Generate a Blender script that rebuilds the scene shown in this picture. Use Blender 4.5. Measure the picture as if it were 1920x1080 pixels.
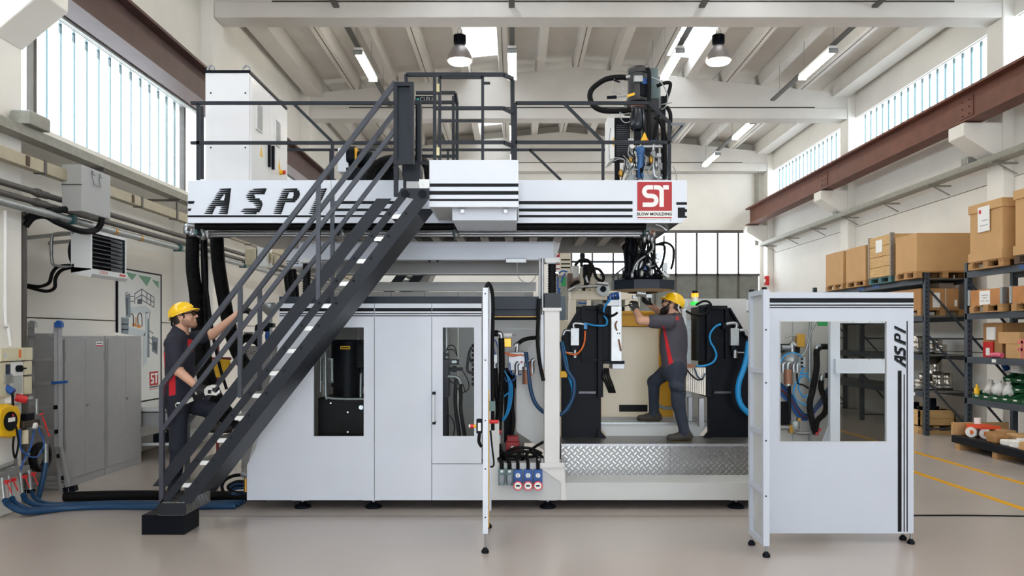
import bpy, bmesh, math, random
import numpy as np
from mathutils import Vector, Matrix
random.seed(7)
for _o in list(bpy.data.objects):
    bpy.data.objects.remove(_o)
SC = bpy.context.scene
COL = SC.collection
# ------------------------------------------------------------------ camera, sky, exposure
F, H, CX, CY = 1450.0, 1.8, 965.0, 630.0
cam = bpy.data.cameras.new('camera')
cam.sensor_width = 36.0
cam.lens = F / 1920 * 36.0
cam.shift_x = (960 - CX) / 1920
cam.shift_y = (CY - 540) / 1920
cam.clip_start = 0.05
co = bpy.data.objects.new('camera', cam)
COL.objects.link(co)
co.location = (0, 0, H)
co.rotation_euler = (math.pi / 2, 0, 0)
SC.camera = co
world = bpy.data.worlds.new('sky')
SC.world = world
world.use_nodes = True
bg = world.node_tree.nodes['Background']
bg.inputs[0].default_value = (0.90, 0.96, 1.04, 1)
bg.inputs[1].default_value = 6.0
SC.view_settings.view_transform = 'Standard'
SC.view_settings.look = 'None'
SC.view_settings.gamma = 1
SC.view_settings.use_curve_mapping = False
SC.view_settings.exposure = 0.15

# ------------------------------------------------------------------ helpers
def X_(px, Y): return (px - CX) * Y / F
def Z_(py, Y): return H + (CY - py) * Y / F
def P(px, py, Y): return Vector((X_(px, Y), Y, Z_(py, Y)))
def lin(c): return c / 12.92 if c <= 0.04045 else ((c + 0.055) / 1.055) ** 2.4
_mats = {}
def mat(name, rgb, rough=0.5, metal=0.0, var=0.0, scale=6.0, bump=0.0, bscale=40.0, spec=0.5, coat=0.0, emit=0.0, alpha=1.0, trans=0.0, stretch=None):
    if name in _mats: return _mats[name]
    m = bpy.data.materials.new(name)
    m.use_nodes = True
    nt = m.node_tree
    b = nt.nodes['Principled BSDF']
    c = [lin(v / 255) for v in rgb] + [1]
    b.inputs['Base Color'].default_value = c
    b.inputs['Roughness'].default_value = rough
    b.inputs['Metallic'].default_value = metal
    b.inputs['Specular IOR Level'].default_value = spec
    b.inputs['Coat Weight'].default_value = coat
    b.inputs['Transmission Weight'].default_value = trans
    if emit:
        b.inputs['Emission Color'].default_value = c
        b.inputs['Emission Strength'].default_value = emit
    b.inputs['Alpha'].default_value = alpha
    tc = None
    if var or bump:
        tc = nt.nodes.new('ShaderNodeTexCoord')
        src = tc.outputs['Object']
        if stretch:
            mp = nt.nodes.new('ShaderNodeMapping')
            mp.inputs['Scale'].default_value = stretch
            nt.links.new(src, mp.inputs[0]); src = mp.outputs[0]
    if var:
        n = nt.nodes.new('ShaderNodeTexNoise')
        n.inputs['Scale'].default_value = scale
        n.inputs['Detail'].default_value = 5
        nt.links.new(src, n.inputs['Vector'])
        r = nt.nodes.new('ShaderNodeValToRGB')
        r.color_ramp.elements[0].position = 0.3
        r.color_ramp.elements[1].position = 0.7
        r.color_ramp.elements[0].color = [max(0, v * (1 - var)) for v in c[:3]] + [1]
        r.color_ramp.elements[1].color = [min(1, v * (1 + var)) for v in c[:3]] + [1]
        nt.links.new(n.outputs['Fac'], r.inputs[0])
        nt.links.new(r.outputs[0], b.inputs['Base Color'])
    if bump:
        n2 = nt.nodes.new('ShaderNodeTexNoise')
        n2.inputs['Scale'].default_value = bscale
        n2.inputs['Detail'].default_value = 3
        nt.links.new(src, n2.inputs['Vector'])
        bp = nt.nodes.new('ShaderNodeBump')
        bp.inputs['Strength'].default_value = bump
        bp.inputs['Distance'].default_value = 0.01
        nt.links.new(n2.outputs['Fac'], bp.inputs['Height'])
        nt.links.new(bp.outputs[0], b.inputs['Normal'])
    _mats[name] = m
    return m

# palette
WHITE = mat('white powder coat', (220, 226, 236), 0.34, 0.0, 0.02, 3)
GREYW = mat('light grey powder coat', (203, 205, 204), 0.4, 0.0, 0.03, 3)
ANTH = mat('anthracite paint', (40, 44, 51), 0.42, 0.0, 0.06, 5, spec=0.22)
RAILM = mat('satin grey handrail paint', (66, 70, 80), 0.3, 0.1, 0.05, 5, spec=0.5)
STUB = mat('stubbled skin', (158, 118, 98), 0.6, 0, 0.12, 60)
DARKB = mat('dark blue grey paint', (33, 41, 53), 0.42, 0.0, 0.05, 5, spec=0.3)
BLACK = mat('black paint', (14, 18, 26), 0.45, 0, 0.1, 6, spec=0.12)
RUBBER = mat('black rubber', (15, 15, 17), 0.55, 0, 0.1, 20, spec=0.15)
PRINT = mat('black print', (14, 18, 22), 0.5, spec=0.2)
STEEL = mat('bright steel', (158, 160, 163), 0.3, 0.85, 0.05, 30)
GALV = mat('galvanised steel', (164, 168, 168), 0.42, 0.75, 0.1, 25)
ALU = mat('aluminium', (166, 168, 171), 0.4, 0.7, 0.05, 30)
BRASS = mat('brass', (184, 142, 62), 0.3, 0.9, 0.08, 20)
COPPER = mat('bronze filter', (150, 104, 82), 0.5, 0.4, 0.1, 30)
CREAM = mat('cream wall paint', (234, 231, 224), 0.8, 0, 0.035, 1.2, 0.08, 30)
CEILM = mat('painted concrete', (214, 210, 204), 0.85, 0, 0.05, 1.5, 0.1, 25)
SEAM = mat('dark joint', (70, 66, 60), 0.9)
RUST = mat('red oxide steel', (108, 62, 46), 0.55, 0.1, 0.15, 4)
RUSTD = mat('dark brown steel', (80, 56, 52), 0.5, 0.1, 0.15, 4)
TRAY = mat('weathered galvanised tray', (150, 148, 138), 0.6, 0.4, 0.12, 12)
BUSB = mat('beige trunking', (176, 166, 142), 0.55, 0.1, 0.08, 8)
DPIPE = mat('dark painted pipe', (88, 84, 80), 0.5, 0.3, 0.1, 12)
GREYC = mat('grey sheet cabinet', (160, 160, 161), 0.45, 0.1, 0.04, 6)
BLUEH = mat('blue hose', (17, 64, 104), 0.42, 0, 0.08, 20)
CYANH = mat('bright blue hose', (14, 140, 205), 0.38, 0, 0.04, 20)
BLUEP = mat('blue plastic', (22, 82, 158), 0.38)
REDP = mat('red plastic', (206, 32, 36), 0.4)
LOGO = mat('logo red', (176, 24, 30), 0.45)
YELP = mat('yellow plastic', (240, 188, 12), 0.4, 0, 0.03, 5)
YELM = mat('yellow paint', (232, 170, 10), 0.42, 0, 0.05, 5)
ORNG = mat('orange cable', (226, 112, 40), 0.5)
GREEN = mat('green plastic', (30, 92, 56), 0.42, 0, 0.06, 8)
CARD = mat('cardboard', (202, 160, 110), 0.8, 0, 0.05, 3, 0.05, 60)
CARD2 = mat('brown cardboard', (178, 132, 84), 0.8, 0, 0.06, 3, 0.05, 60)
WOOD = mat('pine wood', (206, 168, 112), 0.7, 0, 0.16, 5, 0.1, 40, stretch=(1, 1, 8))
WOODD = mat('pallet wood', (176, 134, 86), 0.75, 0, 0.2, 5, 0.15, 40, stretch=(1, 1, 6))
PAPER = mat('white paper', (242, 242, 240), 0.7)
RACK = mat('rack blue grey steel', (62, 70, 80), 0.45, 0.2, 0.08, 8)
SKIN = mat('skin', (205, 158, 132), 0.5, 0, 0.05, 14)
HAIR = mat('dark hair', (40, 32, 28), 0.6, 0, 0.2, 40)
NAVY = mat('navy polo fabric', (34, 36, 50), 0.85, 0, 0.08, 30, 0.15, 120)
CHAR = mat('charcoal polo fabric', (74, 72, 82), 0.85, 0, 0.06, 30, 0.15, 120)
REDF = mat('red fabric', (208, 30, 42), 0.8, 0, 0.05, 30)
JEAN = mat('dark denim', (47, 55, 70), 0.85, 0, 0.18, 14, 0.2, 90)
NTRO = mat('navy work trousers', (27, 31, 45), 0.85, 0, 0.15, 14, 0.2, 90)
GLOVE = mat('black glove', (28, 28, 31), 0.6, 0, 0.1, 30)
SHOE = mat('dark work shoe', (62, 58, 55), 0.7, 0, 0.15, 30)
PANEL = mat('blue grey panel paint', (200, 207, 219), 0.34, 0.0, 0.02, 3)

def glass_mat(name, tint, fac, rough=0.05):
    m = bpy.data.materials.new(name); m.use_nodes = True
    nt = m.node_tree
    for n in list(nt.nodes):
        if n.type != 'OUTPUT_MATERIAL': nt.nodes.remove(n)
    out = nt.nodes[0]
    t = nt.nodes.new('ShaderNodeBsdfTransparent'); t.inputs[0].default_value = (*tint, 1)
    g = nt.nodes.new('ShaderNodeBsdfGlossy'); g.inputs['Roughness'].default_value = rough
    mx = nt.nodes.new('ShaderNodeMixShader'); mx.inputs[0].default_value = fac
    nt.links.new(t.outputs[0], mx.inputs[1]); nt.links.new(g.outputs[0], mx.inputs[2])
    nt.links.new(mx.outputs[0], out.inputs[0])
    return m
GLASS = glass_mat('clear glazing', (0.95, 0.97, 0.97), 0.003)
DGLASS = glass_mat('smoked glazing', (0.5, 0.49, 0.47), 0.004)
UGLASS = glass_mat('wired channel glass', (0.97, 0.995, 1.0), 0.08, 0.3)
EDGEG = glass_mat('channel glass edge', (0.26, 0.325, 0.335), 0.02, 0.3)
SKYL = glass_mat('fibreglass skylight sheet', (0.97, 0.98, 0.98), 0.05, 0.4)

class B:
    """collects shapes for one mesh"""
    def __init__(s): s.v = []; s.f = []; s.m = []; s.sm = []
    def _add(s, vs, fs, mi=0, smooth=False):
        k = len(s.v); s.v += [tuple(v) for v in vs]
        for f in fs:
            s.f.append([i + k for i in f]); s.m.append(mi); s.sm.append(smooth)
        return s
    def box(s, x0, x1, y0, y1, z0, z1, mi=0):
        if x0 > x1: x0, x1 = x1, x0
        if y0 > y1: y0, y1 = y1, y0
        if z0 > z1: z0, z1 = z1, z0
        return s._add([(x0,y0,z0),(x1,y0,z0),(x1,y1,z0),(x0,y1,z0),(x0,y0,z1),(x1,y0,z1),(x1,y1,z1),(x0,y1,z1)],
            [(0,3,2,1),(4,5,6,7),(0,1,5,4),(1,2,6,5),(2,3,7,6),(3,0,4,7)], mi)
    def pbox(s, px0, px1, py0, py1, Y, d, mi=0):
        "box whose front face fills the pixel rectangle at depth Y"
        return s.box(X_(px0,Y), X_(px1,Y), Y, Y+d, Z_(py1,Y), Z_(py0,Y), mi)
    def obox(s, c, sx, sy, sz, R=None, mi=0):
        R = R or Matrix.Identity(3); c = Vector(c)
        vs = [c + R @ Vector((a*sx/2, b*sy/2, d*sz/2)) for a,b,d in
              ((-1,-1,-1),(1,-1,-1),(1,1,-1),(-1,1,-1),(-1,-1,1),(1,-1,1),(1,1,1),(-1,1,1))]
        return s._add(vs, [(0,3,2,1),(4,5,6,7),(0,1,5,4),(1,2,6,5),(2,3,7,6),(3,0,4,7)], mi)
    def bar(s, a, b, w, h=None, up=(0,0,1), mi=0):
        "rectangular bar from a to b; w across, h along 'up'"
        a, b = Vector(a), Vector(b); h = h or w
        d = b - a; L = d.length
        if L < 1e-6: return s
        z = d.normalized(); u = Vector(up)
        x = u.cross(z)
        if x.length < 1e-4: x = Vector((1,0,0)).cross(z)
        if x.length < 1e-4: x = Vector((0,1,0)).cross(z)
        x.normalize(); y = z.cross(x)
        R = Matrix((x, y, z)).transposed()
        return s.obox((a+b)/2, w, h, L, R, mi)
    def cyl(s, a, b, r, n=12, r2=None, mi=0, cap=True):
        a, b = Vector(a), Vector(b); r2 = r if r2 is None else r2
        z = (b-a).normalized()
        x = z.orthogonal().normalized(); y = z.cross(x)
        vs = []
        for i in range(n):
            t = 2*math.pi*i/n; d = x*math.cos(t)+y*math.sin(t)
            vs.append(a+d*r)
        for i in range(n):
            t = 2*math.pi*i/n; d = x*math.cos(t)+y*math.sin(t)
            vs.append(b+d*r2)
        s._add(vs, [(i,(i+1)%n,n+(i+1)%n,n+i) for i in range(n)], mi, True)
        if cap:
            s._add(vs[:n], [tuple(range(n-1,-1,-1))], mi); s._add(vs[n:], [tuple(range(n))], mi)
        return s
    def tube(s, pts, r, n=8, sub=6, mi=0, smooth=True, rib=0.0, ribn=0):
        "tube along a smoothed path; rib adds hose corrugation"
        pts = [Vector(p) for p in pts]
        if smooth and len(pts) > 2:
            q = []
            for i in range(len(pts)-1):
                p0 = pts[max(i-1,0)]; p1 = pts[i]; p2 = pts[i+1]; p3 = pts[min(i+2,len(pts)-1)]
                for k in range(sub):
                    t = k/sub
                    q.append(0.5*((2*p1)+(p2-p0)*t+(2*p0-5*p1+4*p2-p3)*t*t+(3*p1-p0-3*p2+p3)*t**3))
            q.append(pts[-1]); pts = q
        if ribn:
            L = [0]
            for i in range(1,len(pts)): L.append(L[-1]+(pts[i]-pts[i-1]).length)
            N = max(4, int(L[-1]/ribn)*2); q = []; j = 0
            for k in range(N+1):
                d = L[-1]*k/N
                while j < len(L)-2 and L[j+1] < d: j += 1
                t = (d-L[j])/max(1e-9, L[j+1]-L[j]); q.append(pts[j].lerp(pts[j+1], t))
            pts = q
        vs = []; x = None
        for i, p in enumerate(pts):
            d = (pts[min(i+1,len(pts)-1)]-pts[max(i-1,0)]).normalized()
            x = d.orthogonal().normalized() if x is None else (x-d*x.dot(d))
            if x.length < 1e-5: x = d.orthogonal()
            x.normalize(); y = d.cross(x)
            rr = r*(1-rib) if (ribn and i%2) else r
            for k in range(n):
                t = 2*math.pi*k/n
                vs.append(p+(x*math.cos(t)+y*math.sin(t))*rr)
        fs = []
        for i in range(len(pts)-1):
            for k in range(n):
                fs.append((i*n+k, i*n+(k+1)%n, (i+1)*n+(k+1)%n, (i+1)*n+k))
        s._add(vs, fs, mi, not ribn)
        s._add(vs[:n], [tuple(range(n-1,-1,-1))], mi); s._add(vs[-n:], [tuple(range(n))], mi)
        return s
    def prism(s, poly, y0, y1, mi=0, ax='y'):
        "polygon in the plane across ax, extruded from y0 to y1"
        def pt(u, w, t):
            return (u, t, w) if ax == 'y' else ((t, u, w) if ax == 'x' else (u, w, t))
        n = len(poly)
        A = sum(poly[i][0]*poly[(i+1)%n][1]-poly[(i+1)%n][0]*poly[i][1] for i in range(n))
        if A < 0: poly = poly[::-1]
        vs = [pt(u,w,y0) for u,w in poly]+[pt(u,w,y1) for u,w in poly]
        return s._add(vs, [tuple(range(n)), tuple(range(2*n-1,n-1,-1))]+[(i,n+i,n+(i+1)%n,(i+1)%n) for i in range(n)], mi)
    def ppoly(s, pts, Y, d, mi=0):
        "pixel polygon at depth Y extruded by d"
        return s.prism([(X_(a,Y), Z_(b,Y)) for a,b in pts], Y, Y+d, mi)
    def lathe(s, c, prof, n=20, ax='z', mi=0):
        "prof: (radius, height) pairs"
        c = Vector(c); vs = []
        for r, h in prof:
            for k in range(n):
                t = 2*math.pi*k/n; a, b = r*math.cos(t), r*math.sin(t)
                vs.append(c+(Vector((a,b,h)) if ax=='z' else Vector((a,h,b)) if ax=='y' else Vector((h,a,b))))
        fs = []
        for i in range(len(prof)-1):
            for k in range(n):
                fs.append((i*n+k, i*n+(k+1)%n, (i+1)*n+(k+1)%n, (i+1)*n+k))
        s._add(vs, fs, mi, True)
        if tuple(prof[0]) == tuple(prof[-1]): return s
        if prof[0][0] > 1e-4: s._add(vs[:n], [tuple(range(n-1,-1,-1))], mi)
        if prof[-1][0] > 1e-4: s._add(vs[-n:], [tuple(range(n))], mi)
        return s
    def ribbon(s, pts, w, y0, y1, mi=0):
        "flat stroke in the XZ plane"
        pts = [Vector((p[0],p[1])) for p in pts]; L = []; R = []
        for i, p in enumerate(pts):
            d = Vector((0,0))
            if i < len(pts)-1: d += (pts[i+1]-p).normalized()
            if i > 0: d += (p-pts[i-1]).normalized()
            d.normalize(); nrm = Vector((-d.y, d.x))
            L.append(p+nrm*w/2); R.append(p-nrm*w/2)
        for i in range(len(pts)-1):
            s.prism([tuple(L[i]),tuple(L[i+1]),tuple(R[i+1]),tuple(R[i])], y0, y1, mi)
        return s
    def frame(s, x0, x1, z0, z1, t, y0, y1, mi=0):
        s.box(x0,x1,y0,y1,z0,z0+t,mi); s.box(x0,x1,y0,y1,z1-t,z1,mi)
        s.box(x0,x0+t,y0,y1,z0+t,z1-t,mi); return s.box(x1-t,x1,y0,y1,z0+t,z1-t,mi)
    def obj(s, name, m, parent=None, label=None, cat=None, group=None, kind=None, bev=0, org=None):
        me = bpy.data.meshes.new(name)
        o0 = Vector(org) if org is not None else (parent['_o'] if parent is not None and '_o' in parent else None)
        o0 = Vector(o0) if o0 is not None else None
        if parent is None and o0 is None:
            xs = np.array(s.v); mn = xs.min(0); mxx = xs.max(0)
            o0 = Vector(((mn[0]+mxx[0])/2, (mn[1]+mxx[1])/2, mn[2]))
        off = o0 if o0 is not None else Vector((0,0,0))
        vv = [(a-off.x, b-off.y, c-off.z) for a,b,c in s.v]
        me.from_pydata(vv, [], s.f)
        ms = m if isinstance(m, (list, tuple)) else [m]
        for q in ms: me.materials.append(q)
        me.polygons.foreach_set('material_index', s.m)
        me.polygons.foreach_set('use_smooth', s.sm)
        me.update()
        ob = bpy.data.objects.new(name, me); COL.objects.link(ob)
        if parent is None: ob.location = off
        else:
            ob.parent = parent
            if '_o' in parent: ob['_o'] = parent['_o']
        if parent is None: ob['_o'] = tuple(off)
        tag(ob, label, cat, group, kind)
        if bev:
            bm = ob.modifiers.new('bevel', 'BEVEL'); bm.width = bev; bm.segments = 2; bm.limit_method = 'ANGLE'; bm.angle_limit = 0.8
        return ob

def tag(o, label=None, cat=None, group=None, kind=None):
    if label: o['label'] = label
    if cat: o['category'] = cat
    if group: o['group'] = group
    if kind: o['kind'] = kind
    return o
def thing(name, loc, label=None, cat=None, group=None, kind=None):
    o = bpy.data.objects.new(name, None); COL.objects.link(o)
    o.location = loc; o['_o'] = tuple(loc); o.empty_display_size = 0.1
    return tag(o, label, cat, group, kind)
def copy_tree(o, parent=None, loc=None, rz=None, label=None, children=None):
    c = o.copy(); COL.objects.link(c); c.parent = parent
    if loc is not None: c.location = loc; c['_o'] = tuple(loc)
    if rz is not None: c.rotation_euler.z = rz
    if label: c['label'] = label
    for ch in [q for q in bpy.data.objects if q.parent == o]:
        copy_tree(ch, c)
    return c
def text_mesh(txt, size, shear=0.0, spacing=1.0, bold=0.0):
    cu = bpy.data.curves.new('lettering', 'FONT'); cu.body = txt; cu.size = size; cu.shear = shear
    cu.align_x = 'CENTER'; cu.align_y = 'CENTER'; cu.space_character = spacing; cu.offset = bold; cu.resolution_u = 3
    ob = bpy.data.objects.new('lettering', cu); COL.objects.link(ob)
    bpy.context.view_layer.update()
    dg = bpy.context.evaluated_depsgraph_get()
    me = bpy.data.meshes.new_from_object(ob.evaluated_get(dg))
    bpy.data.objects.remove(ob); bpy.data.curves.remove(cu)
    return me
def text(txt, centre, size, m, parent, normal='-y', **kw):
    "flat lettering; normal is the side it faces"
    me = text_mesh(txt, size, **kw)
    R = {'-y': Matrix.Rotation(math.pi/2,4,'X'), '+x': Matrix.Rotation(math.pi/2,4,'Z') @ Matrix.Rotation(math.pi/2,4,'X'),
         '-x': Matrix.Rotation(-math.pi/2,4,'Z') @ Matrix.Rotation(math.pi/2,4,'X')}[normal]
    off = Vector(parent['_o']) if '_o' in parent else Vector((0,0,0))
    me.transform(Matrix.Translation(Vector(centre)-off) @ R)
    me.materials.clear(); me.materials.append(m)
    ob = bpy.data.objects.new('lettering', me); COL.objects.link(ob); ob.parent = parent
    return ob
# ------------------------------------------------------------------ the hall
XL, XR = -5.32, 8.46          # upper walls
XLR = -5.78                   # recessed lower left wall
YB = 25.75                    # back wall
Y0 = -16.0                     # the hall stays open behind the photographer
COLY = [-16.0, -10.9, -4.8, 1.3, 7.55, 13.1, 19.2, 25.3]
def floor_mat():
    m = mat('polished resin floor', (186, 176, 170), 0.16, 0, 0.03, 0.7, spec=0.45)
    nt = m.node_tree; b = nt.nodes['Principled BSDF']
    tc = nt.nodes.new('ShaderNodeTexCoord'); n = nt.nodes.new('ShaderNodeTexNoise')
    n.inputs['Scale'].default_value = 1.3; n.inputs['Detail'].default_value = 4
    r = nt.nodes.new('ShaderNodeMapRange'); r.inputs['To Min'].default_value = 0.14; r.inputs['To Max'].default_value = 0.3
    nt.links.new(tc.outputs['Object'], n.inputs['Vector']); nt.links.new(n.outputs['Fac'], r.inputs['Value'])
    nt.links.new(r.outputs[0], b.inputs['Roughness'])
    return m
fl = B().box(XLR-0.3, XR+0.3, Y0, YB+0.3, -0.2, 0).obj('floor', floor_mat(), label='pale warm grey polished resin floor', kind='structure')
B().box(-3.2, 6.0, 7.72, 7.727, 0, 0.0015).obj('expansion_joint', SEAM, fl)
for i, x in enumerate((5.29, 6.2)):
    B().box(x-0.045, x+0.045, 3.0, 21.0, 0.0, 0.0025).obj('painted_line', YELM, fl, label='yellow painted aisle line')
# left wall
wl = thing('wall_left', (XLR, 12, 0), 'cream concrete panel wall with a long channel glass window', kind='structure')
def wall_panels(root, x, t, y0, y1, zs, name='panel', m=CREAM):
    for a, b in zip(zs[:-1], zs[1:]):
        B().box(x, x+t, y0+0.006, y1-0.006, a+0.007, b-0.007).obj(name, m, root)
for i in range(len(COLY)-1):
    ya, yb = COLY[i], COLY[i+1]
    wall_panels(wl, XLR-0.2, 0.2, ya, yb, [0.0, 2.02, 3.92])
    wall_panels(wl, XL-0.25, 0.25, ya, yb, [3.92, 4.15])
    wall_panels(wl, XL-0.25, 0.25, ya, yb, [5.5, 8.4])
    B().box(XLR-0.21, XL, ya, yb, 3.92, 3.96).obj('soffit', CREAM, wl)
B().box(XLR-0.26, XLR-0.15, COLY[0], YB, 0, 4.0).obj('joint_backing', SEAM, wl)
for i, y in enumerate(COLY):
    B().box(XLR-0.2, -5.1, y, y+0.46, 0, 8.05).obj('column', CREAM, wl, bev=0.02)
    B().prism([(-5.1,4.75),(-4.62,5.15),(-4.62,5.38),(-5.1,5.38)], y, y+0.46).obj('corbel', CREAM, wl, bev=0.015)
# left windows (channel glass)
def channel_window(name, x, y0, y1, z0, z1, n, side, label, head=GALV, sw=0.014):
    w = thing(name, (x, (y0+y1)/2, z0), label, kind='structure')
    pw = (y1-y0)/n
    for k in range(n):
        a = y0+k*pw
        B().box(x-0.006, x+0.006, a+sw, a+pw-sw, z0, z1).obj('pane', UGLASS, w)
        B().box(x-0.012, x+0.012, a-sw, a+sw, z0, z1).obj('glass_edge', EDGEG, w)
    B().box(x-0.05, x+0.06*side, y0, y1, z1, z1+0.05).box(x-0.05, x+0.06*side, y0, y1, z0-0.03, z0).obj('window_frame', head, w)
    return w
for i in range(len(COLY)-1):
    ya, yb = COLY[i]+0.46, COLY[i+1]
    if yb-ya < 1: continue
    lab = ['channel glass window on the left wall at the gate end', 'channel glass window on the left wall far behind the camera', 'channel glass window on the left wall behind the camera', 'tall channel glass window beside the camera', 'tall channel glass window on the left wall above the cable tray', 'channel glass window on the left wall behind the white cabinet', 'farthest channel glass window on the left wall'][i]
    m0 = 0.62 if i == 4 else 0.4
    w = channel_window('window_%d' % (i+1), XL-0.08, ya+m0, yb-0.55, 4.15, 5.5, 14, 1, lab)
    for a, b in ((ya, ya+m0), (yb-0.55, yb)):
        B().box(XL-0.09, XL-0.08, a, b, 4.15, 5.5).obj('pane', SKYL, w)
    for y in (ya+m0, yb-0.55):
        B().box(XL-0.11, XL-0.03, y-0.03, y+0.03, 4.15, 5.5).obj('mullion', DPIPE, w)
    B().cyl((XL+0.04, ya, 5.53), (XL+0.04, yb, 5.53), 0.035, 10).obj('head_pipe', GALV, w)
# right wall
wr = thing('wall_right', (XR, 12, 0), 'cream concrete panel wall with high channel glass windows', kind='structure')
for i in range(len(COLY)-1):
    ya, yb = COLY[i], COLY[i+1]
    wall_panels(wr, XR, 0.25, ya, yb, [0, 1.5, 3.0, 4.5, 5.95, 6.32])
    wall_panels(wr, XR, 0.25, ya, yb, [7.2, 8.4])
    B().box(XR-0.04, XR+0.02, ya, yb, 6.2, 6.32).obj('window_sill', CREAM, wr)
    lab = ['high channel glass window on the right at the gate end', 'high channel glass window on the right far behind the camera', 'high channel glass window on the right behind the camera', 'high channel glass window beside the camera on the right', 'high channel glass window at the right edge of the picture', 'long high channel glass window between the two right columns', 'far high channel glass window next to the back wall'][i]
    channel_window('window_%d' % (i+8), XR+0.1, ya+0.5, yb-0.04, 6.32, 7.2, 19, -1, lab, DPIPE, 0.028)
B().box(XR+0.15, XR+0.26, COLY[0], YB, 0, 6.2).obj('joint_backing', SEAM, wr)
for i, y in enumerate(COLY):
    B().box(8.27, XR+0.2, y, y+0.46, 0, 8.05).obj('column', CREAM, wr, bev=0.02)
    B().prism([(8.27,4.78),(7.6,5.2),(7.6,5.42),(8.27,5.42)], y, y+0.46).obj('corbel', CREAM, wr, bev=0.015)
# back wall
wb = thing('wall_back', (1.5, YB, 0), 'cream back wall with a strip of steel framed windows', kind='structure')
bw_z0, bw_z1 = 2.15, 5.2
xs = [X_(v, YB) for v in (430, 560, 700, 1040, 1255, 1425)]
B().box(XLR-0.2, XR+0.3, YB, YB+0.25, 5.3, 7.2).obj('panel', CREAM, wb)
B().box(XLR-0.2, XR+0.3, YB-0.02, YB+0.25, 7.22, 7.45).obj('panel', CREAM, wb)
B().box(XLR-0.2, XR+0.3, YB, YB+0.25, 7.47, 9.0).obj('panel', CREAM, wb)
B().box(XLR-0.2, 1.2, YB, YB+0.25, 0, 5.3).obj('panel', CREAM, wb)
B().box(XLR-0.2, XR+0.3, YB-0.05, YB, 5.22, 5.32).obj('lintel', DPIPE, wb)
GREYP = mat('weathered grey door panel', (128, 130, 124), 0.8, 0, 0.12, 4)
gd = thing('door_1', (5, YB, 0), 'grey steel folding gate with a row of glazed upper panes', kind='structure')
nx = 10; gx0, gx1 = 1.2, 8.16
for k in range(nx):
    a = gx0+(gx1-gx0)*k/nx; b = gx0+(gx1-gx0)*(k+1)/nx
    B().box(a+0.03, b-0.03, YB+0.05, YB+0.09, 0.02, 3.82).obj('panel', GREYP, gd)
    B().box(a+0.03, b-0.03, YB+0.06, YB+0.07, 3.86, 5.22).obj('pane', SKYL, gd)
    B().box(a-0.03, a+0.03, YB+0.02, YB+0.1, 0, 5.24).obj('stile', DPIPE, gd)
B().box(gx0, gx1, YB+0.02, YB+0.1, 3.8, 3.88).obj('rail', DPIPE, gd)
B().box(gx1, XR, YB, YB+0.25, 0, 5.3).obj('panel', CREAM, wb)
wf = thing('wall_front', (1.5,-16,0), 'cream wall added behind the camera, its open gate sized for front light', kind='structure')  # unseen end wall added to cut front light; gate opening sets the fill
B().box(XLR-0.2,-4.6,-16.2,-16,0,9).obj('panel',CREAM,wf); B().box(7.6,XR+0.3,-16.2,-16,0,9).obj('panel',CREAM,wf); B().box(-4.6,7.6,-16.2,-16,7.0,9).obj('panel',CREAM,wf)
# ceiling: girders, ribs, slabs, skylights
ce = thing('ceiling', (1.57, 12, 8), 'white precast concrete roof of ribs and girders with skylight strips', kind='structure')
RX = 1.57
def roofz(x): return 8.5 - abs(x-RX)*0.1
for y in COLY:
    pts = [(XL,7.3),(XR,7.3),(XR,roofz(XR)),(RX,8.5),(XL,roofz(XL))]
    B().prism(pts, y+0.03, y+0.40).obj('girder', CEILM, ce, bev=0.012)
    B().box(XL+1.2, XR-1.0, y+0.015, y+0.03, 7.47, 7.49).obj('girder_groove', SEAM, ce)
    B().box(-5.09, 8.26, y+0.005, y+0.43, 7.2, 7.46).obj('girder_flange', CEILM, ce, bev=0.012)
ribs = [RX+0.925*k for k in range(-7, 8)]
sky = [(ribs[k], ribs[k+1]) for k in (4, 9)]
for i in range(len(COLY)-1):
    ya, yb = COLY[i]+0.38, COLY[i+1]+0.02
    for k, x in enumerate(ribs):
        z = roofz(x)
        dx = 0.0
        B().prism([(x-0.1, z-0.02),(x-0.06, z-0.32+0.3),(x+0.06,z-0.32+0.3),(x+0.1,z-0.02),(x+0.13,z+0.3),(x-0.13,z+0.3)], ya-0.3, yb+(0.3 if yb < 25 else 0.5)).obj('rib', CEILM, ce)
        if k % 2: B().box(x-0.008, x+0.008, ya, yb, z-0.024, z-0.018).obj('joint', SEAM, ce)
    for k in range(len(ribs)-1):
        a, b = ribs[k], ribs[k+1]
        sl = (a, b) in sky
        def slab(y0, y1, m, nm, o=0.0):
            za, zb = roofz(a)+0.3+o, roofz(b)+0.3+o
            B()._add([(a,y0,za),(b,y0,zb),(b,y1,zb),(a,y1,za),(a,y0,za+0.06),(b,y0,zb+0.06),(b,y1,zb+0.06),(a,y1,za+0.06)],
              [(0,3,2,1),(4,5,6,7),(0,1,5,4),(1,2,6,5),(2,3,7,6),(3,0,4,7)]).obj(nm, m, ce)
        if sl:
            e = 0.5
            slab(ya-0.35, ya+e, CEILM, 'slab'); slab(yb-e, yb+(0.35 if yb < 25 else 0.7), CEILM, 'slab')
            n = 6
            for q in range(n):
                slab(ya+e+(yb-ya-2*e)*q/n+0.008, ya+e+(yb-ya-2*e)*(q+1)/n-0.008, SKYL, 'skylight_pane', 0.1)
                B().box(a, b, ya+e+(yb-ya-2*e)*q/n-0.01, ya+e+(yb-ya-2*e)*q/n+0.01, roofz(a)+0.38, roofz(a)+0.44).obj('skylight_bar', CEILM, ce)
        else:
            slab(ya-0.35, yb+(0.35 if yb < 25 else 0.7), CEILM, 'slab')
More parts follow.
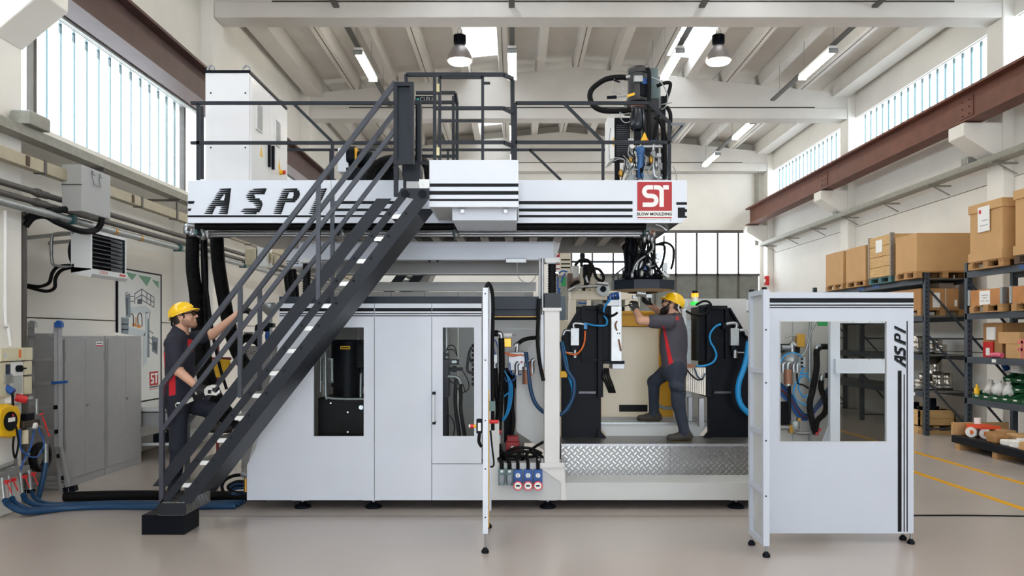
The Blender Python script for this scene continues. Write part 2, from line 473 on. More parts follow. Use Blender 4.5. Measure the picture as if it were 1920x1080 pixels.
B().box(XL-0.3, ribs[0]+0.05, COLY[0], YB, roofz(XL)+0.25, roofz(XL)+0.35).obj('slab', CEILM, ce)
B().box(ribs[-1]-0.05, XR+0.3, COLY[0], YB, roofz(XR)+0.25, roofz(XR)+0.35).obj('slab', CEILM, ce)
for x in (XL+0.35, XR-0.35):
    B().box(x-0.2, x+0.2, COLY[0], YB, roofz(x)-0.1, roofz(x)+0.3).obj('eaves_rib', CEILM, ce)
# crane rails
def crane(name, x0, x1, z, m, label):
    r = thing(name, ((x0+x1)/2, 13, z), label, 'crane rail')
    g = 'crane rails'
    B().box(x0, x1, COLY[0], YB-0.2, z, z+0.03).box(x0, x1, COLY[0], YB-0.2, z+0.52, z+0.56).obj('flange', m, r)
    xm = (x0+x1)/2
    B().box(xm-0.01, xm+0.01, COLY[0], YB-0.2, z+0.03, z+0.52).obj('web', m, r)
    B().box(xm-0.03, xm+0.03, COLY[0], YB-0.2, z+0.56, z+0.62).obj('rail', BLACK, r)
    return r
cl = crane('crane_rail_beam', -5.05, -4.75, 5.4, RUSTD, 'dark brown steel crane rail beam high on the left wall')
cr = crane('crane_rail_beam', 7.62, 7.95, 5.44, RUST, 'red oxide steel crane rail beam on the right wall corbels')
for y in COLY[4:7]:
    B().box(7.76, 7.775, y+0.0, y+0.4, 5.55, 5.9).obj('splice_plate', RUST, cr)
    bb = B()
    for a in range(2):
        for c in range(3): bb.cyl((7.755, y+0.1+a*0.2, 5.6+c*0.12),(7.74, y+0.1+a*0.2, 5.6+c*0.12), 0.015, 6)
    bb.obj('bolts', RUST, cr)
# cable trays on the right wall and across the back
tr = thing('cable_tray', (8.1, 18, 4.73), 'grey cable tray running along the right wall', 'cable tray')
B().box(8.0, 8.03, 7, 25.2, 4.74, 4.84).box(8.2, 8.23, 7, 25.2, 4.74, 4.84).box(8.0, 8.23, 7, 25.2, 4.73, 4.745).obj('tray', TRAY, tr)
for k in range(9):
    y = 9+k*2
    B().bar((8.0,y,4.71),(8.46,y,4.71),0.03).bar((8.1,y,4.71),(8.44,y,4.53),0.02).obj('bracket', TRAY, tr)
for y in (13.8, 19.4):
    jb = thing('junction_box', (8.1, y, 4.84), None, 'junction box', 'junction boxes on the right tray')
    tag(jb, 'small grey junction box on the right wall tray, %s' % ('above the far cardboard boxes' if y > 15 else 'nearer the camera'))
    B().box(8.02, 8.2, y-0.1, y+0.1, 4.85, 4.98).obj('body', GALV, jb, bev=0.008); B().box(8.015, 8.02, y-0.08, y+0.08, 4.86, 4.96).obj('lid', TRAY, jb)
B().cyl((1.0, YB-0.12, 7.3),(7.9, YB-0.12, 7.3),0.07,10).cyl((8.02,YB-0.12,7.3),(8.02,YB-0.12,4.8),0.06,10).obj('wall_pipe', TRAY, None, 'grey pipe running across the top of the back wall', 'pipe')
# lamps -------------------------------------------------------------
TUBE = mat('lit fluorescent diffuser', (255, 248, 230), 0.4, emit=20.0)
def tray_run(x, y0, y1, label, lights):
    t = thing('light_tray', (x, (y0+y1)/2, 7.35), label, 'cable tray', 'light trays under the roof')
    B().box(x-0.05, x+0.05, y0, y1, 7.36, 7.4).obj('channel', mat('dark galvanised channel', (96, 96, 92), 0.5, 0.5), t)
    y = y0+0.6
    while y < y1:
        B().cyl((x, y, 7.4),(x, y, roofz(x)+0.28),0.006,5).obj('hanger', GALV, t); y += 1.5
    for yl, lab in lights:
        L = thing('fluorescent_light', (x, yl, 7.24), lab, 'ceiling light', 'fluorescent lights under the roof')
        B().box(x-0.08, x+0.08, yl-0.8, yl+0.8, 7.3, 7.36).obj('housing', PAPER, L)
        B().prism([(x-0.085,7.3),(x-0.07,7.245),(x-0.03,7.225),(x+0.03,7.225),(x+0.07,7.245),(x+0.085,7.3)], yl-0.78, yl+0.78).obj('diffuser', TUBE, L)
        for e in (-0.8, 0.78): B().box(x-0.09, x+0.09, yl+e, yl+e+0.02, 7.22, 7.31).obj('end_cap', GALV, L)
tray_run(-3.02, 8.2, 18.9, 'dark cable tray under the roof left of the ridge', [(9.6, 'fluorescent light nearest on the left tray'), (15.7, 'fluorescent light on the left tray above the stair')])
tray_run(-0.05, 8.2, 25.0, 'dark cable tray under the roof ridge, running above the deck gate', [(9.6,'fluorescent light nearest on the middle tray'), (15.6, 'fluorescent light hanging beside the left skylight'), (20.7, 'middle one of the three fluorescent lights in line behind the deck gate'), (23.9, 'farthest fluorescent light seen low behind the deck gate')])
tray_run(3.17, 8.2, 18.9, 'dark cable tray under the right skylight strip', [(9.6, 'fluorescent light nearest on the right skylight tray'), (15.6, 'fluorescent light below the right skylight, left of the bay lamp')])
tray_run(6.1, 8.2, 18.3, 'dark cable tray under the roof on the right', [(9.6, 'fluorescent light nearest on the right tray'), (15.6, 'fluorescent light on the right above the first window')])
tray_run(6.1, 19.6, 25.0, 'far dark cable tray under the roof on the right', [(20.6, 'nearer of the two far right fluorescent lights'), (24.0, 'farthest fluorescent light on the right by the back wall')])
for x_, w_ in ((-3.02,'left'),(-0.05,'ridge'),(3.17,'skylight'),(6.1,'right')):
    tray_run(x_, -9.0, 7.4, 'dark %s cable tray under the roof behind the camera' % w_, [(3.4,'added fluorescent fill light above the camera on the %s tray' % w_),(-2.6,'added fluorescent fill light behind the camera on the %s tray' % w_)])  # out-of-view lamps added as front fill for machine and floor
LAMPE = mat('lit lamp lens', (255, 240, 222), 0.4, emit=60.0)
def bay_lamp(x, y, label):
    L = thing('high_bay_lamp', (x, y, 6.9), label, 'lamp', 'round high bay lamps')
    B().lathe((x,y,6.95), [(0.24,0.0),(0.235,0.06),(0.2,0.15),(0.14,0.24),(0.09,0.29)], 28).obj('shade', mat('ribbed lamp shade', (150,142,140), 0.4, 0.5), L)
    B().lathe((x,y,6.95), [(0.225,0.01),(0.2,-0.03),(0.0,-0.045)], 28).obj('lens', LAMPE, L)
    g = B()
    for k in range(14):
        a = 2*math.pi*k/14; g.obox((x+0.105*math.cos(a), y+0.105*math.sin(a), 7.36), 0.02, 0.02, 0.15, Matrix.Rotation(a,3,'Z'))
    g.lathe((x,y,6.95),[(0.09,0.28),(0.11,0.34),(0.095,0.36),(0.095,0.47),(0.11,0.48),(0.06,0.5)],18).obj('ballast_housing', BLACK, L)
    B().tube([(x-0.02,y,7.44),(x-0.04,y,7.52),(x,y,7.58),(x+0.04,y,7.52),(x+0.02,y,7.44)],0.007,6).cyl((x,y,7.57),(x,y,roofz(x)+0.2),0.006,6).obj('hook', GALV, L)
bay_lamp(X_(862,14.5), 14.5, 'round high bay lamp hanging left of the left skylight')
bay_lamp(X_(1347,14.5), 14.5, 'round high bay lamp hanging right of the right skylight')
bay_lamp(X_(862,14.5), 5.0, 'round high bay lamp above the photographer on the left')
bay_lamp(X_(1347,14.5), 5.0, 'round high bay lamp above the photographer on the right')
# ------------------------------------------------------------------ blow moulding machine: lower body
YF = 8.0
mc = thing('blow_moulding_machine', (0, 9.0, 0), 'white industrial blow moulding machine with black stripes standing on levelling feet', 'machine')
def panel_hole(b, pts_l, hole, x1, y0, y1, Y, d):
    hx0, hx1, hy0, hy1 = hole
    b.ppoly(pts_l, Y, d)
    b.pbox(hx0, hx1, y0, hy0, Y, d); b.pbox(hx0, hx1, hy1, y1, Y, d); b.pbox(hx1, x1, y0, y1, Y, d)
p1 = B(); panel_hole(p1, [(463,938),(463,872),(479,842),(523,640),(523,569),(588,569),(588,938)], (588,682,614,818), 701.4, 569, 938, YF, 0.03)
o = p1.obj('front_panel', WHITE, mc)
B().pbox(588,682,614,818,YF+0.012,0.006).obj('window_pane', GLASS, o)
B().pbox(702.6,809,569,938,YF,0.03).obj('front_panel', WHITE, mc)
dr = B(); panel_hole(dr, [(810,569),(830,569),(830,869),(810,869)], (830,889,614,818), 903, 569, 869, YF, 0.03)
dr = dr.obj('door', WHITE, mc)
B().pbox(830,889,614,818,YF+0.012,0.006).obj('window_pane', GLASS, dr)
h = B().bar(P(813,737,YF-0.05),P(813,794,YF-0.05),0.022).obj('handle', ALU, dr)
B().pbox(810.5,816,735,740,YF-0.065,0.065).pbox(810.5,816,791,796,YF-0.065,0.065).obj('handle_mount', BLACK, dr)
B().pbox(810,920,870.3,938,YF,0.03).obj('front_panel', WHITE, mc)
B().pbox(905,936,790,868,YF+0.04,0.02).obj('kick_panel', GREYW, mc)
st = [(577.7,583.7),(587.3,589.2),(591.2,593)]
for a, b in st:
    B().pbox(524,701,a,b,YF-0.002,0.002).pbox(703,809,a,b,YF-0.002,0.002).pbox(810.5,903,a,b,YF-0.002,0.002).obj('stripe', PRINT, mc)
B().pbox(523,903,556,568.6,YF+0.0,0.06).obj('top_beam', DARKB, mc, bev=0.004)
# sides, back and inner frame of the enclosure
xa = X_(523,YF)
B().prism([(X_(463,YF),0.1),(X_(463,YF),Z_(872,YF)),(X_(523,YF),Z_(640,YF)),(X_(523,YF),2.2),(X_(523,YF)+0.03,2.2),(X_(523,YF)+0.03,0.1)], YF+0.03, 10.2).obj('side_panel', GREYW, mc)
inner = mat('inner grey sheet', (190,188,184), 0.5, 0, 0.04, 4)
for k in range(6):
    a = xa+0.05+k*0.42
    B().box(a, a+0.41, 9.75, 9.78, 0.12, 2.35).obj('rear_panel', inner, mc)
B().box(X_(915,YF), X_(1020,YF)+0.2, 9.4, 9.43, 0.5, 2.1).obj('rear_panel', inner, mc)
B().box(xa, X_(720,YF), YF+0.06, 9.7, 2.16, 2.19).obj('added_shade_panel', inner, mc)  # unseen cover added to darken the interior behind the left window
B().box(xa, X_(1020,YF), YF+0.1, 9.7, 0.1, 0.16).obj('floor_tray', BLACK, mc)
# base
B().pbox(920,1060,868,938,YF,0.14).obj('base_beam', GREYW, mc, bev=0.004)
B().pbox(1060,1470,905,938,YF,2.0).obj('base_beam', GREYW, mc, bev=0.004)
B().box(X_(463,YF)+0.05, X_(1460,YF), YF+0.15, 9.9, 0.1, 0.25).obj('base_frame', BLACK, mc)
for px in (568, 700, 1027, 1380):
    c = P(px, 938, YF+0.12)
    f = B().lathe((c.x,c.y,0.0),[(0.085,0),(0.09,0.012),(0.075,0.028),(0.04,0.045),(0.03,0.06)],18).obj('levelling_foot', BLACK, mc)
    B().cyl((c.x,c.y,0.05),(c.x,c.y,0.11),0.018,10).obj('stud', STEEL, f)
    B().box(c.x-0.09,c.x+0.09,c.y-0.09,c.y+0.05,0.092,0.102).obj('foot_plate', WHITE, f)
# checker plate ledge, riser and platform
def checker_mat():
    m = mat('checker plate', (176,176,172), 0.34, 0.85)
    nt = m.node_tree; b = nt.nodes['Principled BSDF']
    tc = nt.nodes.new('ShaderNodeTexCoord')
    mp = nt.nodes.new('ShaderNodeMapping'); mp.inputs['Rotation'].default_value = (0,0,0)
    sep = nt.nodes.new('ShaderNodeSeparateXYZ'); nt.links.new(tc.outputs['Object'], sep.inputs[0])
    addz = nt.nodes.new('ShaderNodeMath'); addz.operation='ADD'; nt.links.new(sep.outputs['Y'], addz.inputs[0]); nt.links.new(sep.outputs['Z'], addz.inputs[1])
    def mth(op, a, b_=None, v=None):
        n = nt.nodes.new('ShaderNodeMath'); n.operation = op
        nt.links.new(a, n.inputs[0])
        if b_ is not None: nt.links.new(b_, n.inputs[1])
        if v is not None: n.inputs[1].default_value = v
        return n.outputs[0]
    u = mth('MULTIPLY', mth('ADD', sep.outputs['X'], addz.outputs[0]), v=1/0.066)
    v = mth('MULTIPLY', mth('SUBTRACT', sep.outputs['X'], addz.outputs[0]), v=1/0.066)
    fu, fv = mth('FLOOR', u), mth('FLOOR', v)
    chk = mth('MODULO', mth('ADD', mth('ADD', fu, fv), v=1000), v=2)   # 0 / 1
    du = mth('ABSOLUTE', mth('SUBTRACT', mth('FRACT', u), v=0.5)); dv = mth('ABSOLUTE', mth('SUBTRACT', mth('FRACT', v), v=0.5))
    a = mth('MULTIPLY', mth('LESS_THAN', du, v=0.14), mth('LESS_THAN', dv, v=0.42))
    c = mth('MULTIPLY', mth('LESS_THAN', dv, v=0.14), mth('LESS_THAN', du, v=0.42))
    mx = nt.nodes.new('ShaderNodeMix'); nt.links.new(chk, mx.inputs[0]); nt.links.new(a, mx.inputs[2]); nt.links.new(c, mx.inputs[3])
    bp = nt.nodes.new('ShaderNodeBump'); bp.inputs['Strength'].default_value = 1.0; bp.inputs['Distance'].default_value = 0.006
    nt.links.new(mx.outputs[0], bp.inputs['Height']); nt.links.new(bp.outputs[0], b.inputs['Normal'])
    r = nt.nodes.new('ShaderNodeMapRange'); nt.links.new(mx.outputs[0], r.inputs['Value']); r.inputs['To Min'].default_value = 0.42; r.inputs['To Max'].default_value = 0.2
    nt.links.new(r.outputs[0], b.inputs['Roughness'])
    cm = nt.nodes.new('ShaderNodeMix'); cm.data_type = 'RGBA'; nt.links.new(mx.outputs[0], cm.inputs[0])
    cm.inputs[6].default_value = (0.24,0.24,0.235,1); cm.inputs[7].default_value = (0.5,0.5,0.485,1)
    nt.links.new(cm.outputs[2], b.inputs['Base Color'])
    return m
CHK = checker_mat()
x0, xm, x1 = X_(1057,YF), X_(1262,8.3), X_(1470,YF)
for a, b in ((x0, xm-0.002), (xm+0.002, x1)):
    B().box(a, b, 8.05, 8.46, 0.255, 0.273).obj('tread_ledge', CHK, mc)
    B().box(a, b, 8.45, 8.47, 0.273, 0.612).obj('riser', CHK, mc)
    B().box(a, b, 8.44, 9.12, 0.6, 0.622).obj('platform', CHK, mc)
B().box(x0, x1, 8.43, 8.45, 0.598, 0.624).obj('platform_edge', ALU, mc)
B().box(x0,x1,8.5,9.1,0.25,0.6).obj('platform_frame', BLACK, mc)
# rear step with grating
sx0, sx1 = X_(1118,9.12), X_(1330,9.12)
B().prism([(sx0,0.78),(sx1,0.78),(sx1-0.12,0.622),(sx0+0.12,0.622)], 9.12, 9.15).obj('step_face', GREYW, mc)
B().box(sx0,sx1,9.1,9.16,0.762,0.785).obj('step_edge', GALV, mc)
for k in range(14):
    B().box(sx0,sx1,9.17+k*0.04,9.19+k*0.04,0.755,0.785).obj('grating_bar', GALV, mc)
# rear yellow framed door
yd = 9.75
rd = thing('rear_guard_door', P(1180,790,yd), 'cream panel guard door in a yellow frame at the back of the mould bay', 'door')
def translucent(name, rgb):
    m = bpy.data.materials.new(name); m.use_nodes = True; nt = m.node_tree; b = nt.nodes['Principled BSDF']
    c = [lin(v/255) for v in rgb]+[1]; b.inputs['Base Color'].default_value = c; b.inputs['Roughness'].default_value = 0.25
    t = nt.nodes.new('ShaderNodeBsdfTranslucent'); t.inputs[0].default_value = c; mx = nt.nodes.new('ShaderNodeMixShader'); mx.inputs[0].default_value = 0.4
    nt.links.new(b.outputs[0], mx.inputs[1]); nt.links.new(t.outputs[0], mx.inputs[2]); nt.links.new(mx.outputs[0], nt.nodes['Material Output'].inputs[0]); return m
B().pbox(1127,1240,598,790,yd,0.012).obj('panel', translucent('cream translucent panel',(252,246,230)), rd)
B().pbox(1120,1245,583,612,yd-0.05,0.06).obj('top_rail', YELM, rd, bev=0.01)
B().pbox(1120,1250,587,592,yd-0.055,0.01).obj('groove', mat('deep yellow',(196,140,8),0.5), rd)
B().pbox(1119,1127,612,790,yd-0.03,0.06).obj('stile', YELM, rd)
B().pbox(1236,1262,612,790,yd-0.03,0.06).obj('stile', YELM, rd)
B().pbox(1119,1262,785,793,yd-0.03,0.06).obj('bottom_rail', YELM, rd)
B().pbox(1161,1214,759,772,yd-0.006,0.006).obj('slot', PRINT, rd)
for a,b,c,d in ((1127,1236,611,613,),(1236,1238,611,786)): B().pbox(a,b,c,d,yd-0.004,0.004).obj('seal', BLACK, rd)
B().pbox(1262,1400,560,800,yd+0.1,0.02).obj('rear_wall_panel', GREYW, mc)
# column and dark upper beam
WARMW = mat('warm white paint', (224,224,222), 0.4, 0, 0.02, 3)
cb = B().pbox(1020.5,1049.5,580,872,YF,0.17).obj('column', WARMW, mc, bev=0.006)
B().pbox(1017,1053,577,583,YF-0.02,0.22).obj('column_cap', WARMW, cb, bev=0.003)
B().pbox(1013,1058,868,877,YF-0.03,0.25).obj('column_foot', WARMW, cb)
B().ppoly([(1013,877),(1058,877),(1062,938),(1052,938),(1052,905)],YF-0.015,0.02).obj('gusset', WARMW, cb)
for px in (1010,1016,1055,1059):
    c = P(px,868,YF-0.015); B().cyl(c,c+Vector((0,0,0.045)),0.016,6).obj('bolt', STEEL, cb)
B().pbox(915,1021,556,580,YF+0.06,0.14).obj('upper_beam', DARKB, mc, bev=0.003)
B().pbox(921,1010,580,592,YF+0.12,0.14).obj('upper_beam', DARKB, mc, bev=0.003)
B().pbox(1021,1051,549.5,577,YF-0.01,0.18).obj('beam_end_block', mat('dark block',(36,42,50),0.5), mc, bev=0.003)
for k in range(30):
    c = P(926+k*2.8,594,YF+0.28); B().cyl(c+Vector((0,-0.012,0)),c+Vector((0,0.012,0)),0.006,6).obj('chain_roller', BRASS, mc)
B().pbox(922,1010,594,600,YF+0.3,0.03).obj('chain_guide', BLACK, mc)
B().pbox(922,1018,600,700,9.2,0.03).obj('rear_panel', GREYW, mc)
B().pbox(955,1010,616,618,9.19,0.01).obj('panel_seam', GALV, mc)
# polygon grey shield behind the hoses
B().ppoly([(968,700),(968,809),(1021,845),(1021,640),(1000,640),(985,662)],8.55,0.03).obj('shield_plate', GREYW, mc)
# clamp units
def clamp(sgn, name, label):
    X = (lambda p: p) if sgn > 0 else (lambda p: 2*1228-p)
    r = thing(name, P(X(1090),828,9.0), label, 'clamp unit', 'black mould clamp units')
    Yc = 9.0
    B().ppoly([(X(1053),830),(X(1053),632),(X(1086),577),(X(1129),577),(X(1129),690),(X(1127),745),(X(1127),828)],Yc,0.08).obj('side_plate', BLACK, r, bev=0.006)
    B().ppoly([(X(1086),577),(X(1053),632),(X(1057),634),(X(1088),581)],Yc-0.06,0.06).obj('edge_rib', BLACK, r)
    B().pbox(X(1121),X(1131),570,745,Yc-0.1,0.42).obj('platen', BLACK, r, bev=0.004)
    for a,b in ((1090,1096),): B().pbox(X(a),X(b),577,676,Yc-0.05,0.05).obj('rib', BLACK, r)
    B().pbox(X(1092),X(1121),673,678,Yc-0.06,0.06).obj('rib', BLACK, r)
    B().pbox(X(1092),X(1121),573,580,Yc-0.06,0.06).obj('rib', BLACK, r)
    B().pbox(X(1131),X(1146),575,677,Yc-0.04,0.4).obj('mould_support', BLACK, r)
    B().ppoly([(X(1118),828),(X(1122),803),(X(1143),828)],Yc-0.06,0.05).obj('foot_gusset', BLACK, r)
    B().pbox(X(1085),X(1117),734,738,Yc-0.05,0.05).obj('cover_strip', mat('satin dark plate',(70,72,80),0.3,0.3), r)
    vb = B().pbox(X(1070),X(1086),615,648,Yc-0.1,0.09).obj('valve_box', GALV, r, bev=0.004)
    B().pbox(X(1072),X(1084),648,658,Yc-0.085,0.06).obj('solenoid', BLACK, vb)
    c = P(X(1078),662,Yc-0.06)
    B().cyl(P(X(1078),656,Yc-0.06),P(X(1078),671,Yc-0.06),0.028,12).cyl(P(X(1056),661,Yc-0.06),P(X(1078),661,Yc-0.06),0.009,8).obj('silencer', STEEL, vb)
    B().tube([P(X(1076),616,Yc-0.06),P(X(1075),608,Yc-0.06),P(X(1082),606,Yc-0.06),P(X(1095),608,Yc-0.06)],0.022,10).obj('elbow', STEEL, vb)
    B().tube([P(X(1056),628,Yc-0.06),P(X(1060),620,Yc-0.06),P(X(1070),620,Yc-0.06)],0.02,10).obj('elbow', STEEL, vb)
    B().pbox(X(1095),X(1101),605,617,Yc-0.1,0.06).obj('fitting', CYANH if sgn>0 else BLACK, vb)
    return r
cl1 = clamp(1, 'clamp_unit', 'black mould clamp unit on the left of the mould bay with orange cable')
cl2 = clamp(-1, 'clamp_unit', 'black mould clamp unit on the right, below the signal beacon')
# mould plates
mp = thing('mould_half', P(1155,690,9.0), 'pale steel mould half fixed to the left clamp unit', 'mould')
B().pbox(1146,1166,574,682,8.85,0.5).obj('mould_plate', mat('machined steel',(188,190,190),0.4,0.6,0.1,10), mp, bev=0.004)
B().pbox(1148,1171,682,692,8.87,0.3).obj('clamp_block', ALU, mp, bev=0.004)
B().pbox(1132,1171,677,682,8.83,0.3).obj('clamp_bar', BLACK, mp)
for q in ((1157,602,1154,610,1157,620),(1160,636,1163,650,1164,658)):
    B().tube([P(q[0],q[1],8.83),P(q[2],q[3],8.82),P(q[4],q[5],8.83)],0.009,6).obj('bent_pin', COPPER, mp)
for px,py in ((1158,625),(1162,625)): B().cyl(P(px,py,8.85),P(px,py,8.845),0.008,8).obj('hole', PRINT, mp)
mp2 = thing('mould_half', P(1300,745,9.0), 'ribbed pale mould half hanging below the right clamp behind the worker', 'mould')
mw = mat('bright machined aluminium',(226,220,208),0.4,0.3,0.06,20)
for k in range(9):
    a = 1286.5+k*4.15; B().ppoly([(a,689),(a+3.4,689),(a+3.4,733+k*1.1),(a,732+k*1.1)],8.9,0.25).obj('rib_plate', mw, mp2)
B().pbox(1286,1296,600,745,9.2,0.1).obj('backing_plate', GALV, mp2)
B().pbox(1291,1298,745,790,9.1,0.05).pbox(1311,1320,747,800,8.95,0.05).obj('support_post', ALU, mp2)
B().pbox(1284,1302,683,690,8.86,0.1).obj('clamp_bar', COPPER, mp2)
B().pbox(1279,1287,575,685,9.0,0.3).obj('mould_plate', mat('machined steel',(188,190,190),0.4,0.6,0.1,10), mp2)
B().tube([P(1284,633,8.9),P(1287,642,8.88),P(1286,648,8.9)],0.01,6).obj('bent_pin', COPPER, mp2)
# hoses of the bay
def hose(pts, r, m, label, cat='hose', group=None, n=8, Y=None, rib=0, ribn=0, name='hose', kind=None):
    q = [P(a[0],a[1],a[2] if len(a) > 2 else Y) for a in pts]
    return B().tube(q, r, n, rib=rib, ribn=ribn).obj(name, m, None, label, cat, group)
hose([(1052,640),(1062,690),(1076,715),(1074,745),(1060,770),(1046,778),(1025,776),(1005,758),(995,730),(990,690),(986,660)],0.022,BLUEH,'dark blue hose looping past the white column','hose',Y=8.32)
hose([(1054,640),(1066,700),(1074,735),(1066,765),(1050,777)],0.016,CYANH,'brighter blue hose running inside the dark loop beside the column',Y=8.35)
hose([(1404,640),(1398,680),(1386,715),(1384,740),(1390,760),(1404,775),(1420,780)],0.032,CYANH,'thick bright blue hose hanging at the right of the mould bay',Y=8.7,n=10)
hose([(1101,607),(1115,610),(1135,610),(1138,600),(1132,590),(1134,575),(1145,560)],0.012,CYANH,'thin bright blue air line on the left clamp unit',Y=8.85)
hose([(1097,620),(1096,640),(1090,655),(1078,665),(1060,660),(1054,652)],0.011,ORNG,'thin orange cable on the left clamp unit','cable',Y=8.86)
hose([(1352,608),(1342,612),(1332,625),(1332,640),(1340,655),(1343,668),(1336,680),(1320,686),(1306,686)],0.012,CYANH,'thin bright blue air line curling over the right clamp unit',Y=8.8)
hose([(1286,583),(1300,590),(1318,590),(1330,582),(1333,572),(1328,566),(1318,565),(1305,572)],0.013,RUBBER,'black cable arching under the signal beacon','cable',Y=8.8)
hose([(1120,573),(1125,583),(1135,590),(1148,592),(1158,586)],0.014,RUBBER,'black hose hanging across the left platen',Y=8.83)
hose([(1302,690),(1308,705),(1316,712),(1322,700)],0.008,BLUEH,'thin dark blue line on the ribbed mould',Y=8.86)
hose([(1286,690),(1295,702),(1308,712),(1318,710)],0.008,RUBBER,'thin black cable loop on the ribbed mould','cable',Y=8.85)
for k in range(4):
    hose([(1134+k*2,690),(1130+k*4,705),(1136+k*4,720),(1143+k*3.5,737)],0.011,RUBBER,'black cable end dangling below the left mould half, %s of four' % ('leftmost','second from left','third from left','rightmost')[k],'cable','dangling cable ends',Y=8.86)
e = thing('emergency_stop', P(1058,701,8.7), 'yellow emergency stop box with a red button beside the white column','switch')
B().pbox(1050,1063,696,708,8.6,0.06).obj('box',YELP,e,bev=0.004); B().cyl(P(1063,702,8.63),P(1067,702,8.63),0.02,12).obj('button',REDP,e)
# signal beacon
bc = thing('signal_beacon', P(1303,572,8.9), 'stacked green and amber signal beacon behind the yellow helmet', 'beacon')
zz = [Z_(v,8.9) for v in (572,566,557,550,545)]
c = P(1303,572,8.9)
for a,b,m,r,nm in ((0,1,mat('green beacon lens',(40,190,70),0.3,emit=1.2),0.05,'green_lens'),(1,2,PAPER,0.035,'clear_lens'),(2,3,mat('amber beacon lens',(250,150,30),0.3,emit=1.5),0.04,'amber_lens'),(3,4,BLACK,0.03,'cap')):
    B().cyl((c.x,c.y,zz[a]),(c.x,c.y,zz[b]),r,14).obj(nm,m,bc)
B().pbox(1270,1290,562,576,8.95,0.1).obj('bracket',GALV,bc)
# equipment behind the two glazed openings
mt = thing('drive_motor', P(655,740,8.6), 'black drive motor with yellow label behind the left machine window', 'motor')
c = P(652,742,8.6)
B().cyl((c.x,c.y,c.z),(c.x,c.y,Z_(640,8.6)),0.16,24).box(c.x-0.17,c.x+0.17,c.y-0.05,c.y+0.2,c.z+0.1,Z_(637,8.6)).obj('housing',BLACK,mt)
B().pbox(638,656,649,655,8.42,0.01).obj('yellow_label',YELP,mt); B().pbox(640,654,651,653,8.415,0.006).obj('label_arrow',PRINT,mt)
B().lathe((c.x,c.y,c.z-0.05),[(0.2,0),(0.2,0.03),(0.17,0.035)],24).obj('flange',STEEL,mt)
B().pbox(668,684,645,690,8.5,0.15).obj('terminal_box',BLACK,mt,bev=0.01)
gb = thing('gear_unit', P(640,818,8.5), 'black gear unit casing low behind the left machine window','gear unit')
B().pbox(596,700,746,830,8.3,0.6).obj('casing',mat('black gear casing',(13,13,16),0.4,spec=0.15),gb,bev=0.01)
B().cyl(P(677,764,8.3),P(677,764,8.28),0.024,14).obj('sight_glass',STEEL,gb)
for q in ((652,773),(652,810),(620,756)): B().cyl(P(*q,8.3),P(*q,8.29),0.009,8).obj('bolt',STEEL,gb)
B().tube([P(610,660,8.3),P(611,740,8.3),P(616,746,8.3),P(640,748,8.3),P(690,748,8.3)],0.014,8).obj('steel_pipe',GALV,gb)
B().tube([P(601,670,8.35),P(601,735,8.35)],0.012,8).tube([P(602,716,8.35),P(625,716,8.35)],0.01,8).obj('steel_pipe',GALV,gb)
B().frame(X_(601,8.4),X_(625,8.4),Z_(718,8.4),Z_(672,8.4),0.02,8.38,8.41).obj('bracket_frame',GALV,gb)
B().tube([P(677,700,8.35),P(676,745,8.35)],0.016,8).obj('steel_pipe',GALV,gb)
hv = thing('hydraulic_valve_block', P(845,700,8.7), 'dark blue hydraulic valve block behind the machine door window','valve block')
NB = mat('dark navy castings',(26,30,48),0.35,0.2)
B().pbox(815,842,673,745,8.6,0.25).pbox(810,838,745,818,8.6,0.25).obj('block',NB,hv,bev=0.012)
B().pbox(845,860,674,684,8.55,0.08).obj('sensor',BLACK,hv); B().pbox(847,856,676,681,8.548,0.004).obj('sensor_label',GALV,hv)
B().cyl(P(842,692,8.6),P(868,692,8.6),0.02,12).cyl(P(848,692,8.6),P(856,692,8.6),0.035,12).obj('actuator',BLACK,hv)
B().pbox(828,841,662,668,8.58,0.1).obj('sensor',BLACK,hv)
B().cyl(P(837,560,8.7),P(837,672,8.7),0.035,14).obj('guide_rod',STEEL,hv)
for q in ([(836,660),(842,648),(852,650),(857,665)],[(838,656),(850,656),(858,668)],[(868,696),(878,715),(878,730),(866,737)],[(842,706),(858,712),(868,722),(872,735)],[(840,712),(852,720),(862,734)]):
    B().tube([P(*a,8.6) for a in q],0.006,6).obj('cable',RUBBER,hv)
for q in ([(862,712),(864,740),(864,770),(872,820)],[(855,712),(854,760),(862,820)],[(836,740),(838,780),(838,820)]):
    B().tube([P(*a,8.65) for a in q],0.022,10).obj('hose',RUBBER,hv)
B().tube([P(840,706,8.6),P(852,706,8.6),P(860,710,8.6),P(864,720,8.6)],0.018,10).obj('elbow',GALV,hv)
B().tube([P(836,772,8.55),P(848,785,8.55),P(852,800,8.55),P(850,818,8.55)],0.008,6).obj('cable',NB,hv)
cc = thing('cable_chain', P(885,690,8.7), 'black segmented hose cluster at the right edge of the door window','hose')
B().tube([P(880,660,8.7),P(876,690,8.7),P(880,698,8.7),P(892,700,8.7)],0.016,8).tube([P(884,650,8.7),P(879,665,8.7),P(885,680,8.7)],0.014,8).obj('hose',RUBBER,cc)
for k in range(9): c = P(888,648+k*9,8.7); B().lathe((c.x,c.y,c.z),[(0,-.022),(0.02,-.016),(0.024,0),(0.02,.016),(0,.022)],10).obj('segment',RUBBER,cc)
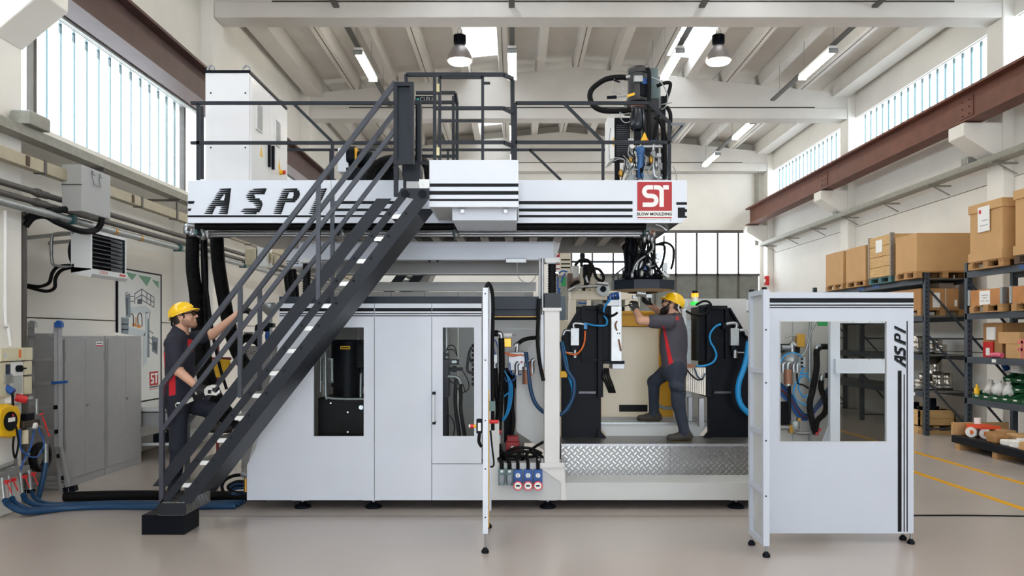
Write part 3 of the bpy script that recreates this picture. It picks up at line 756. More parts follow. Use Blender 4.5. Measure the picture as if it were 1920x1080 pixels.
# ------------------------------------------------------------------ upper deck
YD = 7.95
ZB, ZT = Z_(416,YD), Z_(338,YD)
YE = 10.4
dk = thing('machine_deck', (-0.8, 9.1, ZB), 'white raised machine deck with striped fascia and red logo sign', 'deck')
B().pbox(352,620.6,338,416,YD,0.03).obj('fascia_panel', WHITE, dk)
B().pbox(621.4,806,338,416,YD,0.03).obj('fascia_panel', WHITE, dk)
B().pbox(806,1257,338,416,YD,0.03).obj('fascia_panel', WHITE, dk)
B().ppoly([(1258,338),(1288,338),(1288,407),(1279,416),(1258,416)],YD,0.03).obj('fascia_panel', WHITE, dk)
B().pbox(352,1279,415.6,418,YD-0.012,0.03).obj('fascia_lip', WHITE, dk)
xl, xr = X_(352,YD), X_(1288,YD)
B().box(xl, xl+0.03, YD+0.03, YE, ZB, ZT).obj('side_fascia', WHITE, dk)
B().box(xr-0.03, xr, YD+0.03, YE, ZB+0.06, ZT).obj('side_fascia', WHITE, dk)
B().box(xl, xr, YE, YE+0.03, ZB, ZT).obj('rear_fascia', GREYW, dk)
B().box(xl+0.05, xr-0.05, YD+0.03, YE, ZT-0.06, ZT-0.04).obj('deck_plate', GALV, dk)
UND = mat('grey underside sheet',(168,168,166),0.5,0.1,0.04,3)
B().box(xl+0.04, X_(560,YD), 8.3, YE, ZB+0.0, ZB+0.02).obj('underside_plate', UND, dk)
for k in range(14):
    x = X_(560,YD)+k*0.3
    if x < xr-0.2: B().box(x, x+0.1, 8.5, YE, ZB+0.02, ZB+0.1).obj('cross_beam', UND, dk)
B().box(X_(560,YD), xr-0.1, 8.42, 8.55, ZB-0.02, ZB+0.12).obj('long_beam', UND, dk)
B().box(X_(560,YD), xr-0.1, YE-0.15, YE, ZB-0.06, ZB+0.12).obj('long_beam', UND, dk)
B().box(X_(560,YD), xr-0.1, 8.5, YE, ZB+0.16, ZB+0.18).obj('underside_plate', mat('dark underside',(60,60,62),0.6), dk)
B()._add([(xr,YD+.03,ZB+.06),(xr-.06,YD+.03,ZB),(xr-.06,YE,ZB),(xr,YE,ZB+.06)],[(0,1,2,3)]).obj('chamfer_plate', GREYW, dk)
# stripes
for a,b in ((377,383),(391,396.6),(403,407.6)):
    B().pbox(973,1186,a,b,YD-0.002,0.002).obj('stripe', PRINT, dk)
    B().pbox(628,745,a,b-0.8,YD-0.002,0.002).obj('stripe', PRINT, dk)
B().pbox(352,620,403.6,407.2,YD-0.002,0.002).obj('stripe', PRINT, dk)
B().ppoly([(352.5,377),(365,377),(363,382),(352.5,382)],YD-0.002,0.002).ppoly([(352.5,391),(359,391),(357,395.5),(352.5,395.5)],YD-0.002,0.002).obj('stripe', PRINT, dk)
B().pbox(1268,1288,379,384,YD-0.002,0.002).pbox(1271,1284.5,389,408.5,YD-0.004,0.004).pbox(1284.5,1288,392,398,YD-0.002,0.002).pbox(1284.5,1288,405,408.5,YD-0.002,0.002).obj('stripe', PRINT, dk)
# speed-line lettering A S P I
LET = {'A': [(140,290,375,0),(155,285,372,0),(170,270,370,0),(185,262,318,0),(185,328,368,1),(200,255,305,0),(200,326,366,1),(215,247,295,0),(215,322,364,1),(230,235,364,0),(245,225,362,0),(260,212,360,0),(275,203,258,0),(275,300,358,0),(290,195,250,0),(290,295,355,0),(305,185,243,0),(305,290,352,0),(320,175,237,0),(320,283,350,0)],
 'S': [(140,540,640,0),(155,510,634,0),(170,502,628,0),(185,490,550,0),(200,490,556,0),(215,500,590,0),(230,510,604,0),(245,545,610,0),(260,555,610,0),(275,565,604,0),(290,465,600,0),(305,450,590,0),(320,470,566,0)],
 'P': [(140,768,872,0),(155,757,886,0),(170,750,808,0),(170,842,889,1),(185,747,802,0),(185,842,888,1),(200,738,796,0),(200,836,882,1),(215,732,872,0),(230,722,858,0),(245,720,780,0),(260,715,774,0),(275,708,770,0),(290,703,765,0),(305,698,760,0),(320,695,752,0)],
 'I': [(140+15*k, 1040-6.6*k, 1092-6.9*k, 0) for k in range(13)]}
def letter(ch, tf):
    b = []
    for y, xa_, xb_, solid in LET[ch]:
        t = 0 if solid else 16
        b.append([tf(xa_-t*0.6, y), tf(xa_+t*0.5, y-5), tf(xa_+t*1.2, y-5.6), tf(xb_, y-7.7), tf(xb_-3, y+7.7), tf(xa_+t*1.2, y+5.6), tf(xa_+t*0.5, y+5)] if t else
                 [tf(xa_, y-7.7), tf(xb_, y-7.7), tf(xb_, y+7.7), tf(xa_, y+7.7)])
    return b
for ch in 'ASPI':
    b = B()
    for i, poly in enumerate(letter(ch, lambda x, y: (X_(340+x/4, YD), Z_(320+y/4, YD)))): b.prism(poly, YD-0.003-0.0002*(i%3), YD)
    b.obj('letter_'+ch.lower(), PRINT, dk)
# logo sign
def st_logo(parent, tf, y0, w):
    "red square, white S and T strokes; tf maps the 0-130 logo units to the XZ plane"
    def arc(cx, cy, r, a0, a1, n=7): return [(cx+r*math.cos(math.radians(a0+(a1-a0)*k/n)), cy+r*math.sin(math.radians(a0+(a1-a0)*k/n))) for k in range(n+1)]
    S = [(46,24)]+[(28+0,24)][:0]+arc(30,34,10,-90,-180)[0:]+arc(30,35,10,180,90)+[(40,45)]+arc(42,55,10,-90,0)+arc(42,56,10,0,90)+[(25,66)]
    T = [(48,24),(56,24)]+arc(56,34,10,-90,0)+[(66,70)]
    for nm, q in (('letter_s', S), ('letter_t', T), ('letter_t_arm', [(66,24),(78,24)])):
        B().ribbon([tf(*p) for p in q], w, y0-0.004, y0-0.002).obj(nm, PAPER, parent)
lg = B().pbox(1194.8,1260,340.5,410.5,YD-0.01,0.01).obj('logo_sign', PAPER, dk)
B().pbox(1195,1259.8,341,395.3,YD-0.012,0.002).obj('red_field', LOGO, lg)
def lt(u, v):
    # logo units were read off a 1296 px wide crop of 120 px, /10
    return (X_(1180+u*10/10.8, YD), Z_(330+v*10/10.8, YD))
def lt2(u,v):
    return (X_(1180+(u+1.5)*0.926, YD), Z_(330+(v)*0.926, YD))
def arcs():
    def arc(cx, cy, r, a0, a1, n=8): return [(cx+r*math.cos(math.radians(a0+(a1-a0)*k/n)), cy+r*math.sin(math.radians(a0+(a1-a0)*k/n))) for k in range(n+1)]
    S = [(46,23.5)]+arc(34,33,9.5,-90,-180)[1:]+arc(35,32,9.5,180,90)[0:]
    S = [(46,23.5)]+arc(37,32,8.7,-95,-180)+arc(37,32,8.7,180,92)[1:]+[(42,40.8)]+arc(44,49.6,8.6,-88,0)+arc(44,50,8.6,0,88)[1:]+[(25,58.6)]
    T = [(47.5,23.5),(55,23.5)]+arc(55,32,8.4,-88,-5)+[(63.4,63)]
    return S, T
S_, T_ = arcs()
for nm, q in (('letter_s', S_), ('letter_t', T_), ('letter_t', [(66.5,23.5),(78,23.5)])):
    B().ribbon([lt2(*p) for p in q], X_(9*0.926+CX, YD), YD-0.0145, YD-0.0122).obj(nm, PAPER, lg)
c = P(1227,401.5,YD-0.0125)
tx = text('BLOW MOULDING', c, 0.05, PRINT, lg, bold=0.0012, spacing=1.02)
wd = max(v.co.x for v in tx.data.vertices)-min(v.co.x for v in tx.data.vertices)
k_ = X_(CX+65,YD)/wd; cl_ = c-Vector(lg['_o'])
tx.data.transform(Matrix.Translation(cl_) @ Matrix.Diagonal((k_,1,k_*1.0,1)) @ Matrix.Translation(-cl_))
B().pbox(1195,1259.5,406.8,409.2,YD-0.012,0.002).obj('red_underline', LOGO, lg)
# pipes and hoses slung under the front edge
sl = thing('service_pipe_rack', P(800,430,8.15), 'row of silver tubes and black sleeved hose slung under the deck front', 'pipe')
B().tube([P(368,424,8.1),P(700,424,8.1),P(1210,425,8.1)],0.045,10,smooth=False).obj('sleeved_hose', RUBBER, sl)
for py, r, a, b in ((437,0.022,392,1215),(442,0.018,395,1200),(433,0.016,460,1210)):
    B().cyl(P(a,py,8.2),P(b,py,8.2),r,10).obj('steel_tube', STEEL, sl)
B().tube([P(368,424,8.1),P(352,424,8.1),P(349,432,8.1)],0.03,10).obj('elbow', STEEL, sl)
for px in (368, 630, 850, 1210):
    B().pbox(px-2,px+2,416,440,8.08,0.12).obj('clip', mat('dark green clip',(20,70,70),0.5), sl)
for px in (378,640,852):
    B().tube([P(px,428,8.1),P(px+4,440,8.05),P(px+2,448,8.1)],0.018,8).obj('fitting', GALV, sl)
# hanging hose bundles at the left
HB = 'black hose bundles hanging at the left end of the deck'
hose([(362,436),(361,500),(368,560),(372,640),(385,720),(410,770),(440,800)],0.075,RUBBER,'thick black corrugated hose hanging at the far left of the deck','hose',HB,12,8.75,0.06,0.018)
hose([(382,445),(384,520),(385,600),(392,680),(410,740),(440,780)],0.04,RUBBER,'thinner black hose hanging right behind the thick left hose','hose',HB,10,8.8,0.06,0.018)
hose([(406,442),(410,500),(420,560),(430,610),(445,660),(470,700)],0.078,RUBBER,'thick black corrugated hose slanting behind the stair handrail','hose',HB,12,8.9,0.06,0.018)
hose([(380,445),(383,500),(390,560),(398,620),(410,680),(425,730)],0.018,RUBBER,'slim black cable hanging between the thick hoses','cable',HB,8,8.65)
fit = thing('pipe_manifold', P(370,436,8.7), 'cluster of steel fittings above the hanging black hoses','fitting')
for px,py,r in ((351,430,0.04),(362,434,0.05),(374,436,0.035),(382,440,0.03),(390,438,0.025)):
    c = P(px,py,8.7); B().lathe(c,[(r*0.7,-0.06),(r,-0.05),(r,-0.01),(r*0.6,0),(r*0.6,0.06)],10).obj('fitting',STEEL,fit)
# landing box in front of the deck
YLN = 7.05
ld = thing('stair_landing', P(888,388,7.4), 'white striped landing box at the head of the stair','landing')
B().pbox(805,972,300,388,YLN,0.02).obj('front_panel', WHITE, ld)
xa_, xb_ = X_(805,YLN), X_(972,YLN); za, zb = Z_(388,YLN), Z_(300,YLN)
B().box(xa_, xa_+0.02, YLN+.02, YD-0.02, za, zb).box(xb_-0.02, xb_, YLN+.02, YD-0.02, za, zb).obj('side_panel', WHITE, ld)
B().box(xa_+0.02, xb_-0.02, YLN+.02, YD-0.02, zb-0.05, zb-0.03).obj('floor_plate', GALV, ld)
B().box(xa_+0.02, xb_-0.02, YLN+.02, YD-0.02, za+0.01, za+0.03).obj('bottom_plate', GREYW, ld)
for a,b in ((344,350),(358,365),(373,377)): B().pbox(805,972,a,b,YLN-0.002,0.002).obj('stripe',PRINT,ld)
br = B().pbox(848,969,389,413,7.2,0.03).box(X_(848,7.2),X_(969,7.2),7.23,7.9,Z_(413,7.2),Z_(411,7.2)).obj('bracket',WHITE,ld)
for px in (869,950):
    B().pbox(px-7,px+3,392,400,7.17,0.03).obj('lug',WHITE,br); B().cyl(P(px-2,396,7.17),P(px-2,396,7.15),0.018,12).obj('bolt',STEEL,br)
# landing gate
gt = thing('landing_gate', P(888,300,YLN+0.05), 'dark grey tube gate and guard rail on the stair landing','gate')
def rail(par, pts, w=0.03, name='rail', m=ANTH):
    for a,b in zip(pts[:-1],pts[1:]): 
        B().bar(P(*a),P(*b),w,w).obj(name,m,par)
yg = 7.08
rail(gt,[(762,156,yg),(762,140,yg),(944,140,yg),(961,147.5,7.25),(961,300,7.25)],0.032)
for px in (815,): rail(gt,[(px,140,yg),(px,301,yg)],0.03,'post')
rail(gt,[(824.5,143,yg),(824.5,300,yg)],0.026,'post'); rail(gt,[(905,143,yg),(905,300,yg)],0.026,'post')
rail(gt,[(824.5,145,yg),(905,145,yg)],0.026)
rail(gt,[(818,203,yg),(944,203,yg),(961,211,7.25)],0.03); rail(gt,[(818,267,yg),(944,267,yg),(961,274,7.25)],0.03); rail(gt,[(825,226.5,yg),(905,226.5,yg)],0.024)
for py in (164,283): B().pbox(818.5,824,py-7,py+8,yg-0.02,0.03).obj('hinge',mat('brushed hinge',(186,176,140),0.35,0.8),gt)
B().bar(P(905,156,yg),P(919,156,yg),0.02).obj('latch',ANTH,gt); B().cyl(P(916,156,yg-0.015),P(916,156,yg-0.02),0.006,8).obj('latch_hole',PRINT,gt)
g2 = thing('landing_guard', P(815,300,7.85), 'inner dark guard frame behind the landing gate','guard rail')
rail(g2,[(780,174,7.85),(854,174,7.85),(857,196,7.9),(857,300,7.9)],0.03); rail(g2,[(850,180,7.85),(850,300,7.85)],0.028,'post'); rail(g2,[(780,293,7.85),(855,293,7.85)],0.03)
rail(g2,[(780,192,7.85),(851,192,7.85)],0.03)
B().pbox(779,789,194,302,7.75,0.12).obj('post_box',BLACK,g2)
rail(g2,[(776,305,7.5),(806,305,7.5)],0.03)
sgn = B().pbox(779,818,180,191,7.86,0.02).obj('sign_board',BLACK,g2); B().pbox(781,786,184,188,7.858,0.002).obj('mark',mat('teal print',(20,140,140),0.5),sgn)
text('CI.ELLE', P(803,186,7.857), 0.055, GALV, sgn)
# deck rails
dl = thing('deck_railing', P(480,338,8.05), 'dark tube railing along the left half of the deck','guard rail')
yr = 8.0
rail(dl,[(358,193.5,yr),(742,193.5,yr)],0.032); rail(dl,[(358,268,yr),(742,268,yr)],0.032)
rail(dl,[(372,195,yr),(372,338,yr)],0.032,'post'); rail(dl,[(379,200,8.2),(379,336,8.2)],0.028,'post')
rail(dl,[(551,195,yr),(623,266,yr)],0.03,'brace'); rail(dl,[(623.5,268,yr),(623.5,338,yr)],0.03,'post')
zz1, zz2 = Z_(193.5,yr), Z_(268,yr)
dr_ = thing('deck_railing', P(1110,338,8.05), 'dark tube railing along the right half of the deck','guard rail')
rail(dr_,[(966.5,338,yr),(966.5,193.5,yr),(1217,193.5,yr),(1255,230,yr),(1255,338,yr)],0.032); rail(dr_,[(966.5,267,yr),(1255,267,yr)],0.032)
rail(dr_,[(1059,195,yr),(1130,266,yr)],0.03,'brace'); rail(dr_,[(1130.5,268,yr),(1130.5,338,yr)],0.03,'post')
rail(dr_,[(1256,233,8.2),(1282,233,9.0)],0.03); rail(dr_,[(1282,234,9.0),(1257,264,8.2)],0.026,'brace')
db = thing('deck_railing', P(800,338,10.3), 'dark tube railing along the rear edge of the deck','guard rail')
yq = 10.3
rail(db,[(480,281,yq),(1200,281,yq)],0.03)
rail(db,[(993,281,yq),(1052,338,yq)],0.03,'brace')
for px in (480, 620, 840, 1198): rail(db,[(px,281,yq),(px,405,yq)],0.03,'post')
# ------------------------------------------------------------------ stair
YS, YS2 = 7.0, 7.58
stn = thing('access_stair', P(320,963,7.3), 'steep anthracite steel stair with handrails leading up to the machine deck','stair')
DX, DY = -32.75, 42.05
def sp(px, py, dy=0):   # pixel point in the stair's near plane
    return (X_(px,YS), Z_(py,YS))
def band(o0, o1, ytop, ybot, y0, y1, bolt=304.0):
    "sloping bar; o0..o1 horizontal pixel offsets from the bolt line, cut level at ytop/ybot"
    f = lambda y: bolt + (y-947)*DX/DY
    return B().prism([sp(f(ytop)+o0,ytop),sp(f(ytop)+o1,ytop),sp(f(ybot)+o1,ybot),sp(f(ybot)+o0,ybot)],y0,y1)
for yy in (YS, YS2-0.012):
    band(-8,9,362,956,yy,yy+0.012).obj('stringer_bar',ANTH,stn)
    band(24,53,372,944,yy,yy+0.012).obj('stringer_bar',ANTH,stn)
band(52.0,53.2,400,930,YS+0.012,YS2-0.012).obj('soffit_plate',ANTH,stn)
# toe boards between posts, near and far
for a,b in ((566,740),(740,912),(372,566)):
    band(-46,-18,a,b,YS+0.005,YS+0.012).obj('toe_board',ANTH,stn)
tr_m = mat('white tread nosing',(236,238,238),0.35,0.2)
perf = mat('perforated tread',(150,150,146),0.4,0.7,0.25,90)
for k in range(14):
    bx, by = 304+(13-k)*-DX, 947-(13-k)*DY
    x0_, x1_ = X_(bx-2,YS), X_(bx+34,YS); z = Z_(by+1,YS)
    t = B().box(x0_,x1_,YS+0.016,YS2-0.016,z-0.012,z).obj('tread',perf,stn)
    B().box(x0_+0.03,x1_-0.01,YS+0.008,YS+0.02,z-0.04,z-0.002).obj('tread_end',tr_m,t)
    B().box(x1_-0.012,x1_,YS+0.016,YS2-0.016,z-0.04,z).obj('nosing',ANTH,t)
    for q in (bx, bx+31.5):
        B().cyl(P(q,by,YS),P(q,by,YS-0.012),0.012,8).obj('bolt',BLACK,t)
# handrails near and far
fA = lambda x: 722+(x-303)*(157-722)/(738-303)
def stair_rail(Y):
    s = lambda a,b: (X_(a,YS),Y,Z_(b,YS))
    B().bar(s(303,fA(303)),s(741,fA(741)),0.042,0.042,(0,1,0)).obj('handrail',RAILM,stn)
    B().bar(s(303,fA(303)+84),s(741,fA(741)+88),0.038,0.038,(0,1,0)).obj('mid_rail',RAILM,stn)
    B().bar(s(302,fA(303)-1),s(302,950),0.04).obj('post',RAILM,stn)
    for x,b in ((449,746),(596,562)):
        B().bar(s(x,fA(x)),s(x,b),0.036).obj('post',RAILM,stn)
stair_rail(YS+0.02); stair_rail(YS2-0.02)
# head column
for ya_ in (YS-0.01, YS2-0.05): B().frame(X_(738,YS),X_(776,YS),Z_(308,YS),Z_(154,YS),0.036,ya_,ya_+0.05).obj('head_frame',ANTH,stn)
B().pbox(745,770,160,303,YS+0.03,0.02).obj('head_panel',DARKB,stn)
B().pbox(745,770,160,303,YS2-0.04,0.02).obj('head_panel',DARKB,stn)
B().pbox(738,746,308,368,YS,0.04).obj('head_post',ANTH,stn); B().pbox(756,788,308,356,YS+0.25,0.2).obj('head_post',ANTH,stn)
B().ppoly([(745,366),(752,353),(805,353),(805,373),(790,376)],YS+0.014,0.012).obj('head_plate',ANTH,stn)
for q in ((759,363),(792,363)): B().cyl(P(*q,YS+0.014),P(*q,YS-0.02),0.036,14).obj('pivot',BLACK,stn)
B().pbox(762,786,340,353,YS+0.2,0.02).obj('glazed_plate',GREYW,stn)
B().pbox(786,805,336,353,YS+0.02,0.02).obj('tie_plate',mat('mottled zinc plate',(206,208,208),0.45,0.5,0.12,40),stn)
# foot
B().pbox(298,347,944,966,YS-0.03,0.02).obj('foot_plate',ANTH,stn)
B().box(X_(298,YS),X_(347,YS)-0.01,YS-0.01,YS2,Z_(966,YS),Z_(963,YS)).box(X_(345,YS),X_(347,YS),YS-0.01,YS2,Z_(966,YS),Z_(945,YS)).obj('foot_side',CHK,stn)
B().box(X_(304,YS),X_(347,YS),YS-0.01,YS2,Z_(944,YS),Z_(941,YS)).obj('foot_tread',CHK,stn)
B().box(X_(265,YS),X_(346,YS),YS,YS+0.33,0.0,Z_(966,YS)).obj('foot_block',BLACK,None,'black foot block under the bottom of the stair','block',bev=0.006)
# ------------------------------------------------------------------ beams, bellows and bay under the deck
B().pbox(560,1038,455,482.5,8.6,0.03).pbox(560,1042,453,455,8.55,0.2).pbox(560,1050,482.5,487,8.55,0.2).obj('carriage_beam',WHITE,mc)
B().ppoly([(1038,455),(1051,455),(1043,482),(1038,482)],8.62,0.02).obj('end_gusset',GREYW,mc)
B().pbox(560,1010,490,513,9.2,0.12).obj('carriage_beam',UND,mc); B().pbox(560,1010,512,514,9.15,0.2).obj('beam_flange',GREYW,mc)
B().pbox(600,1005,529,545,10.0,0.12).obj('carriage_beam',GREYW,mc); B().pbox(600,1000,547,556,10.0,0.12).obj('carriage_beam',UND,mc)
for px in (805,820): B().prism([(X_(px-3,8.6),Z_(487,8.6)),(X_(px+3,8.6),Z_(487,8.6)),(X_(px,8.6),Z_(492,8.6))],8.6,8.64).obj('lug',BLACK,mc)
sb = B().pbox(948,987,484,493,8.5,0.06).obj('limit_switch',GALV,mc,bev=0.006)
B().tube([P(970,493,8.5),P(970,512,8.5),P(976,524,8.5),P(988,531,8.5),P(1000,525,8.5),P(1010,508,8.5)],0.005,6).obj('cable',GALV,sb)
for px in (575, 1035):
    bl = B()
    Yb = 8.35 if px < 600 else 8.1
    x, z0, z1 = X_(px,Yb), Z_(553,Yb), Z_(492,Yb)
    prof = []; n = 26
    for k in range(n+1): prof += [(0.046 if k%2 else 0.036, z0+(z1-z0)*k/n)]
    bl.lathe((x,Yb,0),prof,14).obj('bellows',RUBBER,mc)
    B().pbox(px-13,px+15,484,492,Yb-0.1,0.2).obj('bellows_bracket',GREYW,mc)
    B().pbox(px-11,px+7,486,494,Yb-0.05,0.1).obj('bellows_collar',STEEL,mc)
for px,r in ((1012,0.012),(1017.5,0.016)): B().cyl(P(px,484,8.05),P(px,600,8.05),r,10).obj('guide_rod',STEEL,mc)
B().pbox(537,602,466,500,8.7,0.3).obj('side_cover',WHITE,mc); 
for a in (489,493): B().pbox(537,560,a,a+1.6,8.698,0.002).obj('stripe',PRINT,mc)
for k in range(5):
    B().tube([P(533+k*5,505,8.6),P(535+k*5.5,530,8.6),P(540+k*5,566,8.6)],0.022 if k%2 else 0.012,8).obj('hose',RUBBER,mc)
rs = thing('rear_stair', P(740,556,10.9), 'second dark steel stair seen behind the machine under the deck','stair')
for o in (0,32):
    B().ppoly([(712+o,556),(746+o,512),(766+o,512),(732+o,556)],10.9,0.03).ppoly([(732+o,556),(712+o,556),(462+o,880),(482+o,880)],10.9,0.03).obj('stringer',ANTH,rs)
for k in range(6): B().pbox(735+k*6,757+k*6,549-k*8,552-k*8,10.95,0.5).obj('tread',GALV,rs)
B().ppoly([(764,556),(798,512),(810,512),(790,556)],10.93,0.5).obj('soffit',UND,rs)
# equipment in the narrow open bay
pn = thing('pneumatic_unit', P(965,760,8.4), 'pneumatic valve unit with bronze filter in the narrow open bay','valve unit')
B().pbox(953,990,660,695,8.4,0.04).obj('manifold_plate',ALU,pn,bev=0.006)
B().cyl(P(987,692,8.35),P(987,720,8.35),0.042,18).obj('bronze_filter',COPPER,pn); B().cyl(P(987,688,8.35),P(987,693,8.35),0.044,18).obj('filter_cap',STEEL,pn)
for q in ((987,689,987,680,992,676),(969,695,969,684,973,680),(998,690,998,678,1002,674),(965,650,970,645,969,660)):
    B().tube([P(q[0],q[1],8.33),P(q[2],q[3],8.33),P(q[4],q[5],8.33)],0.022,10).obj('elbow',STEEL,pn)
B().cyl(P(969,695,8.33),P(969,703,8.33),0.026,12).cyl(P(998,690,8.33),P(998,700,8.33),0.024,12).obj('union',STEEL,pn)
B().pbox(944,959,634,651,8.3,0.07).obj('brass_regulator',BRASS,pn,bev=0.006); B().pbox(943,960,625,631,8.29,0.05).obj('white_actuator',PAPER,pn); B().cyl(P(960,628,8.3),P(968,628,8.3),0.008,8).obj('actuator_tip',STEEL,pn)
B().tube([P(921,625,8.25),P(934,625,8.25)],0.034,10).obj('black_pipe',RUBBER,pn); B().tube([P(934,625,8.25),P(939,626,8.25),P(940,634,8.25)],0.026,10).obj('elbow',STEEL,pn)
B().cyl(P(978,679,8.38),P(978,679,8.36),0.012,10).obj('red_button',REDP,pn)
for q in ([(948,662),(965,665),(985,668),(993,685),(996,705)],[(944,660),(960,668),(978,664)]): B().tube([P(*a,8.32) for a in q],0.007,6).obj('orange_cable',ORNG,pn)
B().tube([P(940,634,8.25),P(941,690,8.25),P(938,760,8.25),P(934,812,8.25)],0.034,12,ribn=0.02,rib=0.06).obj('black_hose',RUBBER,pn)
B().tube([P(929,690,8.3),P(930,730,8.3),P(934,770,8.3),P(931,800,8.3),P(934,835,8.3)],0.026,10,ribn=0.02,rib=0.06).obj('black_hose',RUBBER,pn)
B().tube([P(929,692,8.3),P(927,684,8.3),P(931,680,8.3)],0.022,10).cyl(P(934,650,8.3),P(934,690,8.3),0.012,8).obj('elbow',STEEL,pn)
B().tube([P(968,648,8.4),P(980,638,8.4),P(995,634,8.4),P(1012,633,8.4)],0.022,10).obj('black_hose',RUBBER,pn)
for k in range(4):
    a = k*2
    B().tube([P(945,690+a,8.35),P(954+a,720,8.35),P(952+a,760,8.35),P(946,781+a,8.35),P(938,778+a,8.35),P(940,750,8.35),P(948+a,742-a,8.35)],0.006,6).obj('blue_air_line',CYANH,pn)
for q in ([(922,635),(930,640),(934,655)],[(925,650),(928,662),(934,672)],[(956,680),(958,700),(966,702),(978,702)],[(942,695),(950,715),(962,713),(968,706)]): B().tube([P(*a,8.32) for a in q],0.007,6).obj('blue_air_line',BLUEP,pn)
for k in range(7): B().bar(P(948+k*3,695+k*2,8.6),P(962+k*3,720+k*4,8.6),0.02).obj('grille_slat',BLACK,pn)
B().pbox(945,960,690,830,8.75,0.03).obj('dark_backing',BLACK,pn)
B().tube([P(962,700,8.45),P(960,760,8.45),P(962,790,8.45),P(957,830,8.45)],0.026,10).obj('black_hose',RUBBER,pn)
B().pbox(924,932,665,680,8.28,0.05).obj('white_valve',GALV,pn)
B().cyl(P(936,810,8.2),P(940,810,8.2),0.02,10).obj('red_knob',REDP,pn); B().cyl(P(937,815,8.2),P(937,832,8.2),0.02,10).obj('steel_joint',STEEL,pn)
rb = thing('red_pump_block', P(960,850,8.5), 'red cast pump block at the foot of the narrow bay','pump')
B().pbox(948,974,829,850,8.3,0.2).obj('body',mat('red casting',(150,30,32),0.5),rb,bev=0.01); B().pbox(950,972,818,829,8.34,0.14).obj('cover',mat('red casting',(150,30,32),0.5),rb,bev=0.01)
B().cyl(P(961,840,8.3),P(961,840,8.28),0.02,10).cyl(P(971,845,8.3),P(971,845,8.29),0.012,8).obj('plug',GALV,rb)
for i,q in enumerate(([(936,832),(945,850),(975,846),(1005,850),(1018,858)],[(938,860),(960,842),(990,840),(1016,850)],[(940,852),(965,856),(1000,856),(1016,848)],[(935,845),(940,858),(950,864)],[(1020,828),(1000,840),(985,855),(972,875)])):
    hose(q,0.016,RUBBER,['lowest black cable lying behind the blue sockets','black cable arching over the red pump block','black cable coiled beside the red pump block','short black cable bend above the grey connectors','black cable running down to the leftmost blue socket'][i],'cable','black cables at the foot of the narrow bay',8,8.18+i*0.03)
hose([(1010,560),(1009,600),(1008,640),(1012,680),(1019,714)],0.02,RUBBER,'black hose hanging in front of the shield plate next to the column','hose',None,10,7.97)
B().pbox(1014,1019.5,590,700,YF+0.03,0.04).obj('cover_strip',WHITE,mc); B().pbox(1015,1019,692,698,YF+0.02,0.01).obj('orange_tag',ORNG,mc)
# sockets
TEAL = mat('grey green connector',(96,124,126),0.5); GRYP = mat('grey plastic',(140,146,156),0.45)
for i,px in enumerate((934.5,949)):
    s = thing('multipole_connector', P(px+6,910,7.95), 'grey green multipole connector on the base, %s' % ('leftmost' if i==0 else 'beside the blue sockets'),'connector','grey connectors')
    B().pbox(px,px+12.5,880,910,7.94,0.06).obj('housing',TEAL,s,bev=0.004); B().pbox(px+2,px+10.5,891,905,7.9,0.05).obj('latch',GRYP,s,bev=0.004); B().pbox(px+4,px+8.5,904,909,7.9,0.05).obj('lever',GRYP,s)
    B().pbox(px+4,px+9,882,886,7.938,0.003).obj('label',PAPER,s)
    B().tube([P(px+6,880,7.97),P(px+6,868,7.97),P(px+1,860,8.05),P(px-4,850,8.12)],0.022,10).obj('cable',RUBBER,s)
for i,px in enumerate((963,982,1000.5)):
    s = thing('power_socket', P(px+8,918,7.95), 'blue and red industrial power socket, %s of three' % ('left','middle','right')[i],'socket','blue power sockets')
    B().pbox(px,px+16.5,881,917,7.93,0.07).obj('housing',BLUEP,s,bev=0.006)
    d = B().cyl(P(px+8.2,891.5,7.93),P(px+8.2,891.5,7.915),0.024,16).obj('switch_dial',PAPER,s); B().pbox(px+7.2,px+9.2,887,896,7.905,0.012).obj('switch_grip',GALV,d)
    r_ = B().cyl(P(px+8.2,911,7.93),P(px+8.2,911,7.875),0.048,20).obj('red_ring',REDP,s); B().cyl(P(px+8.2,911,7.875),P(px+8.2,911,7.87),0.036,20).obj('lid',PAPER,r_); B().pbox(px+4.6,px+11.6,909.5,912.5,7.866,0.003).obj('lid_print',PRINT,r_)
    B().tube([P(px+8,881,7.97),P(px+8,868,7.97),P(px+5+i,858,8.02),P(px+12-i*6,850,8.1)],0.018,10).obj('cable',RUBBER,s)
# ------------------------------------------------------------------ open guard door seen edge-on
gd1 = thing('guard_door', (-0.245,6.85,0), 'white open guard door seen edge-on in front of the machine','door')
xq = -0.265
B().box(xq,xq+0.045,6.4,6.44,0.16,2.2).obj('edge_post',WHITE,gd1,bev=0.004)
B().box(xq,xq+0.03,6.44,7.28,0.16,0.95).obj('lower_panel',WHITE,gd1)
B().box(xq,xq+0.03,6.44,7.28,1.95,2.2).obj('upper_panel',WHITE,gd1)
B().box(xq,xq+0.045,7.26,7.3,0.16,2.2).obj('edge_post',WHITE,gd1)
B().box(xq+0.012,xq+0.018,6.44,7.26,0.95,1.95).obj('window_pane',DGLASS,gd1)
for y in (6.42,7.26):
    f = B().cyl((xq+0.02,y,0.02),(xq+0.02,y,0.17),0.008,8).obj('stud',STEEL,gd1); B().lathe((xq+0.02,y,0),[(0.03,0),(0.032,0.02),(0.02,0.035),(0.012,0.045)],14).obj('foot_pad',BLACK,f)
B().box(xq+0.045,xq+0.052,6.46,6.49,0.2,1.35).obj('yellow_strip',YELP,gd1)
B().box(xq+0.045,xq+0.1,6.5,6.56,1.17,1.25).obj('switch_box',TEAL,gd1)
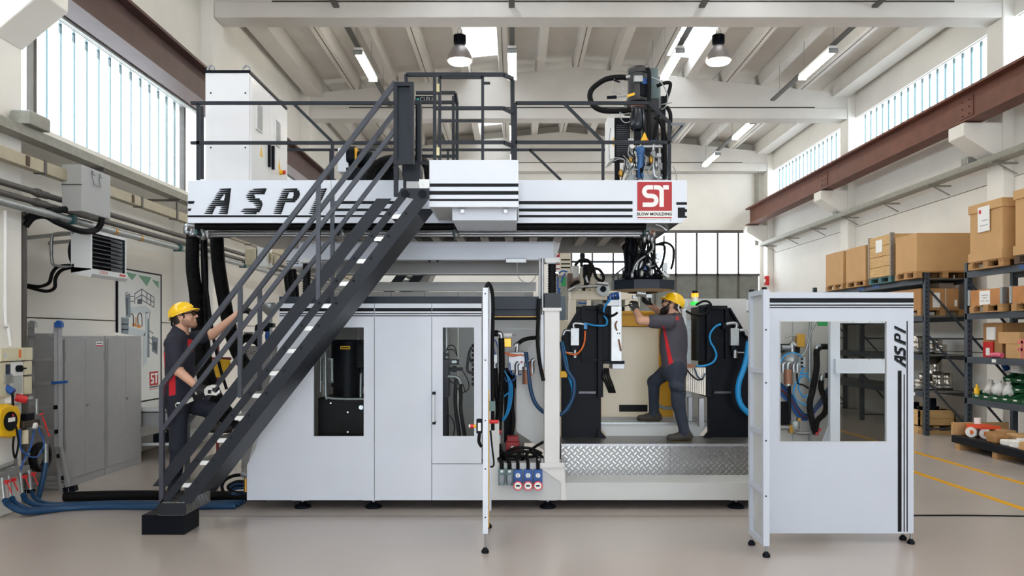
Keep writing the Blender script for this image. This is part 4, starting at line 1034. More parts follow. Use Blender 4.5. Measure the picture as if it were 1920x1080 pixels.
for z in (2.15,1.6,1.1,0.7,0.3): B().cyl((xq+0.022,6.4,z),(xq+0.022,6.394,z),0.006,8).obj('screw',PRINT,gd1)
B().tube([(xq+0.02,6.5,2.2),(xq+0.05,6.52,2.24),(xq+0.08,6.56,2.1),(xq+0.075,6.56,1.6),(xq+0.08,6.56,1.0)],0.016,8).obj('cable_sleeve',RUBBER,gd1)
B().tube([(xq+0.06,6.55,1.0),(xq+0.075,6.55,0.85),(xq+0.09,6.5,0.72),(xq+0.06,6.5,0.7)],0.008,6).obj('cable',RUBBER,gd1)
pd = thing('control_pendant', (-0.33,6.5,1.0), 'small black control pendant with red and yellow buttons hung on the guard door','switch')
B().pbox(893,904,786,813,6.44,0.06).obj('body',BLACK,pd,bev=0.006); B().pbox(896,902,793,808,6.435,0.005).obj('label',PAPER,pd)
B().cyl(P(893,799,6.46),P(886,799,6.46),0.014,10).obj('yellow_button',YELP,pd); B().cyl(P(888,799,6.46),P(882,799,6.46),0.018,10).obj('red_button',REDP,pd); B().cyl(P(882,799,6.46),P(879,799,6.46),0.014,10).obj('white_tip',PAPER,pd)
B().tube([P(899,813,6.46),P(898,828,6.46),P(903,838,6.46)],0.014,8).obj('cable',RUBBER,pd)
B().cyl((xq+0.045,6.5,0.92+0.16),(xq+0.13,6.5,1.08),0.016,10).obj('red_plug',REDP,pd)
# ------------------------------------------------------------------ free standing guard panel on the right
YP = 6.69
gp = thing('guard_panel', P(1560,1020,YP), 'white guard panel with big window and vertical lettering standing on thin feet','guard panel')
b = B(); panel_hole(b, [(1408,548),(1463,548),(1463,1000),(1408,1000)], (1463,1662,603,828), 1713, 548, 1000, YP, 0.03)
b.obj('sheet',PANEL,gp)
B().pbox(1463,1662,603,828,YP+0.012,0.006).obj('window_pane',GLASS,gp)
B().frame(X_(1461.5,YP),X_(1663.5,YP),Z_(829.5,YP),Z_(601.5,YP),0.007,YP-0.004,YP+0.002).obj('window_seal',GREYW,gp)
for a,c in ((559,567.5),(571,573.2),(575.6,577.6)): B().pbox(1440,1713,a,c,YP-0.002,0.002).obj('stripe',PRINT,gp)
for a,c,t in ((1683.5,1690.5,695),(1694.5,1696.5,702),(1700,1702,602)): B().pbox(a,c,t,997,YP-0.002,0.002).obj('stripe',PRINT,gp)
# lettering reads upward: rotate the fascia letters by 90 degrees
for ch in 'ASPI':
    b = B()
    off = {'A':(170,690.0),'S':(445,671.0),'P':(690,648.0),'I':(942,628.0)}[ch]
    sc = 0.112
    for i,poly in enumerate(letter(ch, lambda x,y: (X_(1676.5+(y-132)*sc,YP), Z_(off[1]-(x-off[0])*sc*1.05,YP)))): b.prism(poly,YP-0.003-0.0002*(i%3),YP)
    b.obj('letter_'+ch.lower(),PRINT,gp)
B().box(X_(1713,YP)-0.03,X_(1713,YP),YP+0.03,YP+0.12,Z_(1000,YP),Z_(548,YP)).obj('edge_return',PANEL,gp)
# flap
xf = 2.05
B().box(xf,xf+0.02,6.3,YP,Z_(1000,YP),Z_(548,YP)).obj('flap_sheet',GREYW,gp)
z0, z1 = Z_(1000,YP), Z_(548,YP)
B().box(xf-0.03,xf+0.02,6.28,6.32,z0,z1).box(xf-0.03,xf+0.02,YP-0.05,YP-0.005,z0,z1).obj('flap_flange',PANEL,gp)
for z in (z0,z0+0.42,z0+0.9,z0+1.4,z1-0.04): B().box(xf-0.03,xf,6.32,YP-0.05,z,z+0.04).obj('flap_rib',PANEL,gp)
for z in (0.5,0.95,1.42,1.85): B().cyl((xf-0.01,6.28,z),(xf-0.01,6.274,z),0.007,8).obj('screw',PRINT,gp)
for y in (6.32,6.66): B().cyl((xf-0.01,y,z1),(xf-0.01,y,z1+0.02),0.02,10).obj('knob',BLACK,gp)
for x,y in ((xf+0.0,6.3),(xf-0.01,6.66),(X_(1709,YP),YP+0.01),(X_(1693,6.83),6.83)):
    f = B().cyl((x,y,0.02),(x,y,0.11),0.008,8).obj('stud',STEEL,gp); B().lathe((x,y,0),[(0.03,0),(0.032,0.02),(0.02,0.035),(0.012,0.045)],14).obj('foot_pad',BLACK,f)
B().box(X_(1693,6.83)-0.02,X_(1693,6.83)+0.02,YP+0.03,6.86,0.09,0.12).obj('foot_arm',PANEL,gp)
# what stands behind that window: end section of the machine
es = thing('machine_end_section', P(1560,940,8.2), 'grey machine end section with hoses and smoked window behind the guard panel','machine')
B().pbox(1448,1562,560,938,8.5,0.03).obj('back_board',inner,es)
B().pbox(1486,1488,560,938,8.495,0.005).pbox(1520,1522,560,938,8.495,0.005).obj('board_seam',GALV,es)
B().pbox(1557,1575,590,935,8.0,0.06).obj('post',WHITE,es); B().pbox(1662,1690,590,935,8.0,0.06).obj('post',WHITE,es)
B().pbox(1575,1662,596,606,8.0,0.06).obj('head',WHITE,es); B().pbox(1567,1664,673,700,7.94,0.16).obj('sill',WHITE,es)
B().pbox(1575,1662,606,673,8.03,0.006).obj('smoked_pane',DGLASS,es); B().pbox(1575,1662,700,830,8.03,0.006).obj('lower_pane',DGLASS,es)
B().pbox(1575,1662,828,935,8.0,0.03).obj('lower_panel',WHITE,es)
B().ppoly([(1542,830),(1556,796),(1560,796),(1560,830)],8.1,0.03).obj('gusset',WHITE,es)
for px in (1600,1630,1655):
    for py in (604,674.5): B().cyl(P(px,py,8.0),P(px,py,7.995 if py<610 else 7.93),0.006,6).obj('screw',GALV,es)
B().pbox(1494,1510,626,651,8.3,0.07).obj('brass_regulator',BRASS,es,bev=0.006)
B().tube([P(1494,630,8.3),P(1484,629,8.3),P(1473,634,8.3)],0.008,6).obj('cable',GALV,es)
B().tube([P(1492,648,8.3),P(1485,645,8.3),P(1485,662,8.3)],0.03,10).tube([P(1465,652,8.3),P(1484,652,8.3)],0.03,10).obj('elbow',STEEL,es)
B().pbox(1458,1500,645,662,8.42,0.03).obj('dark_pipe',RUBBER,es)
B().lathe(P(1482,675,8.35),[(0.0,-0.1),(0.09,-0.08),(0.1,0.05),(0.0,0.08)],16,'y').obj('regulator_body',ALU,es)
B().cyl(P(1477.5,693,8.25),P(1477.5,720,8.25),0.045,16).obj('bronze_filter',COPPER,es)
B().cyl(P(1477.5,720,8.25),P(1477.5,723,8.25),0.04,16).obj('filter_rim',STEEL,es)
for px in (1468,1477,1488,1495): B().tube([P(px,698,8.28),P(px,684,8.28),P(px+4,680,8.28)],0.022,10).obj('elbow',STEEL,es)
B().tube([P(1524,560,8.35),P(1518,640,8.35),P(1518,830,8.35)],0.016,8).obj('steel_pipe',GALV,es)
B().tube([P(1533,600,8.3),P(1520,625,8.3),P(1512,655,8.3),P(1503,668,8.3)],0.01,6).obj('cable',GALV,es)
B().tube([P(1537,652,8.25),P(1533,654,8.25),P(1531,662,8.25),P(1531,690,8.25),P(1524,730,8.25),P(1518,760,8.25),P(1524,795,8.25),P(1529,812,8.25)],0.034,12,ribn=0.02,rib=0.08).obj('black_hose',RUBBER,es)
B().tube([P(1540,712,8.27),P(1540,730,8.27),P(1549,755,8.27),P(1546,775,8.27),P(1532,790,8.27),P(1529,815,8.27)],0.032,12,ribn=0.02,rib=0.08).obj('black_hose',RUBBER,es)
B().tube([P(1557,618,8.2),P(1556,700,8.2),P(1557,795,8.2)],0.024,10).obj('black_hose',RUBBER,es)
B().tube([P(1531,655,8.25),P(1533,650,8.25),P(1540,650,8.25)],0.028,10).tube([P(1540,713,8.25),P(1541,705,8.25),P(1548,704,8.25)],0.026,10).obj('elbow',STEEL,es)
B().tube([P(1538,650,8.25),P(1556,650,8.25)],0.032,10).tube([P(1546,704,8.25),P(1556,704,8.25)],0.03,10).obj('black_pipe',RUBBER,es)
for k in range(5): B().tube([P(1462,718+k*5,8.4),P(1480,735+k*5,8.4),P(1497,765+k*4,8.4),P(1514,778+k*2,8.4),P(1535,755+k*2,8.4),P(1556,722+k*5,8.4)],0.014,8).obj('blue_hose',[BLUEH,BLUEP,mat('dark red hose',(110,30,40),0.5),BLUEH,BLUEP][k],es)
for q in ([(1463,680),(1472,666),(1490,662),(1503,668)],[(1508,688),(1500,705),(1498,730),(1508,745),(1515,740)],[(1500,710),(1510,704),(1518,712)],[(1494,715),(1488,735),(1495,752),(1512,760)],[(1503,700),(1516,700)]): B().tube([P(*a,8.24) for a in q],0.008,6).obj('air_line',CYANH,es)
B().tube([P(1494,700,8.24),P(1496,718,8.24),P(1506,722,8.24),P(1516,728,8.24)],0.01,6).obj('cable',RUBBER,es)
B().pbox(1498,1510,670,690,8.25,0.06).obj('valve_block',ALU,es); 
for k in range(3): B().cyl(P(1504,673+k*7,8.25),P(1504,673+k*7,8.22),0.014,8).obj('valve_knob',BLACK,es)
B().cyl(P(1462,802,8.25),P(1480,802,8.25),0.024,10).tube([P(1480,800,8.25),P(1488,808,8.25),P(1500,812,8.25),P(1518,812,8.25)],0.02,10).obj('steel_pipe',STEEL,es)
B().pbox(1481,1488,797,812,8.22,0.06).pbox(1496,1502,784,790,8.22,0.05).obj('brass_joint',BRASS,es)
B().lathe(P(1491,806,8.25),[(0.045,0.0),(0.05,0.03),(0.05,0.09),(0.03,0.1)],14).obj('filter_bowl',GALV,es)
B().pbox(1464,1477,753,797,8.45,0.02).obj('dark_cover',BLACK,es); B().cyl(P(1480,722,8.3),P(1480,800,8.3),0.02,8).obj('black_hose',RUBBER,es)
for q in ((1535,808),(1530,815)): B().cyl(P(*q,8.2),P(q[0]+4,q[1]-4,8.2),0.012,8).obj('red_valve_tap',REDP,es)
B().pbox(1536,1552,603,611,8.2,0.05).obj('green_terminal',mat('green terminal',(40,160,90),0.5),es)
# ------------------------------------------------------------------ things on the deck
cbx = thing('electrical_cabinet', P(426,338,8.5), 'tall white electrical cabinet standing on the left end of the deck','cabinet')
Yc = 8.5; xa, xb = X_(385,Yc), X_(467,Yc); zt = Z_(137,Yc); zb_ = 3.37; ye = 9.87
cw = mat('cabinet white',(232,232,234),0.25,0,0.015,2)
B().box(xa,xb,Yc,ye,zb_,zt).obj('body',cw,cbx,bev=0.004)
B().box(xa-0.01,xb+0.015,Yc-0.01,ye+0.01,zt,zt+0.03).obj('top_cover',BLACK,cbx)
for y0,y1 in ((Yc+0.02,Yc+0.67),(Yc+0.69,ye-0.01)):
    d = B().box(xb,xb+0.02,y0,y1,zb_+0.05,zt-0.03).obj('door',cw,cbx,bev=0.003)
    ym = (y0+y1)/2; zg = zt-0.42
    B().box(xb+0.02,xb+0.035,ym-0.19,ym+0.02,zg-0.15,zg+0.17).obj('vent_frame',cw,d)
    g = B()
    for k in range(9): g.box(xb+0.035,xb+0.04,ym-0.16,ym-0.01,zg-0.13+k*0.032,zg-0.115+k*0.032)
    for k in range(9): B().box(xb+0.035,xb+0.039,ym-0.165,ym-0.005,zg-0.135+k*0.032,zg-0.112+k*0.032).obj('vent_slat',GREYC,d)
    B()._add([(xb+0.022,ym-0.05,zg-0.42),(xb+0.022,ym+0.05,zg-0.42),(xb+0.022,ym,zg-0.28)],[(0,1,2)]).obj('warning_triangle',YELP,d)
B().box(xb+0.02,xb+0.05,Yc+0.58,Yc+0.62,zb_+0.42,zb_+0.72).obj('door_lever',BLACK,cbx); B().box(xb+0.02,xb+0.05,Yc+0.72,Yc+0.76,zb_+0.42,zb_+0.7).obj('door_lever',BLACK,cbx)
B().cyl((xb+0.02,Yc+1.05,zb_+0.45),(xb+0.06,Yc+1.05,zb_+0.45),0.03,12).obj('yellow_switch_plate',YELP,cbx); B().cyl((xb+0.06,Yc+1.05,zb_+0.45),(xb+0.09,Yc+1.05,zb_+0.45),0.025,12).obj('red_switch',REDP,cbx)
for x,y in ((xa+0.04,Yc+0.06),(xb-0.05,Yc+0.06),(xb-0.05,ye-0.05)):
    B().tube([(x-0.03,y,zt+0.03),(x-0.035,y,zt+0.07),(x,y,zt+0.1),(x+0.035,y,zt+0.07),(x+0.03,y,zt+0.03)],0.011,8).obj('lifting_eye',STEEL,cbx)
for x in (xa+0.06,xb-0.04):
    for z in (zt-0.22,zb_+0.5): B().cyl((x,Yc,z),(x,Yc-0.004,z),0.01,8).obj('screw',BLACK,cbx)
# motors and hoses at the middle of the deck
dm = thing('deck_motor', P(680,336,9.2), 'black drive motor with white gearbox on the deck behind the stair','motor')
B().pbox(633,653,277,322,9.2,0.3).obj('gearbox',WHITE,dm,bev=0.01)
B().cyl(P(653,295,9.3),P(667,295,9.3),0.13,18).obj('coupling',BLACK,dm); B().pbox(665,669,277,313,9.2,0.25).obj('flange',YELM,dm)
B().cyl(P(669,300,9.3),P(700,300,9.3),0.1,18).obj('motor_body',BLACK,dm)
for k in range(6): B().lathe(P(675+k*4,300,9.3),[(0.1,-0.008),(0.115,-0.008),(0.115,0.008),(0.1,0.008)],18,'x').obj('cooling_fin',BLACK,dm)
B().box(X_(649,9.1),X_(748,9.1),9.1,9.6,3.37,Z_(314,9.1)).obj('base',BLACK,dm); B().pbox(676,684,282,292,9.2,0.1).obj('terminal_box',BLACK,dm)
for i,o in enumerate((0,14,28)):
    hose([(688+o,372),(694+o,322),(710+o,305),(735+o,297),(775+o*0.5,300),(800,312),(806,366)],0.045,RUBBER,['outer thick black ribbed hose arching over the deck','middle thick black ribbed hose arching over the deck','inner thick black ribbed hose arching over the deck'][i],'hose','ribbed hoses on the deck',12,8.75+i*0.14,0.1,0.02)
# extruder unit
ex = thing('extruder_unit', P(1200,338,8.6), 'black hydraulic extruder unit with blue filter on the right end of the deck','extruder')
Yx = 8.7
B().cyl(P(1196,192,Yx),P(1196,140,Yx),0.115,24).obj('barrel',mat('grey black housing',(48,48,50),0.45,0,0.1,6),ex)
B().lathe(P(1198,134,Yx),[(0.13,-0.04),(0.135,0.0),(0.12,0.03),(0.0,0.05)],24).obj('lid',mat('grey black housing',(48,48,50),0.45,0,0.1,6),ex)
B().pbox(1200,1217,150,180,Yx-0.12,0.1).obj('black_block',BLACK,ex,bev=0.008); B().pbox(1189,1206,141,153,Yx-0.16,0.1).obj('sensor_box',GALV,ex,bev=0.006)
B().pbox(1204,1222,147,157,Yx-0.14,0.1).obj('blue_manifold',BLUEP,ex)
B().cyl(P(1222,206,Yx+0.1),P(1222,165,Yx+0.1),0.1,20).cyl(P(1222,165,Yx+0.1),P(1220,132,Yx+0.1),0.085,20).obj('motor',mat('grey green motor',(88,104,106),0.45),ex)
B().pbox(1153,1181,221,296,Yx-0.02,0.25).obj('cooler_core',BLACK,ex)
mesh = mat('cooler fins',(52,54,58),0.5,0.3)
for k in range(15): B().pbox(1155.5,1179,234+k*4,236+k*4,Yx-0.028,0.008).obj('cooler_fin',mesh,ex)
B().ppoly([(1140,218),(1147,212),(1152,214),(1152,298),(1146,302),(1141,304)],Yx-0.02,0.3).obj('cooler_cover',PAPER,ex)
B().pbox(1149,1151,258,274,Yx-0.024,0.004).obj('yellow_label',YELP,ex)
B().lathe(P(1195,243,Yx-0.1),[(0.05,-0.01),(0.075,0.01),(0.082,0.05),(0.082,0.2),(0.07,0.24),(0.05,0.26)],22).obj('accumulator',mat('black gloss cylinder',(30,36,44),0.22,0.2),ex)
B().lathe(P(1195,199,Yx-0.1),[(0.055,-0.02),(0.075,0),(0.06,0.03),(0.02,0.05)],18).obj('accumulator_cap',COPPER,ex)
B().lathe(P(1200.5,334,Yx-0.15),[(0.03,-0.0),(0.038,0.01),(0.04,0.27)],18).obj('blue_filter',mat('steel blue paint',(56,104,160),0.4),ex)
B().lathe(P(1200.5,290,Yx-0.15),[(0.04,0.0),(0.052,0.02),(0.05,0.08),(0.03,0.09)],18).obj('blue_filter_head',mat('steel blue paint',(56,104,160),0.4),ex)
B().pbox(1190,1202,244,270,Yx-0.12,0.08).obj('valve',BLACK,ex,bev=0.01); B().pbox(1178,1186,260,265,Yx-0.1,0.05).obj('fitting',STEEL,ex)
B().ppoly([(1201,264),(1216,264),(1208.5,247)],Yx-0.2,0.004).obj('warning_triangle',YELP,ex); B().pbox(1211,1216,261,265.5,Yx-0.21,0.01).obj('orange_tag',ORNG,ex)
B().pbox(1216,1231,260,266,Yx-0.15,0.08).obj('blue_fitting',BLUEP,ex)
SIL = mat('silver pipe',(190,192,196),0.3,0.7)
B().tube([P(1202,276,Yx-0.15),P(1210,274.5,Yx-0.15),P(1253,275,Yx-0.15)],0.018,10).obj('silver_pipe',SIL,ex)
B().tube([P(1226,262,Yx-0.15),P(1225,290,Yx-0.15),P(1226,322,Yx-0.15),P(1231,332,Yx-0.15),P(1248,334,Yx-0.15),P(1252,325,Yx-0.15),P(1252,290,Yx-0.15)],0.018,10).obj('silver_pipe',SIL,ex)
B().tube([P(1236,338,Yx-0.15),P(1235,296,Yx-0.15)],0.012,8).obj('silver_pipe',SIL,ex); B().pbox(1231,1240,287,294,Yx-0.18,0.06).obj('fitting',STEEL,ex)
B().cyl(P(1225,285,Yx-0.16),P(1226,296,Yx-0.16),0.026,10).obj('fitting',STEEL,ex)
B().pbox(1180,1244,311,317,Yx-0.05,0.1).pbox(1180,1244,327,338,Yx-0.05,0.1).obj('skid_beam',GALV,ex)
B().pbox(1153,1162,296,340,Yx,0.05).obj('leg',BLACK,ex); B().pbox(1240,1248,180,340,Yx+0.1,0.05).obj('leg',BLACK,ex)
B().pbox(1205,1236,205,310,Yx+0.05,0.15).obj('pump_body',mat('dark pump',(34,34,38),0.5),ex,bev=0.02)
B().pbox(1176,1236,184,206,Yx-0.02,0.25).obj('mount_plate',mat('dark pump',(34,34,38),0.5),ex,bev=0.01)
for q,r in (([(1178,146),(1160,145),(1135,149),(1112,165),(1106,180),(1112,197),(1130,207),(1162,208),(1182,206)],0.03),
            ([(1232,161),(1250,155),(1257,160),(1248,190),(1234,222),(1226,262)],0.02),
            ([(1213,128),(1217,138),(1217,180),(1216,220),(1217,262)],0.024),
            ([(1228,219),(1238,228),(1245,250),(1247,300),(1246,336)],0.024),
            ([(1250,200),(1257,215),(1256,245),(1252,265)],0.022)):
    B().tube([P(*a,Yx-0.18) for a in q],r,10).obj('hose',RUBBER,ex)
B().cyl(P(1160,146,Yx-0.18),P(1176,145,Yx-0.18),0.024,10).obj('hose_end',GALV,ex); B().lathe(P(1176,145,Yx-0.18),[(0.03,-0.02),(0.035,0),(0.02,0.03)],12,'x').obj('coupling',STEEL,ex)
for q in ([(1168,150),(1168,165),(1176,178)],[(1152,148),(1148,160),(1150,172),(1165,176)],[(1222,145),(1240,155),(1252,180),(1248,200),(1240,205)],[(1240,196),(1252,194),(1260,192)],[(1162,208),(1164,222),(1172,230),(1182,228)],[(1164,212),(1170,214),(1180,212)],[(1180,272),(1178,290),(1186,296),(1194,286)],[(1182,276),(1182,292),(1190,290)],[(1143,300),(1155,296),(1168,298),(1176,306)],[(1146,304),(1162,298),(1174,302)],[(1182,330),(1184,318),(1196,318)],[(1208,290),(1212,300),(1206,325)],[(1262,312),(1268,325),(1268,344)],[(1188,318),(1180,326),(1186,334),(1196,334)],[(1145,240),(1142,270),(1143,300)]):
    B().tube([P(*a,Yx-0.2) for a in q],0.006,6).obj('thin_cable',GALV,ex)
B().tube([P(1162,154,Yx-0.2),P(1150,150,Yx-0.2)],0.01,6).obj('lever',BLACK,ex)
B().cyl(P(1138,183,Yx-0.2),P(1156,182,Yx-0.2),0.018,10).obj('handle_grip',BLACK,ex); B().cyl(P(1156,182,Yx-0.2),P(1176,180,Yx-0.2),0.007,8).obj('handle_rod',STEEL,ex)
B().ppoly([(1175,178),(1190,173),(1190,178),(1175,183)],Yx-0.17,0.004).obj('yellow_label',YELP,ex)
B().tube([P(1196,127,Yx),P(1202,125,Yx),P(1206,129,Yx)],0.016,8).obj('copper_pipe',COPPER,ex)
for q in ((1177,312),(1171,316),(1182,322),(1190,300),(1186,286),(1214,300),(1240,312)): B().lathe(P(*q,Yx-0.16),[(0.012,-0.04),(0.02,-0.02),(0.02,0.02),(0.01,0.04)],8).obj('fitting',STEEL,ex)
# parison head under the deck
ph = thing('parison_head', P(1205,545,8.7), 'octagonal dark parison head with cables hanging under the right end of the deck','extrusion head')
c = P(1205,540,8.9); R = 0.37
oc = [(c.x+R*math.cos(math.radians(22.5+45*k)), c.y+R*0.8*math.sin(math.radians(22.5+45*k))) for k in range(8)]
B().prism(oc, Z_(541,8.6), Z_(523,8.6), ax='z').obj('ring',DARKB,ph)
B().lathe((c.x,c.y,Z_(541,8.6)),[(0.0,-0.03),(0.2,-0.025),(0.33,-0.0)],24).obj('die_plate',mat('tan die plate',(196,170,132),0.5,0.1),ph)
B().lathe((c.x,c.y,Z_(541,8.6)),[(0.0,-0.045),(0.17,-0.035),(0.18,-0.02)],20).obj('die_ring',mat('burnt die',(70,52,40),0.5,0.3),ph)
B().cyl(P(1180,523,8.75),P(1180,446,8.75),0.05,14).cyl(P(1190,523,8.75),P(1190,447,8.75),0.03,12).obj('sleeve',BLACK,ph)
B().cyl(P(1204,515,8.8),P(1204,470,8.8),0.075,16).obj('motor',GALV,ph); B().pbox(1192,1205,489,506,8.6,0.08).obj('sensor_box',GALV,ph); B().pbox(1207,1218,497,506,8.6,0.08).obj('blue_box',BLUEP,ph)
B().pbox(1243,1252,492,508,8.6,0.08).obj('sensor_box',GALV,ph); B().cyl(P(1245,405+37,8.7),P(1245,470,8.7),0.008,6).obj('rod',BLACK,ph)
B().pbox(1170,1244,512,524,8.7,0.3).obj('cable_bed',BLACK,ph,bev=0.02)
B().lathe(P(1235,481,8.6),[(0.035,-0.02),(0.04,0),(0.02,0.02)],8,'y').obj('clamp_wheel',STEEL,ph)
for i,q in enumerate(([(1215,460),(1213,480),(1204,505),(1198,515)],[(1230,459),(1248,455),(1262,465),(1262,490),(1258,505)],[(1229,458),(1246,462),(1243,490),(1236,505)],[(1220,455),(1222,480),(1232,500),(1240,512)],[(1205,470),(1190,490),(1186,510),(1170,520)],[(1212,450),(1208,470),(1212,495),(1222,515)],[(1176,450),(1171,470),(1173,500),(1168,521)],[(1225,448),(1226,470),(1224,500),(1215,518)],[(1235,490),(1222,500),(1212,495)],[(1250,510),(1240,516),(1228,514)],[(1183,520),(1195,510),(1205,509),(1215,518)],[(1230,520),(1238,513),(1250,512)])):
    B().tube([P(*a,8.55+0.02*(i%4)) for a in q],0.014 if i<8 else 0.009,8).obj('cable',RUBBER if i not in (8,10) else GALV,ph)
B().cyl(P(1243,512,8.5),P(1253,520,8.5),0.03,10).obj('probe',GALV,ph)
for q in ((1213,434),(1220,432),(1226,436),(1216,442),(1208,446),(1222,447)): B().lathe(P(*q,8.5),[(0.015,-0.05),(0.026,-0.02),(0.026,0.02),(0.014,0.05)],8).obj('fitting',STEEL,ph)
B().tube([P(1229,420,8.3),P(1240,424,8.3),P(1250,432,8.3)],0.02,8).obj('silver_pipe',SIL,ph); B().pbox(1222,1226,433,437,8.45,0.03).obj('orange_tag',ORNG,ph)
B().cyl(P(1200,541,8.75),P(1197,568,8.75),0.008,6).cyl(P(1194,549,8.75),P(1210,551,8.75),0.04,8).obj('die_pin',GALV,ph)
B().pbox(1187,1196,553,560,8.8,0.08).pbox(1212,1222,552,558,8.8,0.08).obj('clamp_block',GALV,ph)

random.seed(11)
for k in range(12):
    a = 1176+random.random()*58; b = 1176+random.random()*66; m_ = (a+b)/2+random.uniform(-14,14); yy = 8.52+random.random()*0.3
    B().tube([P(a,446+random.random()*8,yy),P(a+random.uniform(-6,6),468,yy),P(m_,490+random.random()*10,yy-0.03),P(b,519,yy)],random.choice((0.007,0.01,0.014)),6).obj('cable',RUBBER if k%4 else GALV,ph)
for k in range(7):
    a = 1176+k*9; B().lathe(P(a,517-random.random()*6,8.52),[(0.012,-0.03),(0.022,-0.02),(0.022,0.02),(0.012,0.04)],8).obj('plug',random.choice((BLACK,GALV,STEEL)),ph)
for k in range(10):
    a = 1158+random.random()*80; y_ = 270+random.random()*60
    B().tube([P(a,y_,Yx-0.19),P(a+random.uniform(-10,10),y_+8,Yx-0.21),P(a+random.uniform(-14,14),y_+20,Yx-0.2),P(a+random.uniform(-8,8),338,Yx-0.16)],0.006,6).obj('thin_cable',RUBBER if k%2 else GALV,ex)
for k in range(8):
    B().lathe(P(1164+k*9.5,298+random.random()*30,Yx-0.17),[(0.012,-0.04),(0.024,-0.02),(0.024,0.02),(0.012,0.045)],8).obj('valve',random.choice((STEEL,BLACK,BRASS)),ex)
# ------------------------------------------------------------------ left wall services
def run(name, label, cat, x, z, r, m, y0=3.0, y1=25.2, joints=()):
    t = thing(name, (x, 12, z), label, cat, 'pipes along the left wall')
    B().cyl((x,y0,z),(x,y1,z),r,12).obj('tube',m,t)
    for y in joints: B().cyl((x,y,z),(x,y+0.22,z),r*1.25,12).cyl((x,y+0.05,z),(x,y+0.08,z),r*1.5,12).obj('joint',m,t)
    return t
run('service_pipe','upper dark service pipe along the left wall','pipe',-5.0,3.3,0.032,DPIPE,joints=(8.05,12.2,15))
run('service_pipe','middle dark service pipe along the left wall','pipe',-4.98,3.19,0.032,DPIPE,joints=(8.0,12.3,16))
gpz = run('service_pipe','thick galvanised service pipe lowest along the left wall','pipe',-4.93,3.09,0.04,GALV,joints=())
for y in (8.55,11.3,14): B().box(-4.99,-4.87,y,y+0.06,3.04,3.14).obj('clamp',mat('dark green clip',(20,70,70),0.5),gpz)
for y in (9.5,10.15): B().cyl((-4.93,y,3.09),(-4.93,y+0.05,3.09),0.045,12).obj('brass_ring',BRASS,gpz)
ty = thing('cable_tray', (-5.0,12,3.85), 'perforated galvanised cable tray along the left wall below the window','cable tray')
B().box(-5.1,-4.93,3,25.2,3.82,3.83).box(-4.935,-4.925,3,25.2,3.82,3.92).obj('tray',TRAY,ty)
for y in (7.2,9.3,11.4,13.5): B().bar((-5.78,y,3.8),(-4.93,y,3.8),0.03).bar((-4.98,y,3.8),(-4.98,y,3.62),0.02).obj('bracket',DPIPE,ty)
bt = thing('busbar_trunking', (-4.95,12,3.5), 'beige busbar trunking running below the left cable tray','trunking')
B().box(-5.0,-4.9,3,25.2,3.5,3.62).obj('duct',BUSB,bt)
for k in range(12):
    y = 7.0+k*1.05; B().box(-5.01,-4.89,y,y+0.04,3.49,3.63).obj('joint_clip',DPIPE,bt)
for y in (7.75,9.15,9.9,11.2): B().box(-4.9,-4.893,y,y+0.06,3.51,3.61).obj('vent',mat('dark brown vent',(80,60,44),0.7),bt)
jb = thing('junction_box', (-5.0,7.98,3.88), 'concrete grey junction box sitting on the left cable tray','junction box')
B().box(-5.06,-4.86,7.75,8.1,3.93,4.06).obj('body',TRAY,jb,bev=0.008); B().box(-5.05,-4.87,7.76,8.09,4.06,4.07).obj('lid',GALV,jb)
tb = thing('tap_off_box', (-4.85,8.75,3.17), 'large grey tap-off box hanging on the busbar trunking','electrical box')
B().box(-4.96,-4.74,8.47,9.07,3.17,3.68).obj('body',mat('pale grey box',(166,166,164),0.45),tb,bev=0.006)
B().box(-4.962,-4.738,8.46,8.47,3.455,3.462).obj('seam',SEAM,tb)
B().tube([(-4.735,8.68,3.6),(-4.72,8.68,3.5),(-4.72,8.82,3.5),(-4.735,8.82,3.6)],0.006,6,smooth=False).obj('bail',STEEL,tb)
for y in (8.66,8.82): B().box(-4.75,-4.72,y,y+0.05,3.61,3.65).obj('latch',STEEL,tb)
for i,o in enumerate((0,0.06)):
    B().tube([P(48,424-i*12,8.1),P(62,408-i*8,8.15),P(85,405-i*6,8.25),P(110,418,8.35),P(150,433,8.6),P(178,432,8.85),P(189,420,8.9),P(191,408,8.9)] if i==0 else [P(48,412,8.1),P(62,402,8.15),P(85,398,8.2),P(105,395,8.3),P(125,392,8.5)],0.034,10).obj('hose',RUBBER,None,'thick black hose looping under the tap-off box' if i==0 else 'short black hose bend beside the dark riser pipe','hose','black hoses by the tap-off box')
B().cyl((-5.16,8.12,1.55),(-5.16,8.12,3.1),0.035,12).cyl((-5.16,8.12,0.2),(-5.16,8.12,1.56),0.03,12).obj('riser_pipe',DPIPE,None,'dark vertical riser pipe at the edge of the left column','pipe')
B().tube([(-5.085,7.72,3.05),(-5.085,7.72,2.0),(-5.085,7.76,1.9),(-5.085,7.8,1.7)],0.016,8).obj('conduit',PAPER,None,'white conduit running down the near left column','conduit')
